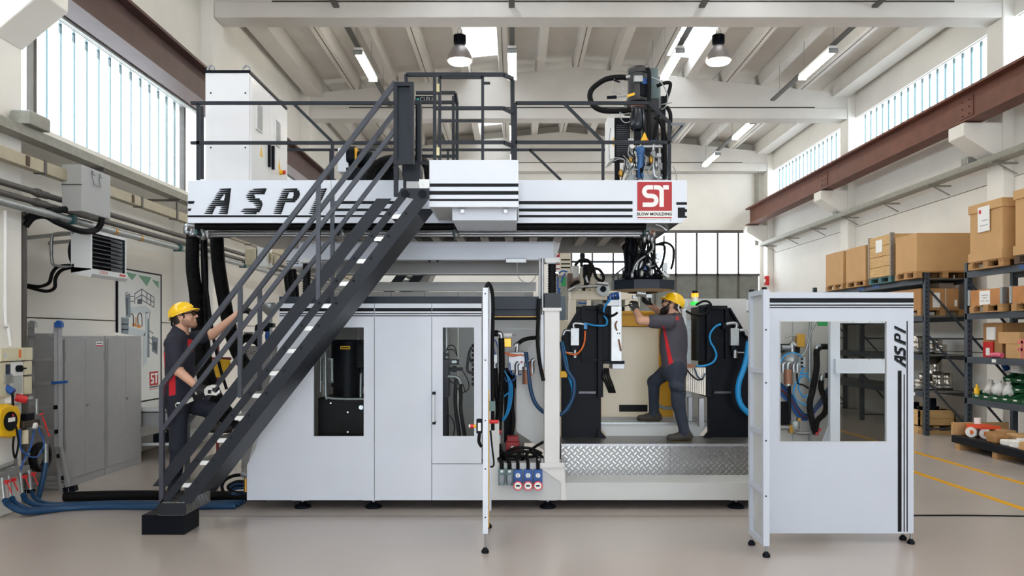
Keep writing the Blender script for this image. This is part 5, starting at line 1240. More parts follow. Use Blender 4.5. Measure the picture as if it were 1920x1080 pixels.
# unit heater
uh = thing('unit_heater', (-5.0,9.3,2.5), 'white and black louvred unit heater with red lettering on the left wall','heater')
UW = mat('heater white',(216,218,218),0.4,0,0.03,4)
xh0, xh1, ya, yb = -5.13, -4.9, 8.94, 9.76
B().prism([(xh0,2.53),(xh1,2.57),(xh1,3.0),(xh0,3.03)],ya,ya+0.03).obj('side_panel',UW,uh)
B().prism([(xh0,2.53),(xh1,2.57),(xh1,3.0),(xh0,3.03)],yb-0.03,yb).obj('side_panel',UW,uh)
B().box(xh0,xh1,ya,yb,3.0,3.03).obj('top_panel',UW,uh); B().prism([(xh0,2.53),(xh1-0.01,2.48),(xh1+0.02,2.52),(xh1+0.02,2.58),(xh0,2.6)],ya,yb).obj('bottom_lip',UW,uh)
B().box(xh0,xh0+0.05,ya+0.03,yb-0.03,2.57,3.0).obj('core',BLACK,uh)
for k in range(8):
    z = 2.62+k*0.05
    B()._add([(xh1-0.0,ya+0.03,z),(xh1-0.0,yb-0.04,z),(xh1-0.05,yb-0.04,z+0.03),(xh1-0.05,ya+0.03,z+0.03),(xh1,ya+0.03,z+0.005),(xh1,yb-0.04,z+0.005),(xh1-0.05,yb-0.04,z+0.035),(xh1-0.05,ya+0.03,z+0.035)],[(0,1,2,3),(7,6,5,4),(0,4,5,1),(1,5,6,2),(2,6,7,3),(3,7,4,0)]).obj('louvre',mat('black louvre',(40,41,46),0.35,0.3),uh)
B().box(xh1-0.02,xh1,yb-0.06,yb-0.04,2.58,3.0).obj('louvre_stay',BLACK,uh)
text('ROBUR',(xh1+0.022,ya+0.24,2.55),0.055,mat('heater red print',(206,70,50),0.5),uh,'+x',shear=0.2)
B().prism([(yb-0.22,2.538),(yb-0.07,2.538),(yb-0.06,2.562),(yb-0.2,2.564)],xh1+0.02,xh1+0.0225,ax='x').obj('small_red_print',mat('heater red print',(206,70,50),0.5),uh)
B().lathe((-5.2,9.3,2.8),[(0.2,-0.06),(0.24,0.0),(0.22,0.06)],18,'x').obj('fan',BLACK,uh)
B().bar((-5.78,9.1,2.95),(-5.1,9.1,3.02),0.04).obj('bracket',GALV,uh); B().bar((-5.78,9.6,2.95),(-5.1,9.6,3.02),0.04).obj('bracket',GALV,uh)
B().tube([P(140,437,8.95),P(105,438,9.0),P(97,448,9.0),P(97,485,9.0),P(104,498,9.0),P(140,500,8.95)],0.018,8).obj('gas_pipe',GALV,uh)
B().tube([P(140,497,8.95),P(110,500,9.0),P(98,512,9.0),P(92,530,9.0),P(75,537,9.0),P(52,535,9.0)],0.02,8).tube([P(140,500,8.95),P(115,507,9.0),P(104,522,9.0),P(102,540,9.0),P(85,546,9.0),P(52,538,9.0)],0.02,8).obj('flexible_hoses',RUBBER,uh)
# switchgear on the near column
sw = thing('switch_panel', (-5.05,7.8,1.2), 'beige switch and socket panel on the near left column','electrical panel')
BEI = mat('beige plastic',(216,208,178),0.5,0,0.04,8)
for k in range(4):
    y0 = 7.56+k*0.125; B().box(-5.1,-5.02,y0,y0+0.12,1.55,1.68).obj('module',BEI,sw,bev=0.005)
B().box(-5.02,-5.015,7.83,7.86,1.58,1.66).obj('orange_label',ORNG,sw); B().cyl((-5.02,7.62,1.61),(-5.016,7.62,1.61),0.025,14).obj('knockout',GREYW,sw)
B().box(-5.1,-5.03,7.5,7.72,1.2,1.54).obj('module',BEI,sw,bev=0.005); B().box(-5.1,-5.04,7.73,7.93,1.12,1.54).obj('module',PAPER,sw,bev=0.005); B().box(-5.1,-5.03,7.94,8.06,1.4,1.54).obj('module',BEI,sw,bev=0.005); B().box(-5.1,-5.03,7.94,8.06,1.2,1.38).obj('module',BEI,sw,bev=0.005)
B().box(-5.03,-5.02,7.64,7.7,1.42,1.52).obj('blue_breaker',mat('dark blue panel',(24,40,70),0.4),sw); B().box(-5.03,-5.01,7.62,7.72,1.33,1.42).obj('grey_cover',GALV,sw)
B().box(-5.04,-5.015,7.76,7.88,1.22,1.4).obj('grey_cover',mat('translucent grey',(180,184,180),0.3),sw); B().cyl((-5.04,7.84,1.47),(-5.0,7.84,1.47),0.035,14).obj('rotary_knob',BLACK,sw); B().box(-5.0,-4.985,7.83,7.9,1.462,1.478).obj('knob_handle',BLACK,sw)
B().cyl((-5.06,7.67,1.3),(-4.98,7.68,1.24),0.035,12).obj('blue_plug',BLUEP,sw); B().tube([(-4.99,7.68,1.24),(-4.99,7.69,1.15),(-5.0,7.7,1.05),(-5.02,7.7,0.98)],0.012,8).obj('cable',RUBBER,sw)
B().cyl((-5.05,7.82,1.18),(-4.97,7.88,1.15),0.04,12).obj('red_socket',REDP,sw); B().cyl((-4.97,7.88,1.15),(-4.95,7.93,1.16),0.025,12).obj('socket_tip',GALV,sw)
rl = thing('hose_reel', (-5.02,7.62,0.8), 'yellow hose reel with black hub on the near left column','reel')
B().prism([(7.52,0.82),(7.72,0.78),(7.79,0.84),(7.81,1.02),(7.76,1.1),(7.62,1.13),(7.5,1.1),(7.45,0.95)],-5.1,-4.98,ax='x').obj('housing',YELP,rl,bev=0.02)
B().cyl((-4.98,7.63,0.96),(-4.965,7.63,0.96),0.095,24).obj('hub',BLACK,rl); B().box(-4.965,-4.96,7.58,7.68,0.955,0.995).obj('hub_label',PAPER,rl); B().cyl((-4.965,7.65,1.015),(-4.96,7.65,1.015),0.012,10).obj('red_dot',REDP,rl)
B().tube([(-4.98,7.72,0.9),(-4.96,7.73,0.75),(-4.96,7.7,0.62),(-4.96,7.67,0.6),(-4.97,7.66,0.7),(-4.98,7.69,0.8)],0.01,6).obj('hose',RUBBER,rl)
ar = thing('air_regulator', (-5.0,8.05,0.7), 'compressed air regulator with red taps beside the yellow reel','regulator')
B().box(-5.08,-4.98,7.85,8.12,0.86,0.93).obj('body',mat('dark bronze casting',(70,60,52),0.5,0.4),ar,bev=0.01); B().box(-5.06,-5.0,7.92,8.05,0.93,1.0).obj('cover',BLACK,ar)
B().cyl((-5.0,7.9,0.7),(-5.0,7.9,0.84),0.03,12).obj('bowl',BEI,ar); B().lathe((-4.97,8.02,0.87),[(0.03,-0.02),(0.032,0.01),(0,0.012)],14,'x').obj('gauge',PAPER,ar)
for y,z,d in ((8.15,0.95,-1),(8.1,0.97,1),(8.2,0.85,-1)): B().bar((-4.98,y,z),(-4.95,y+0.03,z-0.12 if d<0 else z+0.02),0.02,0.012).obj('red_tap',REDP,ar)
B().cyl((-5.02,8.12,0.98),(-5.02,8.12,1.14),0.018,10).obj('pipe',GALV,ar)
for k in range(3): B().tube([(-4.97,7.75+k*0.03,0.86),(-4.95,7.75,0.68),(-4.93,7.85,0.58),(-4.93,8.0,0.56),(-4.93,8.1,0.68),(-4.96,8.05,0.84)] if k<2 else [(-4.97,8.0,0.83),(-4.95,7.9,0.65),(-4.95,7.8,0.55),(-4.98,7.8,0.45)],0.008,6).obj('air_line',BLUEP,ar)
mf = thing('hose_manifold', (-5.0,7.8,0.3), 'steel hose manifold with red taps feeding blue hoses on the near left column','manifold')
B().box(-5.08,-5.0,7.45,7.98,0.4,0.47).obj('bar',GALV,mf,bev=0.006); B().cyl((-5.04,7.5,0.5),(-5.04,7.78,0.52),0.025,10).obj('pipe',GALV,mf)
for y in (7.54,7.64,7.82,7.96):
    B().cyl((-5.0,y,0.42),(-4.98,y,0.22),0.018,10).obj('steel_union',GALV,mf); B().bar((-4.97,y+0.02,0.38),(-4.94,y+0.05,0.26),0.02,0.01).obj('red_tap',REDP,mf); B().box(-4.985,-4.955,y+0.0,y+0.05,0.36,0.39).obj('tap_body',REDP,mf)
for q in ((7.75,0.5,7.7,0.62),(7.85,0.5,7.92,0.6)): B().cyl((-5.0,q[0],q[1]),(-4.97,q[2],q[3]),0.016,8).obj('nipple',STEEL,mf)
hz = [(7.54,'lowest'),(7.64,'second'),(7.82,'third'),(7.96,'topmost')]
for i,(y,w) in enumerate(hz):
    r = (0.03,0.03,0.028,0.02)[i]
    B().tube([(-4.97,y,0.2),(-4.96,y+0.05,0.14-0.01*i),(-4.85,y+0.15,r+0.02),(-4.6,7.95+i*0.09,r),(-4.2,8.02+i*0.085,r),(-3.5,8.0+i*0.085,r),(-2.9,8.05+i*0.09,r)],r,10).obj('floor_hose',BLUEH,None,'blue hose running along the floor from the manifold, %s in the row' % ['nearest','second nearest','third nearest','thinner farthest'][i],'hose','blue floor hoses')
B().tube([(-4.9,8.42,0.05),(-4.2,8.45,0.06),(-3.4,8.42,0.06),(-2.7,8.4,0.06)],0.055,8).obj('floor_hose',RUBBER,None,'thick black sleeve lying on the floor behind the blue hoses','hose')
fv = thing('steel_riser', (-4.95,8.2,0.1), 'steel pipe with fittings feeding a dark blue hose beside the manifold','pipe')
B().cyl((-5.0,8.25,0.45),(-5.0,8.25,0.66),0.024,10).obj('union',GALV,fv); B().tube([(-5.0,8.25,0.45),(-5.02,8.22,0.25),(-5.06,8.2,0.05)],0.028,10).obj('hose',BLUEH,fv); B().tube([(-5.0,8.25,0.66),(-5.0,8.2,0.78),(-5.02,8.12,0.85)],0.026,8).obj('elbow',STEEL,fv)
rr = B().lathe((-5.09,8.3,0.5),[(0.1,-0.03),(0.16,-0.03),(0.16,0.03),(0.1,0.03),(0.1,-0.03)],20,'x').obj('wall_reel',RUBBER,None,'black hose coil on the column behind the manifold','hose')
hc = thing('hose_coil', P(452,905,8.2), 'coil of blue and black hoses with steel valve at the left end of the machine','hose')
for k in range(4): B().tube([P(463,905+k*3,8.25),P(445,903+k*4,8.2),P(428+k*3,912+k*2,8.15),P(436,922+k,8.1),P(455,924,8.15),P(470,918+k,8.25)],0.018,8).obj('loop',BLUEH if k%2 else RUBBER,hc)
B().tube([P(458,890,8.1),P(438,892,8.1),P(422,900,8.1),P(416,912,8.1),P(420,925,8.1)],0.018,8).obj('loop',RUBBER,hc)
B().cyl(P(452,888,8.0),P(462,892,8.0),0.025,10).obj('valve',STEEL,hc); B().cyl(P(461,897,8.02),P(461,922,8.02),0.02,10).obj('brass_pipe',BRASS,hc)
# ladder
la = thing('folding_ladder', (-5.35,8.9,0), 'grey aluminium folding ladder leaning in front of the grey cabinets','ladder')
LAL = mat('dull ladder aluminium',(148,148,150),0.5,0.15,0.06,10)
for px in (104.5,112.5): 
    B().bar(P(px,604,8.9),P(px+1,838,8.85),0.042,0.03).obj('rail',LAL,la); B().bar(P(px+1,838,8.85),P(px+(12 if px<110 else 18),924,8.82),0.042,0.03).obj('rail',LAL,la)
B().bar(P(58,604,8.92),P(60,838,8.9),0.06,0.03).obj('rail',LAL,la); B().bar(P(60,838,8.9),P(52,924,8.88),0.06,0.03).obj('rail',LAL,la)
for py,x0,x1 in ((628,57,104),(674,60,104),(719,62,106),(763.5,60,108),(809,60,110),(854.5,60,114),(896,60,122),(906,60,120),(913.5,60,121)):
    r_ = B().bar(P(x0,py,8.88),P(x1-4,py,8.85),0.03,0.035).obj('rung',LAL,la)
    if py>740: B().bar(P(x1-6,py,8.84),P(x1-2,py,8.84),0.045).obj('rung_cap',BLACK,r_)
for px in (58,108): B().ppoly([(px-6,614),(px-6,606),(px-2,601),(px+3,601),(px+7,606),(px+7,614)],8.85,0.05).obj('hinge',BLUEP if px>100 else GALV,la)
B().bar(P(97,718,8.83),P(126,716,8.83),0.03).obj('blue_lock',BLUEP,la)
B().ppoly([(117,915),(139,911),(141,921),(120,928)],8.8,0.07).obj('rubber_foot',BLACK,la); B().pbox(46,60,918,928,8.85,0.06).obj('rubber_foot',BLACK,la)
# grey cabinets
for i,(ya,yb) in enumerate(((9.05,10.0),(10.02,10.98))):
    gcb = thing('steel_cabinet', (-5.5,(ya+yb)/2,0), ['grey two-door steel cabinet next to the ladder with a white label','grey two-door steel cabinet beside the wall poster'][i],'cabinet','grey steel cabinets')
    B().box(-5.76,-5.3,ya,yb,0.0,1.8).obj('body',GREYC,gcb,bev=0.004)
    ym = (ya+yb)/2
    for y0,y1 in ((ya+0.035,ym-0.003),(ym+0.003,yb-0.035)):
        d = B().box(-5.3,-5.285,y0,y1,0.1,1.76).obj('door',GREYC,gcb,bev=0.003)
        for z in (0.45,1.5): B().box(-5.285,-5.28,y0+0.01 if y0<ym-0.1 else y1-0.02,y0+0.02 if y0<ym-0.1 else y1-0.01,z,z+0.1).obj('hinge',GALV,d)
    B().cyl((-5.285,ym+0.03,0.95),(-5.26,ym+0.03,0.95),0.016,10).obj('lock_knob',STEEL,gcb)
    if i==0:
        B().box(-5.285,-5.282,yb-0.24,yb-0.08,1.68,1.73).obj('label',PAPER,gcb); B().box(-5.282,-5.281,yb-0.24,yb-0.08,1.67,1.685).obj('label_stripe',REDP,gcb)
        B().box(-5.282,-5.281,yb-0.23,yb-0.1,1.7,1.714).obj('label_print',DPIPE,gcb)
B()._add([(-5.6,10.3,1.81),(-5.32,10.35,1.805),(-5.32,10.85,1.805),(-5.6,10.8,1.81),(-5.45,10.55,1.85)],[(0,1,4),(1,2,4),(2,3,4),(3,0,4)]).obj('paper_sheet',PAPER,None,'curled paper sheet lying on the second grey cabinet','paper')
# poster
po = thing('wall_poster', (-5.77,11.9,0.8), 'large framed wall poster of a grey machine with red logo','poster')
yA, yB, zA, zB = 11.22, 12.58, 0.8, 2.78
B().box(-5.78,-5.76,yA,yB,zA,zB).obj('sheet',mat('poster paper',(222,224,222),0.35),po)
for a in ((yA-0.02,yA,zA-0.02,zB+0.02),(yB,yB+0.02,zA-0.02,zB+0.02),(yA,yB,zB,zB+0.02),(yA,yB,zA-0.02,zA)): B().box(-5.78,-5.75,*a).obj('frame_bar',BLACK,po)
def pq(px,py):      # 480 x 1080 crop of the poster -> wall coordinates
    x = 200+px/4; y = 490+py/4
    Yq = 5.76*F/(CX-x); return (Yq, Z_(y,Yq))
def pprint(polys, m, nm='print', o=0.0):
    b = B()
    for p in polys: b.prism([pq(*q) for q in p],-5.76,-5.757+o,ax='x')
    b.obj(nm,m,po)
G1 = mat('poster grey',(122,136,146),0.5); G2 = mat('poster dark',(70,80,90),0.5); G3 = mat('poster pale',(196,206,210),0.5)
pprint([[(130,75),(225,98),(190,140)],[(235,102),(335,120),(300,185)],[(340,140),(388,150),(388,200)]],mat('poster green',(110,160,130),0.5),'green_triangles')
pprint([[(140,250),(175,240),(178,420),(145,420)],[(108,420),(165,425),(160,550),(108,545)],[(340,560),(384,575),(380,700),(340,675)],[(305,430),(318,430),(320,720),(303,720)]],G1,'drawing_grey',0.0005)
pprint([[(178,345),(290,330),(330,370),(330,390),(180,390)],[(290,380),(308,380),(300,760),(275,790),(275,560),(290,520)],[(165,490),(290,520),(285,560),(160,555)]],G3,'drawing_pale')
pprint([[(143,275),(160,272),(160,400),(146,405)],[(232,285),(265,280),(262,320),(230,320)],[(345,600),(378,608),(375,680),(345,660)]],G2,'drawing_dark',0.001)
lines = [((210,245),(262,208)),((262,208),(355,270)),((210,245),(210,320)),((262,208),(262,290)),((355,270),(355,345)),((210,285),(262,250)),((262,250),(355,310)),((262,290),(355,345)),((300,235),(300,310)),((330,255),(330,330)),((178,265),(210,262)),((178,300),(210,300)),((120,430),(118,545)),((108,470),(160,472)),((108,510),(160,512)),((310,515),(350,540)),((305,560),(350,590)),((305,600),(350,630)),((140,240),(160,230)),((320,380),(322,430))]
b = B()
for (a,c) in lines:
    A_, C_ = pq(*a), pq(*c); b.bar((-5.758,A_[0],A_[1]),(-5.758,C_[0],C_[1]),0.012,0.003,(1,0,0))
b.obj('drawing_lines',G2,po,kind='stuff')
b = B()
for q in ([(180,395),(195,400),(200,440),(198,490)],[(235,480),(232,410),(248,388),(262,410),(264,490)]): b.tube([(-5.758,)+pq(*a) for a in q],0.008,6)
b.obj('drawing_arcs',G2,po,kind='stuff')
pprint([[(192,465),(222,465),(222,490),(192,488)],[(226,475),(256,478),(256,500),(226,497)],[(216,420),(224,420),(224,465),(216,465)]],mat('poster orange',(214,140,60),0.5),'orange_print')
pprint([[(320,830),(385,822),(385,925),(322,935)]],LOGO,'logo_square')
b = B()
b.prism([pq(*q) for q in ((330,842),(352,840),(352,852),(338,854),(338,875),(352,873),(352,915),(330,918),(330,905),(343,903),(343,885),(330,887))],-5.757,-5.755,ax='x'); b.prism([pq(*q) for q in ((356,839),(381,836),(381,849),(374,850),(374,912),(364,913),(364,851),(356,852))],-5.757,-5.755,ax='x'); b.obj('logo_letters',PAPER,po)
pprint([[(322,940),(385,930),(385,942),(322,950)]],G2,'logo_caption'); pprint([[(322,958),(385,950),(385,954),(322,962)]],LOGO,'logo_underline')
# workbench beyond the cabinets
wbk = thing('workbench', (-5.3,12.0,0), 'grey steel workbench with a lower shelf beyond the cabinets','workbench')
B().box(-5.75,-4.85,11.05,13.0,0.72,0.78).obj('top',GREYW,wbk); B().box(-5.7,-4.9,11.15,12.9,0.22,0.26).obj('shelf',GREYW,wbk)
for x in (-5.7,-4.92):
    for y in (11.12,12.9): B().box(x,x+0.05,y,y+0.05,0,0.72).obj('leg',GREYC,wbk)
B().box(-5.6,-4.95,11.1,11.6,0.5,0.7).obj('drawer_unit',GREYC,wbk)
for i,(x,y,z,s,l,c) in enumerate(((-5.0,11.3,0.78,0.12,'black tool case on the workbench','tool case'),(-5.2,11.7,0.78,0.1,'dark power tool on the workbench','tool'),(-5.1,11.3,0.26,0.12,'dark toolbox on the lower workbench shelf','toolbox'),(-5.15,11.8,0.26,0.1,'blue handled tool on the lower workbench shelf','tool'))):
    t = thing('tool_case' if i!=1 else 'power_tool',(x,y,z),l,c)
    B().box(x-s,x+s,y-s*1.2,y+s*1.2,z,z+s).obj('body',BLACK if i!=3 else BLUEP,t,bev=0.01); B().tube([(x,y-s*0.6,z+s),(x,y-s*0.5,z+s*1.35),(x,y+s*0.5,z+s*1.35),(x,y+s*0.6,z+s)],0.012,6).obj('handle',BLACK,t)
B().lathe((-4.95,11.15,0.78),[(0.03,0),(0.04,0.06),(0.012,0.1),(0.01,0.14)],12).obj('oil_can',GALV,None,'small steel oil can at the front of the workbench','oil can')
# things seen between the stair rails
yt = thing('yellow_tarp', P(410,700,9.6), 'yellow folded tarp hanging behind the left worker','tarp')
B().ppoly([(388,679),(404,673),(431,675),(430,692),(422,704),(404,709),(396,704)],9.6,0.05).obj('cloth',YELP,yt,bev=0.02); B().ppoly([(404,674),(414,676),(412,706),(406,707)],9.585,0.02).obj('fold',YELP,yt)
B().pbox(405,409,640,935,9.66,0.04).pbox(388,432,670,675,9.64,0.04).obj('stand',mat('red stand',(120,30,30),0.5),yt)
gx = thing('grey_control_box', P(465,760,10.6), 'grey machine control box with coiled cables behind the handrail','control box')
B().pbox(452,520,649,935,10.6,0.5).obj('body',GREYC,gx,bev=0.01); B().pbox(456,474,622,640,10.65,0.3).obj('upper_box',GREYC,gx,bev=0.01)
for k in range(5): B().tube([P(448+k,648,10.6),P(460,628+k*3,10.55),P(478,632+k*3,10.55),P(486-k,648,10.6)],0.018,6).obj('cable',RUBBER,gx)
text('CAO', P(471,662,10.595),0.07,DPIPE,gx)
fn = thing('funnel_stand', P(510,660,10.2), 'dark steel funnel on a stand seen between the stair rails','funnel')
B().lathe(P(506,585,10.2),[(0.03,-0.05),(0.1,0.02),(0.12,0.1),(0.11,0.12)],14).obj('funnel',GALV,fn); B().cyl(P(508,590,10.2),P(510,935,10.2),0.02,8).obj('stand',GALV,fn); B().pbox(500,512,606,614,10.15,0.1).obj('clamp',BLACK,fn)
for i,(px,py) in enumerate(((486,618),(501,612),(505,630))):
    c = P(px,py,10.4); t = B().lathe(c,[(0.0,-0.09),(0.05,-0.06),(0.06,0.0),(0.05,0.06),(0.0,0.09)],12).obj('hand_knob',BLACK if i<2 else BLUEP,fn)
jb2 = thing('wall_unit', (-5.5,13.9,2.6), 'beige wall unit on the left wall behind the stair rails','electrical box')
B().pbox(459,480,465,497,12.6,0.3).obj('body',BUSB,jb2,bev=0.01); B().pbox(482,500,460,500,12.6,0.3).obj('cover',GREYW,jb2,bev=0.01)
for k in range(3): B().pbox(500+k*7,505+k*7,472+k*3,490+k*3,12.7,0.15).obj('module',BUSB,jb2)
# ------------------------------------------------------------------ pallet racks on the right
XF, XK = 7.45, 8.2
LV = [2.83, 2.15, 1.44, 0.77]
def rack(name, y0, y1, label, ups):
    r = thing(name, (XF+0.4,(y0+y1)/2,0), label, 'rack', 'pallet racks')
    for y in ups:
        for x in (XF, XK):
            p = B().box(x-0.045,x+0.045,y-0.04,y+0.04,0,3.0).obj('upright',RACK,r,bev=0.006)
            if x == XF:
                b = B()
                for k in range(36): b.box(x-0.02,x+0.0,y-0.044,y-0.039,0.1+k*0.08,0.13+k*0.08)
                b.obj('slots',PRINT,p,kind='stuff')
        for z0,z1 in ((0.15,1.0),(1.0,1.85),(1.85,2.7)): B().bar((XF,y,z1),(XK,y,z0),0.03,0.03).obj('brace',RACK,r)
        for z in (0.12,1.75): B().bar((XF,y,z),(XK,y,z),0.03).obj('brace',RACK,r)
    for z in LV:
        for x in (XF-0.02, XK): B().box(x-0.025,x+0.025,y0,y1,z-0.08,z+0.02).obj('beam',RACK,r)
        B().box(XF,XK,y0+0.02,y1-0.02,z+0.0,z+0.015).obj('shelf_board',mat('shelf board',(110,108,104),0.6),r)
    return r
r1 = rack('pallet_rack',14.0,19.2,'far dark steel pallet rack with cardboard boxes on top',(14.0,16.6,19.2))
r2 = rack('pallet_rack',9.0,12.72,'near dark steel pallet rack at the right edge with green bins',(12.7,9.0))
for y in (15.7,16.4): B().box(XF-0.047,XF-0.045,y,y+0.3,2.78,2.84).obj('blue_label',BLUEP,r1)
B().box(XF-0.047,XF-0.045,11.1,11.35,2.78,2.84).obj('blue_label',BLUEP,r2)
for y in (11.9,): B().box(XF-0.047,XF-0.045,y,y+0.1,1.39,1.44).obj('white_label',PAPER,r2)
B().box(XF-0.047,XF-0.045,14.3,14.4,0.7,0.76).obj('white_label',PAPER,r1)
def pallet(x0,x1,y0,y1,z,label,m=WOODD,group='wooden pallets'):
    p = thing('wooden_pallet',((x0+x1)/2,(y0+y1)/2,z),label,'pallet',group)
    n = 5; w = (y1-y0)
    for k in range(n):
        a = y0+w*k/(n-0.0); B().box(x0,x1,a,a+w/n-0.03,z+0.1,z+0.12).obj('deck_board',m,p)
    for i in range(3):
        xx = x0+(x1-x0-0.1)*i/2; B().box(xx,xx+0.1,y0,y1,z,z+0.018).obj('bottom_board',m,p)
        for j in range(3):
            yy = y0+(w-0.12)*j/2; B().box(xx,xx+0.1,yy,yy+0.12,z+0.018,z+0.1).obj('block',m,p)
    return z+0.12
def carton(name,x0,x1,y0,y1,z0,z1,label,m=CARD,lid=False,paper=None,group='cardboard boxes on the racks',cat='box'):
    c = thing(name,((x0+x1)/2,(y0+y1)/2,z0),label,cat,group)
    B().box(x0,x1,y0,y1,z0,z1).obj('body',m,c,bev=0.01)
    if lid:
        B().box(x0-0.02,x1+0.02,y0-0.02,y1+0.02,z1-0.12,z1+0.015).obj('lid',m,c,bev=0.006); B().box(x0-0.02,x1+0.02,y0-0.02,y1+0.02,z0,z0+0.14).obj('base_sleeve',m,c,bev=0.006)
    else:
        B().box(x0-0.002,x1+0.002,(y0+y1)/2-0.03,(y0+y1)/2+0.03,z1-0.001,z1+0.002).obj('tape',CARD2,c)
    if paper:
        a,b_,z = paper
        B().box(x0-0.026,x0-0.021 if lid else x0-0.002,a,b_,z,z+(b_-a)*1.3).obj('paper_label',PAPER,c)
        B().box(x0-0.028,x0-0.026,b_-(b_-a)*0.3,b_-0.03,z+(b_-a)*0.95,z+(b_-a)*1.15).obj('label_mark',REDP,c)
        for k in range(2): B().box(x0-0.028,x0-0.026,a+0.04,b_-0.06-k*0.05,z+(b_-a)*(0.3+0.25*k),z+(b_-a)*(0.34+0.25*k)).obj('label_line',GREYC,c)
    return c
zT = LV[0]+0.02
# far rack top
z = pallet(7.25,8.3,13.95,14.75,zT,'wooden pallet under the big open-topped carton'); carton('cardboard_box',7.25,8.28,13.95,14.72,z,3.66,'big wide cardboard box on the near end of the far rack')
z = pallet(7.3,8.25,15.0,15.95,zT,'blue green pallet under the wooden crate',mat('blue green pallet',(70,110,112),0.7,0,0.1,6))
cr_ = thing('wooden_crate',(7.75,15.5,z),'pine crate with metal edge strips and a white label between cardboard boxes','crate')
for k in range(4):
    B().box(7.3,7.34,15.02,15.93,z+0.01+k*0.205,z+0.205+k*0.205).obj('front_board',WOOD,cr_); B().box(7.34,8.2,15.0,15.03,z+0.01+k*0.205,z+0.205+k*0.205).obj('end_board',WOOD,cr_)
    B().box(7.34,8.2,15.9,15.93,z+0.01+k*0.205,z+0.205+k*0.205).obj('end_board',WOOD,cr_); B().box(8.17,8.2,15.03,15.9,z+0.01+k*0.205,z+0.205+k*0.205).obj('back_board',WOOD,cr_)
for y in (15.0,15.92): B().box(7.285,7.36,y-0.012,y+0.03,z,z+0.84).obj('edge_strip',mat('spotted edge strip',(150,140,130),0.5,0.3,0.4,60),cr_)
B().box(7.29,7.298,15.35,15.62,z+0.5,z+0.75).obj('paper_label',PAPER,cr_)
z = pallet(7.3,8.2,16.1,17.05,zT,'wooden pallet under the middle tall cardboard box'); carton('cardboard_box',7.3,8.15,16.1,17.05,z,3.7,'tall plain cardboard box left of the wooden crate')
z = pallet(7.3,8.2,17.2,18.15,zT,'wooden pallet under the farthest cardboard box'); carton('cardboard_box',7.3,8.15,17.2,18.15,z,3.7,'farthest tall cardboard box on top of the far rack')
# near rack top
z = pallet(7.3,8.1,11.55,12.45,zT,'wooden pallet under the lidded carton'); carton('cardboard_box',7.3,8.05,11.58,12.4,z,3.86,'tall lidded cardboard box with a white address label',lid=True,paper=(11.85,12.15,3.42))
z = pallet(7.3,8.1,10.2,11.3,zT,'dark pallet under the carton at the right picture edge',mat('dark pallet wood',(90,72,56),0.8,0,0.2,5)); carton('cardboard_box',7.3,8.05,10.2,11.28,z,3.9,'lidded cardboard box cut by the right picture edge',lid=True)
# second level
z1 = LV[1]+0.02
z = pallet(7.4,8.2,14.1,15.6,z1,'wooden pallet under the long strapped carton'); lc = carton('cardboard_box',7.4,8.1,14.1,15.6,z,z+0.38,'long strapped cardboard carton on the second shelf of the far rack',CARD2)
for x in (7.55,7.85): B().box(x,x+0.015,14.095,14.1,z,z+0.38).obj('strap',GREYW,lc)
B().box(7.62,7.75,14.09,14.1,z+0.03,z+0.3).obj('paper_label',PAPER,lc); B().box(7.5,7.54,14.09,14.1,z+0.03,z+0.33).obj('print_marks',PRINT,lc); B().box(8.02,8.06,14.09,14.1,z+0.05,z+0.17).obj('paper_label',PAPER,lc)
carton('cardboard_box',7.9,8.2,14.4,14.9,z+0.38,z+0.5,'flat pale box lying on the long strapped carton',mat('pale carton',(190,170,150),0.8))
for i,(ya,yb,lab) in enumerate(((11.65,12.5,'shallow wooden tray crate with steel corners and a white label'),(10.3,11.45,'shallow wooden tray crate at the right picture edge'))):
    z = pallet(7.35,8.1,ya,yb,z1,['wooden pallet under the labelled tray crate','wooden pallet under the tray crate at the picture edge'][i])
    cr2 = thing('tray_crate',(7.7,(ya+yb)/2,z),lab,'crate','tray crates'); WD2 = mat('orange pine',(190,130,76),0.7,0,0.15,5)
    B().box(7.35,7.38,ya,yb,z,z+0.24).obj('side_board',WD2,cr2); B().box(8.05,8.08,ya,yb,z,z+0.24).obj('side_board',WD2,cr2); B().box(7.38,8.05,ya,ya+0.03,z,z+0.24).obj('end_board',WD2,cr2); B().box(7.38,8.05,yb-0.03,yb,z,z+0.24).obj('end_board',WD2,cr2); B().box(7.38,8.05,ya,yb,z+0.01,z+0.03).obj('bottom',WD2,cr2)
    for y in (ya,yb-0.02): B().box(7.34,7.42,y-0.01,y+0.05,z,z+0.25).obj('steel_corner',GALV,cr2)
    if i==0: B().box(7.342,7.348,11.95,12.22,z,z+0.22).obj('paper_label',PAPER,cr2); [B().box(7.3405,7.342,a,b,z+q,z+q+0.012).obj('label_print',GREYC,cr2) for a,b,q in ((12.0,12.16,0.14),(12.03,12.14,0.1),(11.98,12.05,0.05),(12.09,12.18,0.055))]
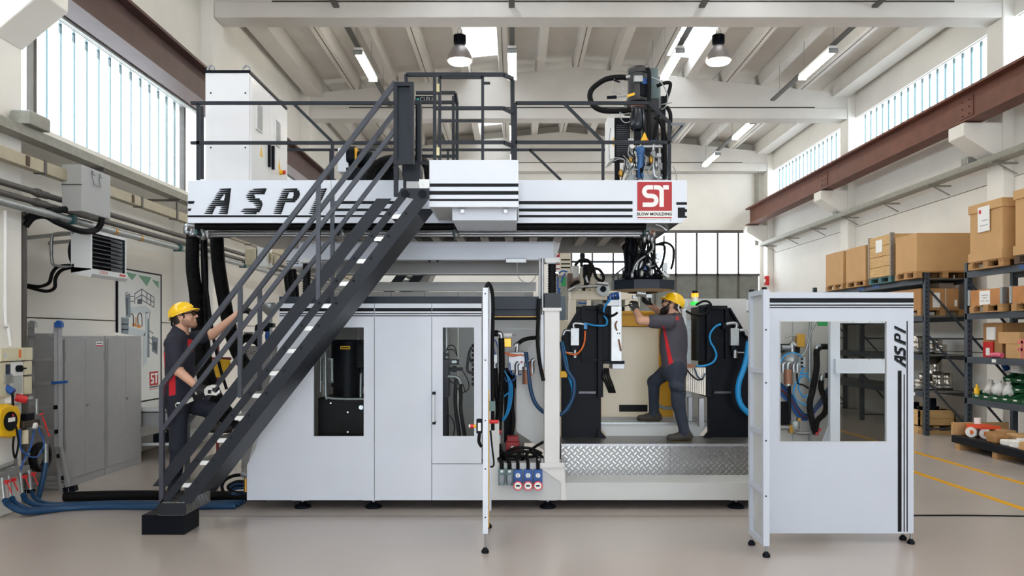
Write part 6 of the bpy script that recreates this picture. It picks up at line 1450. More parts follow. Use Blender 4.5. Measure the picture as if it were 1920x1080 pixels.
# third level
z2 = LV[2]+0.02
carton('cardboard_box',7.6,8.05,12.05,12.55,z2,z2+0.55,'upright brown box with a red sleeve on the middle shelf',CARD2)
rc = thing('red_sleeve',(7.56,12.3,z2),'red paper sleeve leaning on the brown box','sleeve'); B().box(7.57,7.59,12.25,12.5,z2,z2+0.25).obj('sheet',REDP,rc); B().box(7.565,7.57,12.32,12.42,z2+0.03,z2+0.15).obj('white_patch',PAPER,rc); B().box(7.575,7.595,12.2,12.42,z2+0.28,z2+0.48).obj('note',PAPER,rc)
carton('cardboard_box',7.5,7.9,11.5,11.82,z2+0.0,z2+0.22,'small open cardboard box stacked under a flap box')
tp = carton('cardboard_box',7.47,7.9,11.15,11.48,z2,z2+0.3,'cardboard box wrapped in red and white tape')
for zz_ in (0.06,0.17): B().box(7.463,7.47,11.15,11.48,z2+zz_+0.06,z2+zz_+0.1).obj('tape_band',mat('red white tape',(214,110,110),0.6,0,0.5,40),tp)
B().box(7.463,7.47,11.36,11.4,z2,z2+0.3).obj('tape_band',mat('red white tape',(214,110,110),0.6,0,0.5,40),tp); B().box(7.462,7.469,11.18,11.27,z2+0.05,z2+0.12).obj('barcode',PAPER,tp)
carton('cardboard_box',7.5,7.95,11.5,12.0,z2+0.22,z2+0.4,'flap topped cardboard box above the small open box')
B().tube([(7.47,12.1,z2+0.04),(7.46,11.95,z2+0.05),(7.47,11.85,z2+0.04)],0.04,10).obj('pink_pouch',mat('pink plastic',(226,100,130),0.5),None,'pink plastic pouch at the edge of the middle shelf','pouch')
# steel couplings and rings on the far rack
STN = mat('stainless',(190,186,178),0.22,0.95,0.1,12)
random.seed(3)
def ring(x,y,z,r,h,lab,grp):
    t = thing('steel_ring',(x,y,z),lab,'machine part',grp)
    B().lathe((x,y,z),[(r*0.7,0.005),(r*0.7,h),(r,h),(r,h*0.65),(r*0.9,h*0.6),(r,h*0.55),(r,0.0),(r*0.7,0.005)],20).obj('sleeve',STN,t)
    B().lathe((x,y,z),[(r*1.08,h*0.15),(r*1.08,h*0.25)],20).obj('flange',GALV,t)
g2 = 'steel rings on the middle shelf of the far rack'; g3 = 'steel rings on the lower shelf of the far rack'
for i,(px,r,h,Yr) in enumerate(((1722,0.09,0.34,14.5),(1732,0.1,0.3,14.7),(1747,0.09,0.3,14.6),(1757,0.11,0.3,14.9),(1766,0.1,0.18,14.45))):
    ring(X_(px,Yr)-0.02 if X_(px,Yr)>7.55 else 7.62,Yr,LV[2]+0.02,r,h,['tall steel ring at the panel edge on the middle shelf','wide steel ring second from the guard panel on the middle shelf','steel ring beside the rack upright on the middle shelf','widest steel ring right of the upright on the middle shelf','low steel ring at the right end of the middle shelf'][i],g2)
for i,(px,r,h,Yr) in enumerate(((1722,0.09,0.2,14.5),(1731,0.08,0.3,14.8),(1746,0.08,0.18,14.5),(1760,0.11,0.32,14.5),(1770,0.1,0.34,14.75),(1779,0.1,0.32,14.45),(1790,0.13,0.6,14.9),(1802,0.09,0.3,14.5))):
    ring(min(max(X_(px,Yr),7.6),8.08),Yr,LV[3]+0.02,r,h,['low steel ring by the guard panel on the lower shelf','steel ring behind the upright on the lower shelf','small steel ring right of the upright on the lower shelf','first of three tall steel rings on the lower shelf','second of three tall steel rings on the lower shelf','third of three tall steel rings on the lower shelf','tallest steel cylinder on the lower shelf','rightmost steel ring on the lower shelf'][i],g3)
# floor crate with dark parts under the far rack
fc = thing('floor_crate',(7.8,14.6,0),'low pine crate of dark machine parts on the floor under the far rack','crate')
z = 0.14
for k in range(2): B().box(7.42,8.1,14.2,14.23,z+k*0.15,z+0.145+k*0.15).obj('front_board',WOOD,fc)
B().box(7.42,7.45,14.2,15.4,z,z+0.3).obj('side_board',WOOD,fc); B().box(8.07,8.1,14.2,15.4,z,z+0.3).obj('side_board',WOOD,fc); B().box(7.42,8.1,14.2,15.4,z,z+0.02).obj('bottom',WOOD,fc)
for x in (7.42,7.7,8.0): B().box(x,x+0.1,14.2,15.4,0,z).obj('skid',WOOD,fc)
B().box(7.42,8.1,14.19,14.22,0,0.06).obj('bottom_board',WOOD,fc)
for i,(x,y,s,h) in enumerate(((7.55,14.4,0.1,0.35),(7.8,14.45,0.12,0.5),(7.98,14.4,0.1,0.3),(7.65,14.8,0.14,0.4))):
    t = thing('casting',(x,y,z+0.02),['dark machine casting at the left of the floor crate','tall dark machine casting in the middle of the floor crate','dark machine casting at the right of the floor crate','large dark machine casting at the back of the floor crate'][i],'machine part','castings in the floor crate')
    B().cyl((x,y,z+0.02),(x,y,z+h*0.7),s,14).obj('body',BLACK,t); B().box(x-s*0.5,x+s*0.5,y-s*0.4,y+s*0.4,z+h*0.6,z+h).obj('head',BLACK,t,bev=0.015)
# green bins on the near rack
def bin_(x,y,z,w,d,h,lab,i):
    t = thing('storage_bin',(x,y,z),lab,'bin','green storage bins')
    # open front towards -x
    B().box(x+d-0.01,x+d,y-w/2,y+w/2,z,z+h).obj('back',GREEN,t); B().box(x,x+d,y-w/2,y+w/2,z,z+0.01).obj('bottom',GREEN,t)
    for s in (-1,1): B().prism([(x,z),(x+d,z),(x+d,z+h),(x+d*0.4,z+h),(x-0.02,z+h*0.5)],y+s*(w/2)-0.004,y+s*(w/2)+0.004).obj('side',GREEN,t)
    B().prism([(x,z),(x-0.02,z+h*0.5),(x-0.01,z+h*0.5),(x+0.01,z)],y-w/2,y+w/2).obj('lip',GREEN,t); B().box(x-0.024,x-0.018,y-0.05,y+0.03,z+h*0.28,z+h*0.42).obj('label',PAPER,t)
    return t
names = ['farthest','second','third','fourth','fifth','sixth','seventh']
for k in range(6): bin_(7.45,12.45-k*0.24,LV[3]+0.02,0.22,0.4,0.14,'green storage bin in the front row of the near rack, %s from the upright' % ['first','second','third','fourth','fifth','sixth'][k],k)
for k in range(4): bin_(7.62,11.95-k*0.25,LV[3]+0.17,0.23,0.36,0.13,'green storage bin in the middle row of the stack, %s from the left' % ['first','second','third','fourth'][k],k)
for k in range(4): bin_(7.7,12.05-k*0.26,LV[3]+0.31,0.24,0.32,0.13,'green storage bin in the top row of the stack, %s from the left' % ['first','second','third','fourth'][k],k)
PLB = mat('clear plastic bag',(214,214,210),0.2,0,0.1,20)
for i,(x,y,z,s) in enumerate(((7.6,12.35,LV[3]+0.08,0.1),(7.58,12.1,LV[3]+0.1,0.11),(7.6,11.9,LV[3]+0.08,0.09))):
    b = B(); b.lathe((x,y,z),[(s*0.5,0),(s,0.05),(s*0.9,0.13),(s*0.4,0.19),(s*0.25,0.21),(s*0.35,0.25)],9); 
    b.v = [(p[0]+random.uniform(-.02,.02),p[1]+random.uniform(-.02,.02),p[2]+random.uniform(-.01,.01)) for p in b.v]
    b.obj('plastic_bag',PLB,None,['clear plastic bag in the first green bin','clear plastic bag in the second green bin','clear plastic bag in the third green bin'][i],'bag','plastic bags in the bins')
for i,y in enumerate((12.0,11.6)):
    carton('small_carton',7.75,7.95,y-0.1,y+0.1,LV[3]+0.46,LV[3]+0.6,['small white carton on the left top green bin','small white carton on the right top green bin'][i],PAPER,group='white cartons on the bins')
B().lathe((7.5,12.55,LV[3]+0.05),[(0.04,0),(0.042,0.12),(0.02,0.15),(0.018,0.19),(0.0,0.2)],12).obj('yellow_bottle',YELP,None,'yellow bottle behind the first green bin','bottle')
B().cyl((7.9,12.4,LV[2]-0.18),(7.85,12.4,LV[2]-0.1),0.05,12).obj('blue_socket',BLUEP,None,'blue wall socket under the middle shelf','socket')
# black pallet board on the floor
fb = thing('floor_pallet',(7.6,11.6,0),'black edged pallet holding small parts on the floor in front of the near rack','pallet')
B().box(7.0,7.9,10.2,12.4,0.1,0.22).obj('black_tray',BLACK,fb,bev=0.01)
for y in (10.3,11.25,12.2): B().box(7.02,7.85,y,y+0.12,0,0.1).obj('skid',WOODD,fb)
B().box(7.0,7.9,12.36,12.4,0.22,0.42).obj('cardboard_end',CARD,fb)
for i,(x,y) in enumerate(((7.15,12.15),(7.25,11.95),(7.35,12.2))):
    t = thing('cable_drum',(x,y,0.22),['orange cable drum with white hub at the corner of the floor pallet','second orange cable drum beside the corner drum','orange cable drum behind the corner drum'][i],'cable drum','orange cable drums')
    B().cyl((x-0.02,y-0.07,0.3),(x+0.05,y+0.07,0.3),0.075,16).obj('winding',ORNG if i!=1 else REDP,t); B().cyl((x-0.03,y-0.085,0.3),(x-0.02,y-0.07,0.3),0.08,16).obj('flange',PAPER,t); B().cyl((x-0.031,y-0.088,0.3),(x-0.029,y-0.086,0.3),0.035,12).obj('hub',ORNG,t)
B().box(7.15,7.45,11.85,12.25,0.37,0.41).obj('orange_cloth',mat('orange cloth',(230,80,40),0.8),None,'orange cloth draped on the cable drums','cloth')
B().cyl((7.35,12.28,0.22),(7.35,12.28,0.5),0.05,14).obj('paper_roll',PAPER,None,'white paper roll standing at the back of the floor pallet','roll')
for i,(x,y,s,m,l) in enumerate(((7.3,11.65,0.12,CARD2,'brown wrapped parcel in the middle of the floor pallet'),(7.15,11.45,0.11,CARD2,'crumpled brown parcel at the front of the floor pallet'),(7.45,11.4,0.13,CARD,'flat cardboard box at the back of the floor pallet'),(7.15,11.15,0.09,PAPER,'white plastic pack at the front of the floor pallet'),(7.35,11.1,0.1,PAPER,'white carton behind the plastic pack'),(7.15,10.9,0.11,PAPER,'white box with an open top near the picture edge'),(7.12,10.65,0.12,CARD,'cardboard box at the right picture edge on the floor pallet'),(7.5,11.9,0.14,CARD,'flat cardboard lid behind the orange cloth'))):
    b = B(); b.box(x-s,x+s,y-s,y+s,0.22,0.22+s*1.1); 
    b.v = [(p[0]+random.uniform(-.015,.015),p[1]+random.uniform(-.015,.015),p[2]+(random.uniform(-.02,.01) if p[2]>0.25 else 0)) for p in b.v]
    t = b.obj('parcel',m,None,l,'parcel','parcels on the floor pallet',bev=0.02)
B().tube([(7.2,7.5,0.006),(6.2,7.72,0.006),(5.4,7.68,0.006),(4.4,7.74,0.006),(3.3,7.7,0.006)],0.008,6).obj('floor_cable',RUBBER,None,'thin black cable lying across the floor on the right','cable')
fa = thing('fire_alarm_box',(8.2,25.0,3.4),'small red alarm box on the far right corner column','alarm'); B().box(8.15,8.27,25.1,25.25,3.45,3.75).obj('body',REDP,fa,bev=0.01); B().box(8.14,8.15,25.12,25.23,3.55,3.65).obj('glass',PAPER,fa)
# ------------------------------------------------------------------ second machine in the background
YM = 12.6
CRM = mat('cream machine paint',(226,218,200),0.45,0,0.04,4)
bm_ = thing('background_machine', P(1110,700,YM), 'cream coloured blow moulding machine with hoses standing further back','machine')
B().pbox(1070,1180,545,562,YM,0.5).obj('table',CRM,bm_,bev=0.01)
for a,b in ((1068,1080),(1100,1108),(1172,1182)): B().pbox(a,b,562,850,YM,0.3).obj('leg',CRM,bm_)
B().pbox(1048,1070,467,515,YM+0.3,0.2).obj('column',CRM,bm_)
for a in (486,493.5,500.5): B().pbox(1052,1069,a,a+2.4,YM+0.297,0.003).obj('stripe',PRINT,bm_)
lr = B().pbox(1039,1050,466,510,YM+0.25,0.03).obj('logo_sign',PAPER,bm_); B().pbox(1039,1049.5,466,497,YM+0.247,0.003).obj('red_field',LOGO,lr); B().pbox(1041,1047,472,478,YM+0.244,0.003).obj('letter',PAPER,lr); B().pbox(1039,1049.5,503,505,YM+0.247,0.003).obj('red_underline',LOGO,lr)
B().pbox(1072,1086,497,530,YM+0.1,0.2).obj('pale_tank',GREYW,bm_,bev=0.02); B().pbox(1088,1108,500,545,YM+0.1,0.2).obj('head_block',CRM,bm_,bev=0.01); B().pbox(1108,1125,512,545,YM,0.2).obj('head_block',CRM,bm_,bev=0.01)
B().lathe(P(1092,488,YM),[(0.04,0),(0.045,0.08),(0.03,0.14),(0.01,0.16)],14).obj('gas_spring',BLACK,bm_); B().pbox(1094,1106,495,515,YM-0.05,0.12).obj('valve_block',BLACK,bm_,bev=0.01)
B().cyl(P(1131,542,YM),P(1131,542,YM-0.08),0.11,22).obj('flange_disc',GALV,bm_); B().cyl(P(1131,542,YM-0.08),P(1131,542,YM-0.1),0.05,16).obj('flange_hub',BLACK,bm_)
B().pbox(1052,1061,520,536,YM-0.05,0.1).obj('green_box',mat('green terminal',(40,160,90),0.5),bm_); B().pbox(1064,1074,512,545,YM-0.05,0.12).obj('brown_motor',mat('brown casting',(92,72,60),0.5),bm_,bev=0.015)
B().cyl(P(1073,530,YM-0.05),P(1086,525,YM-0.05),0.06,12).obj('arm',mat('brown casting',(92,72,60),0.5),bm_)
for q in ([(1078,498),(1088,488),(1102,488),(1112,500),(1118,520),(1130,528)],[(1090,500),(1092,490),(1105,492),(1110,510)],[(1105,520),(1112,505),(1124,506),(1132,520),(1128,530)],[(1095,515),(1098,530),(1094,545)],[(1086,530),(1080,528),(1070,538)],[(1100,500),(1105,512),(1100,540)]): B().tube([P(*a,YM-0.1) for a in q],0.025,8).obj('hose',RUBBER,bm_)
for q in ([(1048,512),(1055,508),(1064,510)],[(1046,520),(1046,540),(1050,550)],[(1084,567),(1092,569),(1100,568)],[(1060,512),(1055,520),(1052,530)],[(1050,540),(1045,548)]): B().tube([P(*a,YM-0.12) for a in q],0.014,6).obj('air_line',BLUEP,bm_)
for q in ([(1098,520),(1102,530)],[(1118,530),(1140,533)],[(1066,545),(1078,538)],[(1085,538),(1120,536)]): B().cyl(P(*q[0],YM-0.1),P(*q[1],YM-0.1),0.03,10).obj('steel_tube',STEEL,bm_)
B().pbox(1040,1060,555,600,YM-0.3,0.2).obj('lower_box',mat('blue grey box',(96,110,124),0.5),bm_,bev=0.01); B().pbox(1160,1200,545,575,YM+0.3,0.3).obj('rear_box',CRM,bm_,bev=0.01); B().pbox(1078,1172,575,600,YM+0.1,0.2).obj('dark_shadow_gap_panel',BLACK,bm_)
B().pbox(1038,1180,600,850,YM+0.2,0.3).obj('lower_cover',CRM,bm_,bev=0.01)
fr_ = thing('rear_handrail', P(1160,520,15), 'dark handrail of a distant stair behind the hanging head','guard rail')
for o in (0,14): B().bar(P(1147,520+o,15),P(1180,494+o,15),0.03).obj('rail',ANTH,fr_)
for k in range(4): B().bar(P(1150+k*9,518-k*7,15),P(1150+k*9,804,15),0.025).obj('post',ANTH,fr_)
B().bar(P(1072,491,15),P(1172,491,15),0.04).obj('rail',ANTH,fr_)
# blue connector cluster above the left mould half
bcx = thing('air_connector_block', P(1150,570,8.9), 'cluster of blue air lines and steel valves on top of the left mould','valve block')
B().pbox(1138,1165,561,574,8.9,0.15).obj('valve_rail',GALV,bcx,bev=0.006); B().pbox(1160,1165,548,575,8.88,0.1).obj('post',ALU,bcx)
for k in range(4): B().tube([P(1140+k*5,562,8.88),P(1146+k*4,551-k,8.86),P(1160,553+k*2,8.88)],0.01,6).obj('air_line',BLUEP,bcx)
for k in range(4): B().cyl(P(1141+k*6,561,8.88),P(1141+k*6,555,8.88),0.014,8).obj('knob',BLACK,bcx)
B().pbox(1131,1143,563,568,8.9,0.1).obj('bracket',BLACK,bcx)
lwp = thing('lower_guard_beam', P(1350,570,11.2), 'white horizontal beam and panel behind the right clamp unit','beam')
B().ppoly([(1290,566),(1404,562),(1404,582),(1290,576)],11.2,0.15).obj('beam',WHITE,lwp); B().pbox(1330,1404,586,850,11.4,0.05).obj('panel',GREYW,lwp)
B().lathe(P(1252,738,9.3),[(0.16,-0.06),(0.19,-0.065),(0.195,0.0),(0.19,0.065),(0.16,0.06),(0.16,-0.06)],26,'y').obj('grey_ring',mat('grey belt',(120,132,134),0.4),None,'grey belt loop standing on the rear step between the worker\'s legs','belt')
# ------------------------------------------------------------------ people: smooth blended bodies meshed from a distance field
V = Vector
def n3(v): return np.array((v[0], v[1], v[2]), dtype=np.float32)
def d_cap(p, a, b, ra, rb):
    a, b = n3(a), n3(b); ab = b-a; L = float((ab*ab).sum())
    t = np.clip(((p-a) @ ab)/max(L,1e-9), 0, 1)
    q = p-a-t[...,None]*ab
    return np.sqrt((q*q).sum(-1))-(ra+(rb-ra)*t)
def d_ell(p, c, r, R):
    q = (p-n3(c)) @ np.array(R, dtype=np.float32)
    r = np.array(r, dtype=np.float32)
    k0 = np.sqrt(((q/r)**2).sum(-1)); k1 = np.sqrt(((q/(r*r))**2).sum(-1))
    return k0*(k0-1)/np.maximum(k1,1e-6)
def prim_d(p, pr):
    if pr[0] == 'c': return d_cap(p, pr[1], pr[2], pr[3], pr[4])
    return d_ell(p, pr[1], pr[2], pr[3])
def C_(a, b, ra, rb, m, k=0.03): return ('c', V(a), V(b), ra, rb, m, k)
def E_(c, r, m, k=0.03, R=None): return ('e', V(c), r, R if R is not None else np.eye(3), m, k)
def box_of(pr):
    if pr[0] == 'c':
        r = max(pr[3], pr[4]); lo = np.minimum(n3(pr[1]), n3(pr[2]))-r; hi = np.maximum(n3(pr[1]), n3(pr[2]))+r
    else:
        r = max(pr[2]); lo = n3(pr[1])-r; hi = n3(pr[1])+r
    return lo, hi
def mesh_body(name, prims, mats, parent, h=0.0075, recolor=None):
    lo = np.min([box_of(p)[0] for p in prims], axis=0)-0.04; hi = np.max([box_of(p)[1] for p in prims], axis=0)+0.04
    n = np.ceil((hi-lo)/h).astype(int)+1
    f = np.full(tuple(n), 0.3, dtype=np.float32)
    for pr in prims:
        k = pr[-1]; a, b = box_of(pr); m = k+3*h
        i0 = np.maximum(np.floor((a-m-lo)/h).astype(int), 0); i1 = np.minimum(np.ceil((b+m-lo)/h).astype(int)+1, n)
        g = np.stack(np.meshgrid(*[lo[j]+h*np.arange(i0[j], i1[j], dtype=np.float32) for j in range(3)], indexing='ij'), -1)
        d = prim_d(g, pr)
        s = tuple(slice(i0[j], i1[j]) for j in range(3)); o = f[s]
        hh = np.maximum(k-np.abs(o-d), 0)/k
        f[s] = np.minimum(o, d)-hh*hh*k*0.25
    # surface nets
    ins = f < 0
    c = np.zeros(tuple(n-1), dtype=np.uint8)
    for dx in (0,1):
        for dy in (0,1):
            for dz in (0,1): c += ins[dx:n[0]-1+dx, dy:n[1]-1+dy, dz:n[2]-1+dz]
    act = (c > 0) & (c < 8)
    idx = np.full(act.shape, -1, dtype=np.int64); ii = np.argwhere(act); idx[act] = np.arange(len(ii))
    acc = np.zeros((len(ii),3)); cnt = np.zeros(len(ii))
    cor = [(a,b,d) for a in (0,1) for b in (0,1) for d in (0,1)]
    val = {q: f[ii[:,0]+q[0], ii[:,1]+q[1], ii[:,2]+q[2]] for q in cor}
    for a in cor:
        for ax in range(3):
            if a[ax] == 0:
                b = tuple(1 if j == ax else a[j] for j in range(3))
                va, vb = val[a], val[b]; m = (va < 0) != (vb < 0)
                t = va[m]/(va[m]-vb[m]); pt = np.tile(np.array(a, float), (m.sum(),1)); pt[:,ax] = t
                acc[m] += pt; cnt[m] += 1
    vs = lo+h*(ii+acc/cnt[:,None])
    faces = []
    for ax in range(3):
        u, w = (ax+1)%3, (ax+2)%3
        sa = [slice(None)]*3; sb = [slice(None)]*3; sa[ax] = slice(0,n[ax]-1); sb[ax] = slice(1,n[ax])
        e = ins[tuple(sa)] != ins[tuple(sb)]; ee = np.argwhere(e)
        ok = (ee[:,u] > 0) & (ee[:,w] > 0) & (ee[:,u] < n[u]-1) & (ee[:,w] < n[w]-1); ee = ee[ok]
        flip = ins[tuple(sa)][tuple(ee.T)]
        q = []
        for du, dw in ((-1,-1),(0,-1),(0,0),(-1,0)):
            t = ee.copy(); t[:,u] += du; t[:,w] += dw; q.append(idx[tuple(t.T)])
        q = np.stack(q, 1); q[~flip] = q[~flip][:, ::-1]
        faces.append(q)
    faces = np.concatenate(faces)
    ctr = vs[faces].mean(1).astype(np.float32)
    best = np.full(len(ctr), 9.0, dtype=np.float32); mi = np.zeros(len(ctr), dtype=np.int32)
    for pr in prims:
        d = prim_d(ctr, pr); m = d < best; best[m] = d[m]; mi[m] = pr[-2]
    if recolor is not None: mi = recolor(ctr, mi)
    off = np.array(parent['_o']); me = bpy.data.meshes.new(name)
    me.from_pydata((vs-off).tolist(), [], faces.tolist())
    for m in mats: me.materials.append(m)
    me.polygons.foreach_set('material_index', mi.astype(np.int32)); me.polygons.foreach_set('use_smooth', np.ones(len(faces), dtype=bool)); me.update()
    ob = bpy.data.objects.new(name, me); COL.objects.link(ob); ob.parent = parent; ob['_o'] = parent['_o']
    sm = ob.modifiers.new('smooth', 'SMOOTH'); sm.factor = 0.5; sm.iterations = 1
    return ob
# material slots used by both bodies
SK, SH, RD, TR, GL, SO, HR, LC, YL, ST_ = range(10)
def hand(w, d, nrm, curl, m=GL, side=1, s=1.0):
    "palm, four curled fingers and a thumb; nrm is where the fingers curl to"
    w = V(w); d = V(d).normalized(); nrm = V(nrm); nrm = (nrm-d*nrm.dot(d)).normalized(); r = d.cross(nrm)*side
    out = []
    for o in (-0.026,-0.009,0.009,0.026): out.append(C_(w+r*o*0.7*s, w+(d*0.085+r*o)*s, 0.017*s, 0.0145*s, m, 0.014))
    for o, L in ((-0.03,0.062),(-0.01,0.074),(0.01,0.08),(0.03,0.072)):
        p = w+(d*0.088+r*o)*s; a = 0.15
        for j in range(3):
            a += curl[j]; q = p+(d*math.cos(a)+nrm*math.sin(a))*L*s*(0.42,0.33,0.25)[j]
            out.append(C_(p, q, 0.0105*s, 0.0098*s, m, 0.006)); p = q
    p = w+(d*0.03+r*0.034)*s
    q = p+(d*0.03+r*0.026+nrm*0.02)*s; t = q+(d*0.026+nrm*0.03*(1 if curl[0] > 0.5 else 0.4))*s
    out += [C_(p, q, 0.0135*s, 0.012*s, m, 0.01), C_(q, t, 0.0115*s, 0.0105*s, m, 0.006)]
    return out
def head(c, fw, up, beard):
    "c centre of the skull, fw facing, up crown"
    fw = V(fw).normalized(); up = V(up); up = (up-fw*up.dot(fw)).normalized(); lf = up.cross(fw)
    R = np.array([[*lf],[*fw],[*up]]).T
    def L(a,b,d): return V(c)+lf*a+fw*b+up*d
    J = SK if beard else ST_
    pr = [E_(L(0,-0.01,0.02),(0.074,0.094,0.1),SK,0.02,R), C_(L(0,0.045,-0.062),L(0,0.06,-0.09),0.046,0.03,J,0.025), E_(L(0,0.04,-0.01),(0.062,0.05,0.06),SK,0.02,R),
          C_(L(-0.036,0.012,-0.06),L(-0.018,0.058,-0.09),0.034,0.026,J,0.025), C_(L(0.036,0.012,-0.06),L(0.018,0.058,-0.09),0.034,0.026,J,0.025),
          C_(L(0,0.084,0.02),L(0,0.112,-0.022),0.008,0.012,SK,0.01), C_(L(-0.008,0.098,-0.026),L(0.008,0.098,-0.026),0.011,0.011,SK,0.006),
          C_(L(-0.016,0.086,-0.05),L(0.016,0.086,-0.05),0.008,0.008,SK,0.005), C_(L(-0.014,0.085,-0.061),L(0.014,0.085,-0.061),0.008,0.008,SK,0.005), C_(L(0,0.08,-0.088),L(0,0.082,-0.094),0.016,0.014,J,0.012),
          C_(L(-0.035,0.08,0.032),L(0.035,0.08,0.032),0.012,0.012,SK,0.015)]
    for s in (-1,1): pr += [E_(L(s*0.08,-0.014,-0.012),(0.011,0.021,0.034),SK,0.006,R), C_(L(s*0.038,0.066,-0.018),L(s*0.044,0.056,-0.022),0.02,0.02,SK,0.015), C_(L(s*0.03,0.076,0.01),L(s*0.032,0.076,0.01),0.013,0.013,SK,0.008)]
    pr += [E_(L(0,-0.056,-0.0),(0.073,0.056,0.08),HR,0.012,R)]
    for s in (-1,1): pr.append(C_(L(s*0.068,0.014,0.03),L(s*0.069,0.014,-0.012),0.012,0.006,HR,0.008))
    if beard:
        pr += [C_(L(-0.045,0.03,-0.062),L(-0.02,0.066,-0.098),0.036,0.032,HR,0.02), C_(L(0.045,0.03,-0.062),L(0.02,0.066,-0.098),0.036,0.032,HR,0.02), C_(L(0,0.072,-0.09),L(0,0.076,-0.115),0.032,0.022,HR,0.02), C_(L(-0.02,0.09,-0.036),L(0.02,0.09,-0.036),0.007,0.007,HR,0.006)]
        for s in (-1,1): pr.append(C_(L(s*0.068,0.016,-0.02),L(s*0.058,0.03,-0.06),0.016,0.02,HR,0.012))
    return pr, L, R
def helmet(c, fw, up, parent, m):
    fw = V(fw).normalized(); up = V(up); up = (up-fw*up.dot(fw)).normalized(); lf = up.cross(fw)
    def L(a,b,d): return V(c)+lf*a+fw*b+up*d
    b = B(); vs = []; nu, nv = 32, 10
    for j in range(nv+1):
        ph = math.pi/2*j/nv
        for i in range(nu):
            th = 2*math.pi*i/nu; cr = math.cos(ph)**0.85; 
            ridge = 1.0
            vs.append(L(0.1*cr*math.cos(th), 0.12*cr*math.sin(th)-0.012, 0.034+0.105*math.sin(ph)))
    b._add(vs, [(j*nu+i, j*nu+(i+1)%nu, (j+1)*nu+(i+1)%nu, (j+1)*nu+i) for j in range(nv) for i in range(nu)], 0, True)
    o = b.obj('helmet', m, parent)
    # brim all round, longer in front
    b = B(); vs = []
    for i in range(nu):
        th = 2*math.pi*i/nu; s, cth = math.sin(th), math.cos(th); e = 0.01+0.036*max(0,s)**2
        for (q, z) in ((0.0,0.038),(e,0.024-0.012*max(0,s)),(e,0.018-0.012*max(0,s)),(-0.01,0.026)):
            vs.append(L((0.1+q)*cth, (0.12+q)*s-0.012, z+0.004))
    b._add(vs, [(i*4+k, i*4+(k+1)%4, ((i+1)%nu)*4+(k+1)%4, ((i+1)%nu)*4+k) for i in range(nu) for k in range(4)], 0, True)
    b.obj('brim', m, o)
    for a, r in ((0.0,0.009),(-0.035,0.006),(0.035,0.006)):
        pts = []
        for k in range(15):
            t = math.pi*(0.06+0.88*k/14); f = math.sqrt(max(0.05,1-(a/0.1)**2))
            pts.append(L(a, 0.12*f*math.cos(t)-0.012, 0.034+0.105*f*math.sin(t)))
        B().tube(pts, r, 8, sub=2).obj('ridge', m, o)
    for s in (-1,1):
        B().tube([L(s*0.095,-0.09,0.03),L(s*0.082,-0.1,-0.01),L(s*0.04,-0.125,-0.03),L(0,-0.13,-0.035)],0.009,6).obj('nape_strap', PAPER if parent.get('nape') else BLACK, o)
    return L
def glasses(L, parent):
    for s in (-1,1):
        g = B().tube([L(s*0.012,0.104,0.012),L(s*0.03,0.108,0.026),L(s*0.06,0.094,0.024),L(s*0.066,0.09,0.006),L(s*0.045,0.1,-0.012),L(s*0.016,0.106,-0.006),L(s*0.012,0.104,0.012)],0.0038,6).tube([L(s*0.066,0.09,0.018),L(s*0.084,0.04,0.016),L(s*0.086,-0.02,0.006)],0.0045,6).obj('glasses_frame', PRINT, parent)
        B()._add([L(s*0.013,0.105,0.008),L(s*0.03,0.108,0.024),L(s*0.06,0.095,0.022),L(s*0.064,0.091,0.006),L(s*0.045,0.1,-0.01),L(s*0.017,0.106,-0.005)],[(0,1,2,3,4,5)]).obj('lens', DGLASS, g)
def foot(ank, toe_dir, zf, m=SO):
    "work shoe on the level zf"
    a = V(ank); d = V((toe_dir[0],toe_dir[1],0)).normalized(); s = V((-d.y,d.x,0)); g = V((a.x,a.y,zf))
    return [C_(g-d*0.055+V((0,0,0.045)), g+d*0.07+V((0,0,0.045)),0.043,0.042,m,0.03), C_(g+d*0.06+V((0,0,0.038))-s*0.012, g+d*0.165+V((0,0,0.034)),0.04,0.033,m,0.03), C_(g+d*0.06+V((0,0,0.036))+s*0.016, g+d*0.15+V((0,0,0.034))+s*0.012,0.036,0.03,m,0.03),
            C_(g-d*0.03+V((0,0,0.07)), a+V((0,0,0.02)),0.046,0.044,m,0.03), C_(g-d*0.07+V((0,0,0.014)),g+d*0.18+V((0,0,0.014)),0.012,0.012,m,0.02)]
PM = [SKIN, NAVY, REDF, NTRO, GLOVE, SHOE, HAIR, LOGO, YELP, STUB]
# ---- worker on the stair
w1 = thing('person', P(335,935,7.3), 'person in yellow helmet and navy polo climbing the stair with an adjustable wrench', 'person')
def q1(px,py,Y): return P(px,py,Y)
hc1 = q1(346,594,7.28); fw1 = V((0.96,0.1,0.24)); up1 = V((-0.24,0,1))
hp, L1, R1 = head(hc1, fw1, up1, False)
z1a, z1b = Z_(948,7.0)+0.0, Z_(948-42.05*3,7.0)
pel, ch = q1(336,742,7.28), q1(340,650,7.28)
ns, fs = q1(324,645,7.11), q1(352,638,7.46)
ne, nw = q1(333,694,7.06), q1(368,724,7.06)
fe, fwr = q1(398,627,7.54), q1(451,585,7.575)
nh, fh = q1(333,752,7.2), q1(338,752,7.38)
nk, na = q1(334,838,7.17), V((q1(326,900,7.17).x, 7.17, z1a+0.09))
fk, fa = q1(404,772,7.42), V((q1(396,800,7.42).x, 7.42, z1b+0.09))
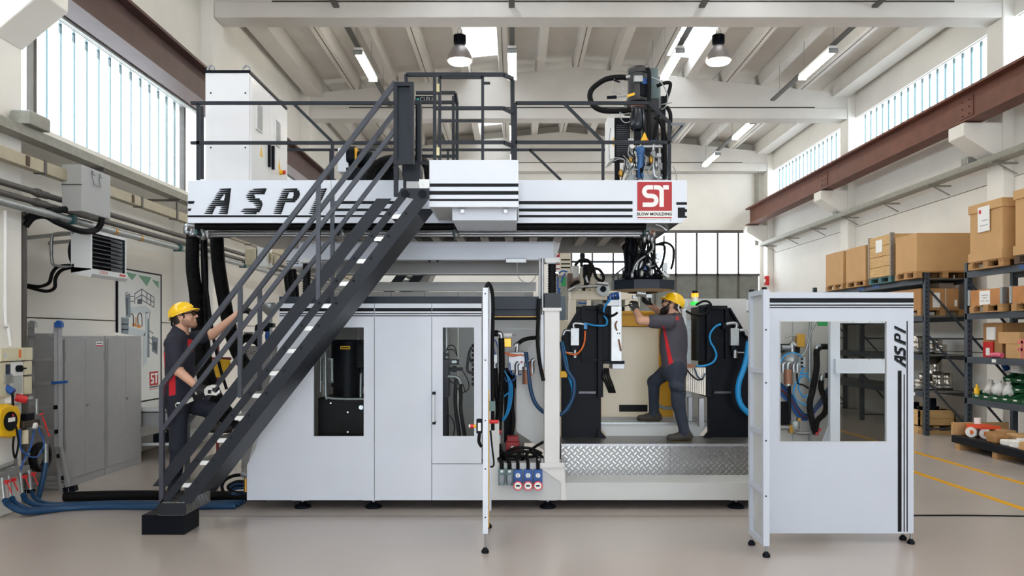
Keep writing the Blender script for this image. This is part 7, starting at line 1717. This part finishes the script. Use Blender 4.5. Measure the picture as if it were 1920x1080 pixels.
prims = hp + [
 C_(hc1+V((-0.02,0,-0.07)), q1(337,628,7.28), 0.058,0.062,SK,0.03),
 C_(q1(336,622,7.28)+V((0.0,0,0.0)), q1(333,632,7.28),0.072,0.085,SH,0.03),
 E_(q1(337,664,7.28),(0.125,0.185,0.2),SH,0.06), E_(q1(337,700,7.28),(0.12,0.165,0.17),SH,0.06), E_(q1(336,730,7.28),(0.128,0.17,0.13),SH,0.04),
 C_(q1(330,636,7.2),ns,0.075,0.07,SH,0.05), C_(q1(342,634,7.36),fs,0.075,0.07,SH,0.05),
 C_(ns,ne+(ns-ne)*0.25,0.072,0.068,SH,0.03), C_(ns,ne,0.055,0.046,SK,0.02), C_(ne,nw,0.046,0.033,SK,0.02),
 C_(fs,fs+(fe-fs)*0.6,0.07,0.068,SH,0.03), C_(fs,fe,0.052,0.046,SK,0.02), C_(fe,fwr,0.046,0.032,SK,0.02),
 E_(pel+V((0,0,-0.04)),(0.125,0.165,0.12),TR,0.04), C_(nh,nk,0.098,0.07,TR,0.05), C_(nk,na,0.07,0.05,TR,0.04), C_(fh,fk,0.098,0.072,TR,0.05), C_(fk,fa,0.07,0.05,TR,0.04)]
prims += foot(na,(1,-0.05),z1a)+foot(fa,(1,0.05),z1b)
prims += hand(nw,(0.8,0.0,-0.35),(-0.1,0.85,-0.45),(0.75,0.85,0.7),side=-1)
prims += hand(fwr,(0.75,0.05,0.2),(0.35,-0.1,-0.9),(0.55,0.75,0.6),side=1)
def rec1(c, m):
    px = CX+c[:,0]/c[:,1]*F; py = CY-(c[:,2]-H)/c[:,1]*F; shirt = m == SH
    m = m.copy(); near = c[:,1] < 7.24
    m[shirt & near & (px > 317) & (px < 329) & (py > 702)] = RD
    m[shirt & near & (px < 309.5) & (py > 660) & (py < 688)] = RD
    m[shirt & (px > 352) & (py > 636) & (py < 660) & (c[:,1] < 7.36) & (px < 362)] = RD
    return m
mesh_body('body', prims, PM, w1, 0.006, rec1)
glasses(L1, w1); helmet(hc1, V((0.9,0.1,0.42)), V((-0.42,0,0.9)), w1, mat('yellow helmet', (250,200,8), 0.25, coat=0.5))
B().tube([q1(322,632,7.2),q1(336,622,7.18),q1(349,634,7.24)],0.012,6).obj('collar', NAVY, w1)
# wrench
wr_ = thing('adjustable_wrench', q1(372,742,7.02), 'chrome adjustable wrench held by the person on the stair', 'wrench')
CHR = mat('chrome', (225,228,232), 0.15, 1.0)
a, b = q1(334,760,7.03), q1(392,735,7.03)
B().bar(a+(b-a)*0.05, b, 0.016, 0.036, (0,0,1)).obj('handle', CHR, wr_)
B().lathe(a,[(0.014,-0.01),(0.03,-0.01),(0.03,0.01),(0.014,0.01),(0.014,-0.01)],16,'y').obj('hang_eye', CHR, wr_)
B().ppoly([(382,731),(388,724),(398,721),(406,722),(402,728),(398,727),(396,733),(404,737),(411,730),(412,737),(405,742),(393,741),(385,741)],7.015,0.024).obj('jaw', CHR, wr_, bev=0.003)
B().pbox(389.5,395.5,731,738,7.011,0.02).obj('adjusting_screw', BLACK, wr_)
B().bar(a+(b-a)*0.5, a+(b-a)*0.86, 0.022, 0.042, (0,0,1)).obj('grip', RUBBER, wr_)
# ---- worker on the platform
w2 = thing('person', P(1268,827,8.8), 'bearded person in yellow helmet and charcoal polo reaching up under the parison head', 'person')
w2['nape'] = 1
hc2 = P(1259,571,8.86); fw2 = V((-0.92,0.3,0.24)); up2 = V((0.2,0,1))
hp, L2, R2 = head(hc2, fw2, up2, True)
zp, zs = 0.622, 0.787
ns, fs = P(1252,604,8.68), P(1254,598,9.02)
ne, nw = P(1201,601,8.62), P(1192.5,584,8.72)
fe, fwr = P(1240,588,9.2), P(1219,572,8.98)
nh, fh = P(1267,692,8.76), P(1256,692,8.95)
nk, na = P(1272,757,8.72), V((P(1283,812,8.7).x,8.7,zp+0.09))
fk, fa = P(1226,716,9.1), V((P(1226,770,9.22).x,9.22,zs+0.09))
Rz = np.array(Matrix.Rotation(math.radians(-35),3,'Z'))
Y2 = 8.86
prims = hp + [
 C_(hc2+V((0.015,-0.01,-0.06)),P(1263,594,8.86),0.06,0.064,SK,0.03), C_(P(1263,592,8.86),P(1265,598,8.86),0.07,0.09,SH,0.03),
 E_(P(1263,628,Y2),(0.145,0.2,0.22),SH,0.06,Rz), E_(P(1263,655,Y2),(0.15,0.185,0.2),SH,0.06,Rz), E_(P(1264,680,Y2),(0.14,0.17,0.13),SH,0.04,Rz),
 C_(P(1262,604,8.8),ns,0.085,0.075,SH,0.05), C_(P(1264,600,8.95),fs,0.08,0.07,SH,0.05),
 C_(ns,ns+(ne-ns)*0.55,0.078,0.078,SH,0.03), C_(ns,ne,0.058,0.048,SK,0.02), C_(ne,nw,0.05,0.034,SK,0.02),
 C_(fs,fs+(fe-fs)*0.55,0.074,0.072,SH,0.03), C_(fs,fe,0.055,0.048,SK,0.02), C_(fe,fwr,0.048,0.033,SK,0.02),
 E_(P(1264,697,Y2),(0.145,0.17,0.12),TR,0.04,Rz), C_(nh,nk,0.1,0.068,TR,0.05), C_(nk,na+V((0,0,0.02)),0.07,0.058,TR,0.04), C_(fh,fk,0.1,0.07,TR,0.05), C_(fk,fa+V((0,0,0.02)),0.07,0.056,TR,0.04), E_(P(1271,745,8.7),(0.075,0.05,0.1),TR,0.03), C_(P(1262,722,8.68),P(1275,728,8.66),0.05,0.05,TR,0.03)]
prims += foot(na,(-1,0.08),zp)+foot(fa,(-1,0.15),zs)
prims += hand(nw,(-0.05,0.1,1),(-0.4,0.8,0.2),(0.5,0.7,0.6),side=1)
prims += hand(fwr,(-0.8,-0.3,0.55),(0.1,0.2,0.9),(0.45,0.6,0.5),side=-1)
def rec2(c, m):
    px = CX+c[:,0]/c[:,1]*F; py = CY-(c[:,2]-H)/c[:,1]*F; shirt = m == SH
    m = m.copy(); near = c[:,1] < 8.86
    x0 = 1242.5+(py-612)*0.16; w = 3+(py-612)*0.085
    m[shirt & near & (py > 611) & (px > x0) & (px < x0+w)] = RD
    m[shirt & near & (px > 1267) & (px < 1273) & (py > 593) & (py < 600.5)] = LC
    m[(m == SO) & (c[:,2] < np.where(c[:,1] > 9.05, zs, zp)+0.012)] = YL
    return m
PM2 = [SKIN, CHAR, REDF, JEAN, GLOVE, SHOE, HAIR, LOGO, mat('sole yellow black', (90,80,30), 0.7, 0, 0.6, 50), STUB]
mesh_body('body', prims, PM2, w2, 0.006, rec2)
glasses(L2, w2); helmet(hc2, V((-0.82,0.3,0.46)), V((0.45,0,0.9)), w2, mat('yellow helmet', (250,200,8), 0.25, coat=0.5))
B().tube([P(1257,594,8.74),P(1266,588,8.78),P(1275,594,8.86)],0.014,6).obj('collar', mat('collar fabric',(56,54,64),0.85), w2)
sc_ = thing('hex_key', P(1188,572,8.75), 'thin black tool held in the raised gloved hand', 'tool'); B().cyl(P(1170,574,8.8),P(1193,569,8.78),0.006,8).obj('shaft', BLACK, sc_); B().cyl(P(1190,570,8.78),P(1195,568.5,8.78),0.01,8).obj('grip', BLACK, sc_)
for _o in bpy.data.objects:
    if '_o' in _o: del _o['_o']
    if 'nape' in _o: del _o['nape']
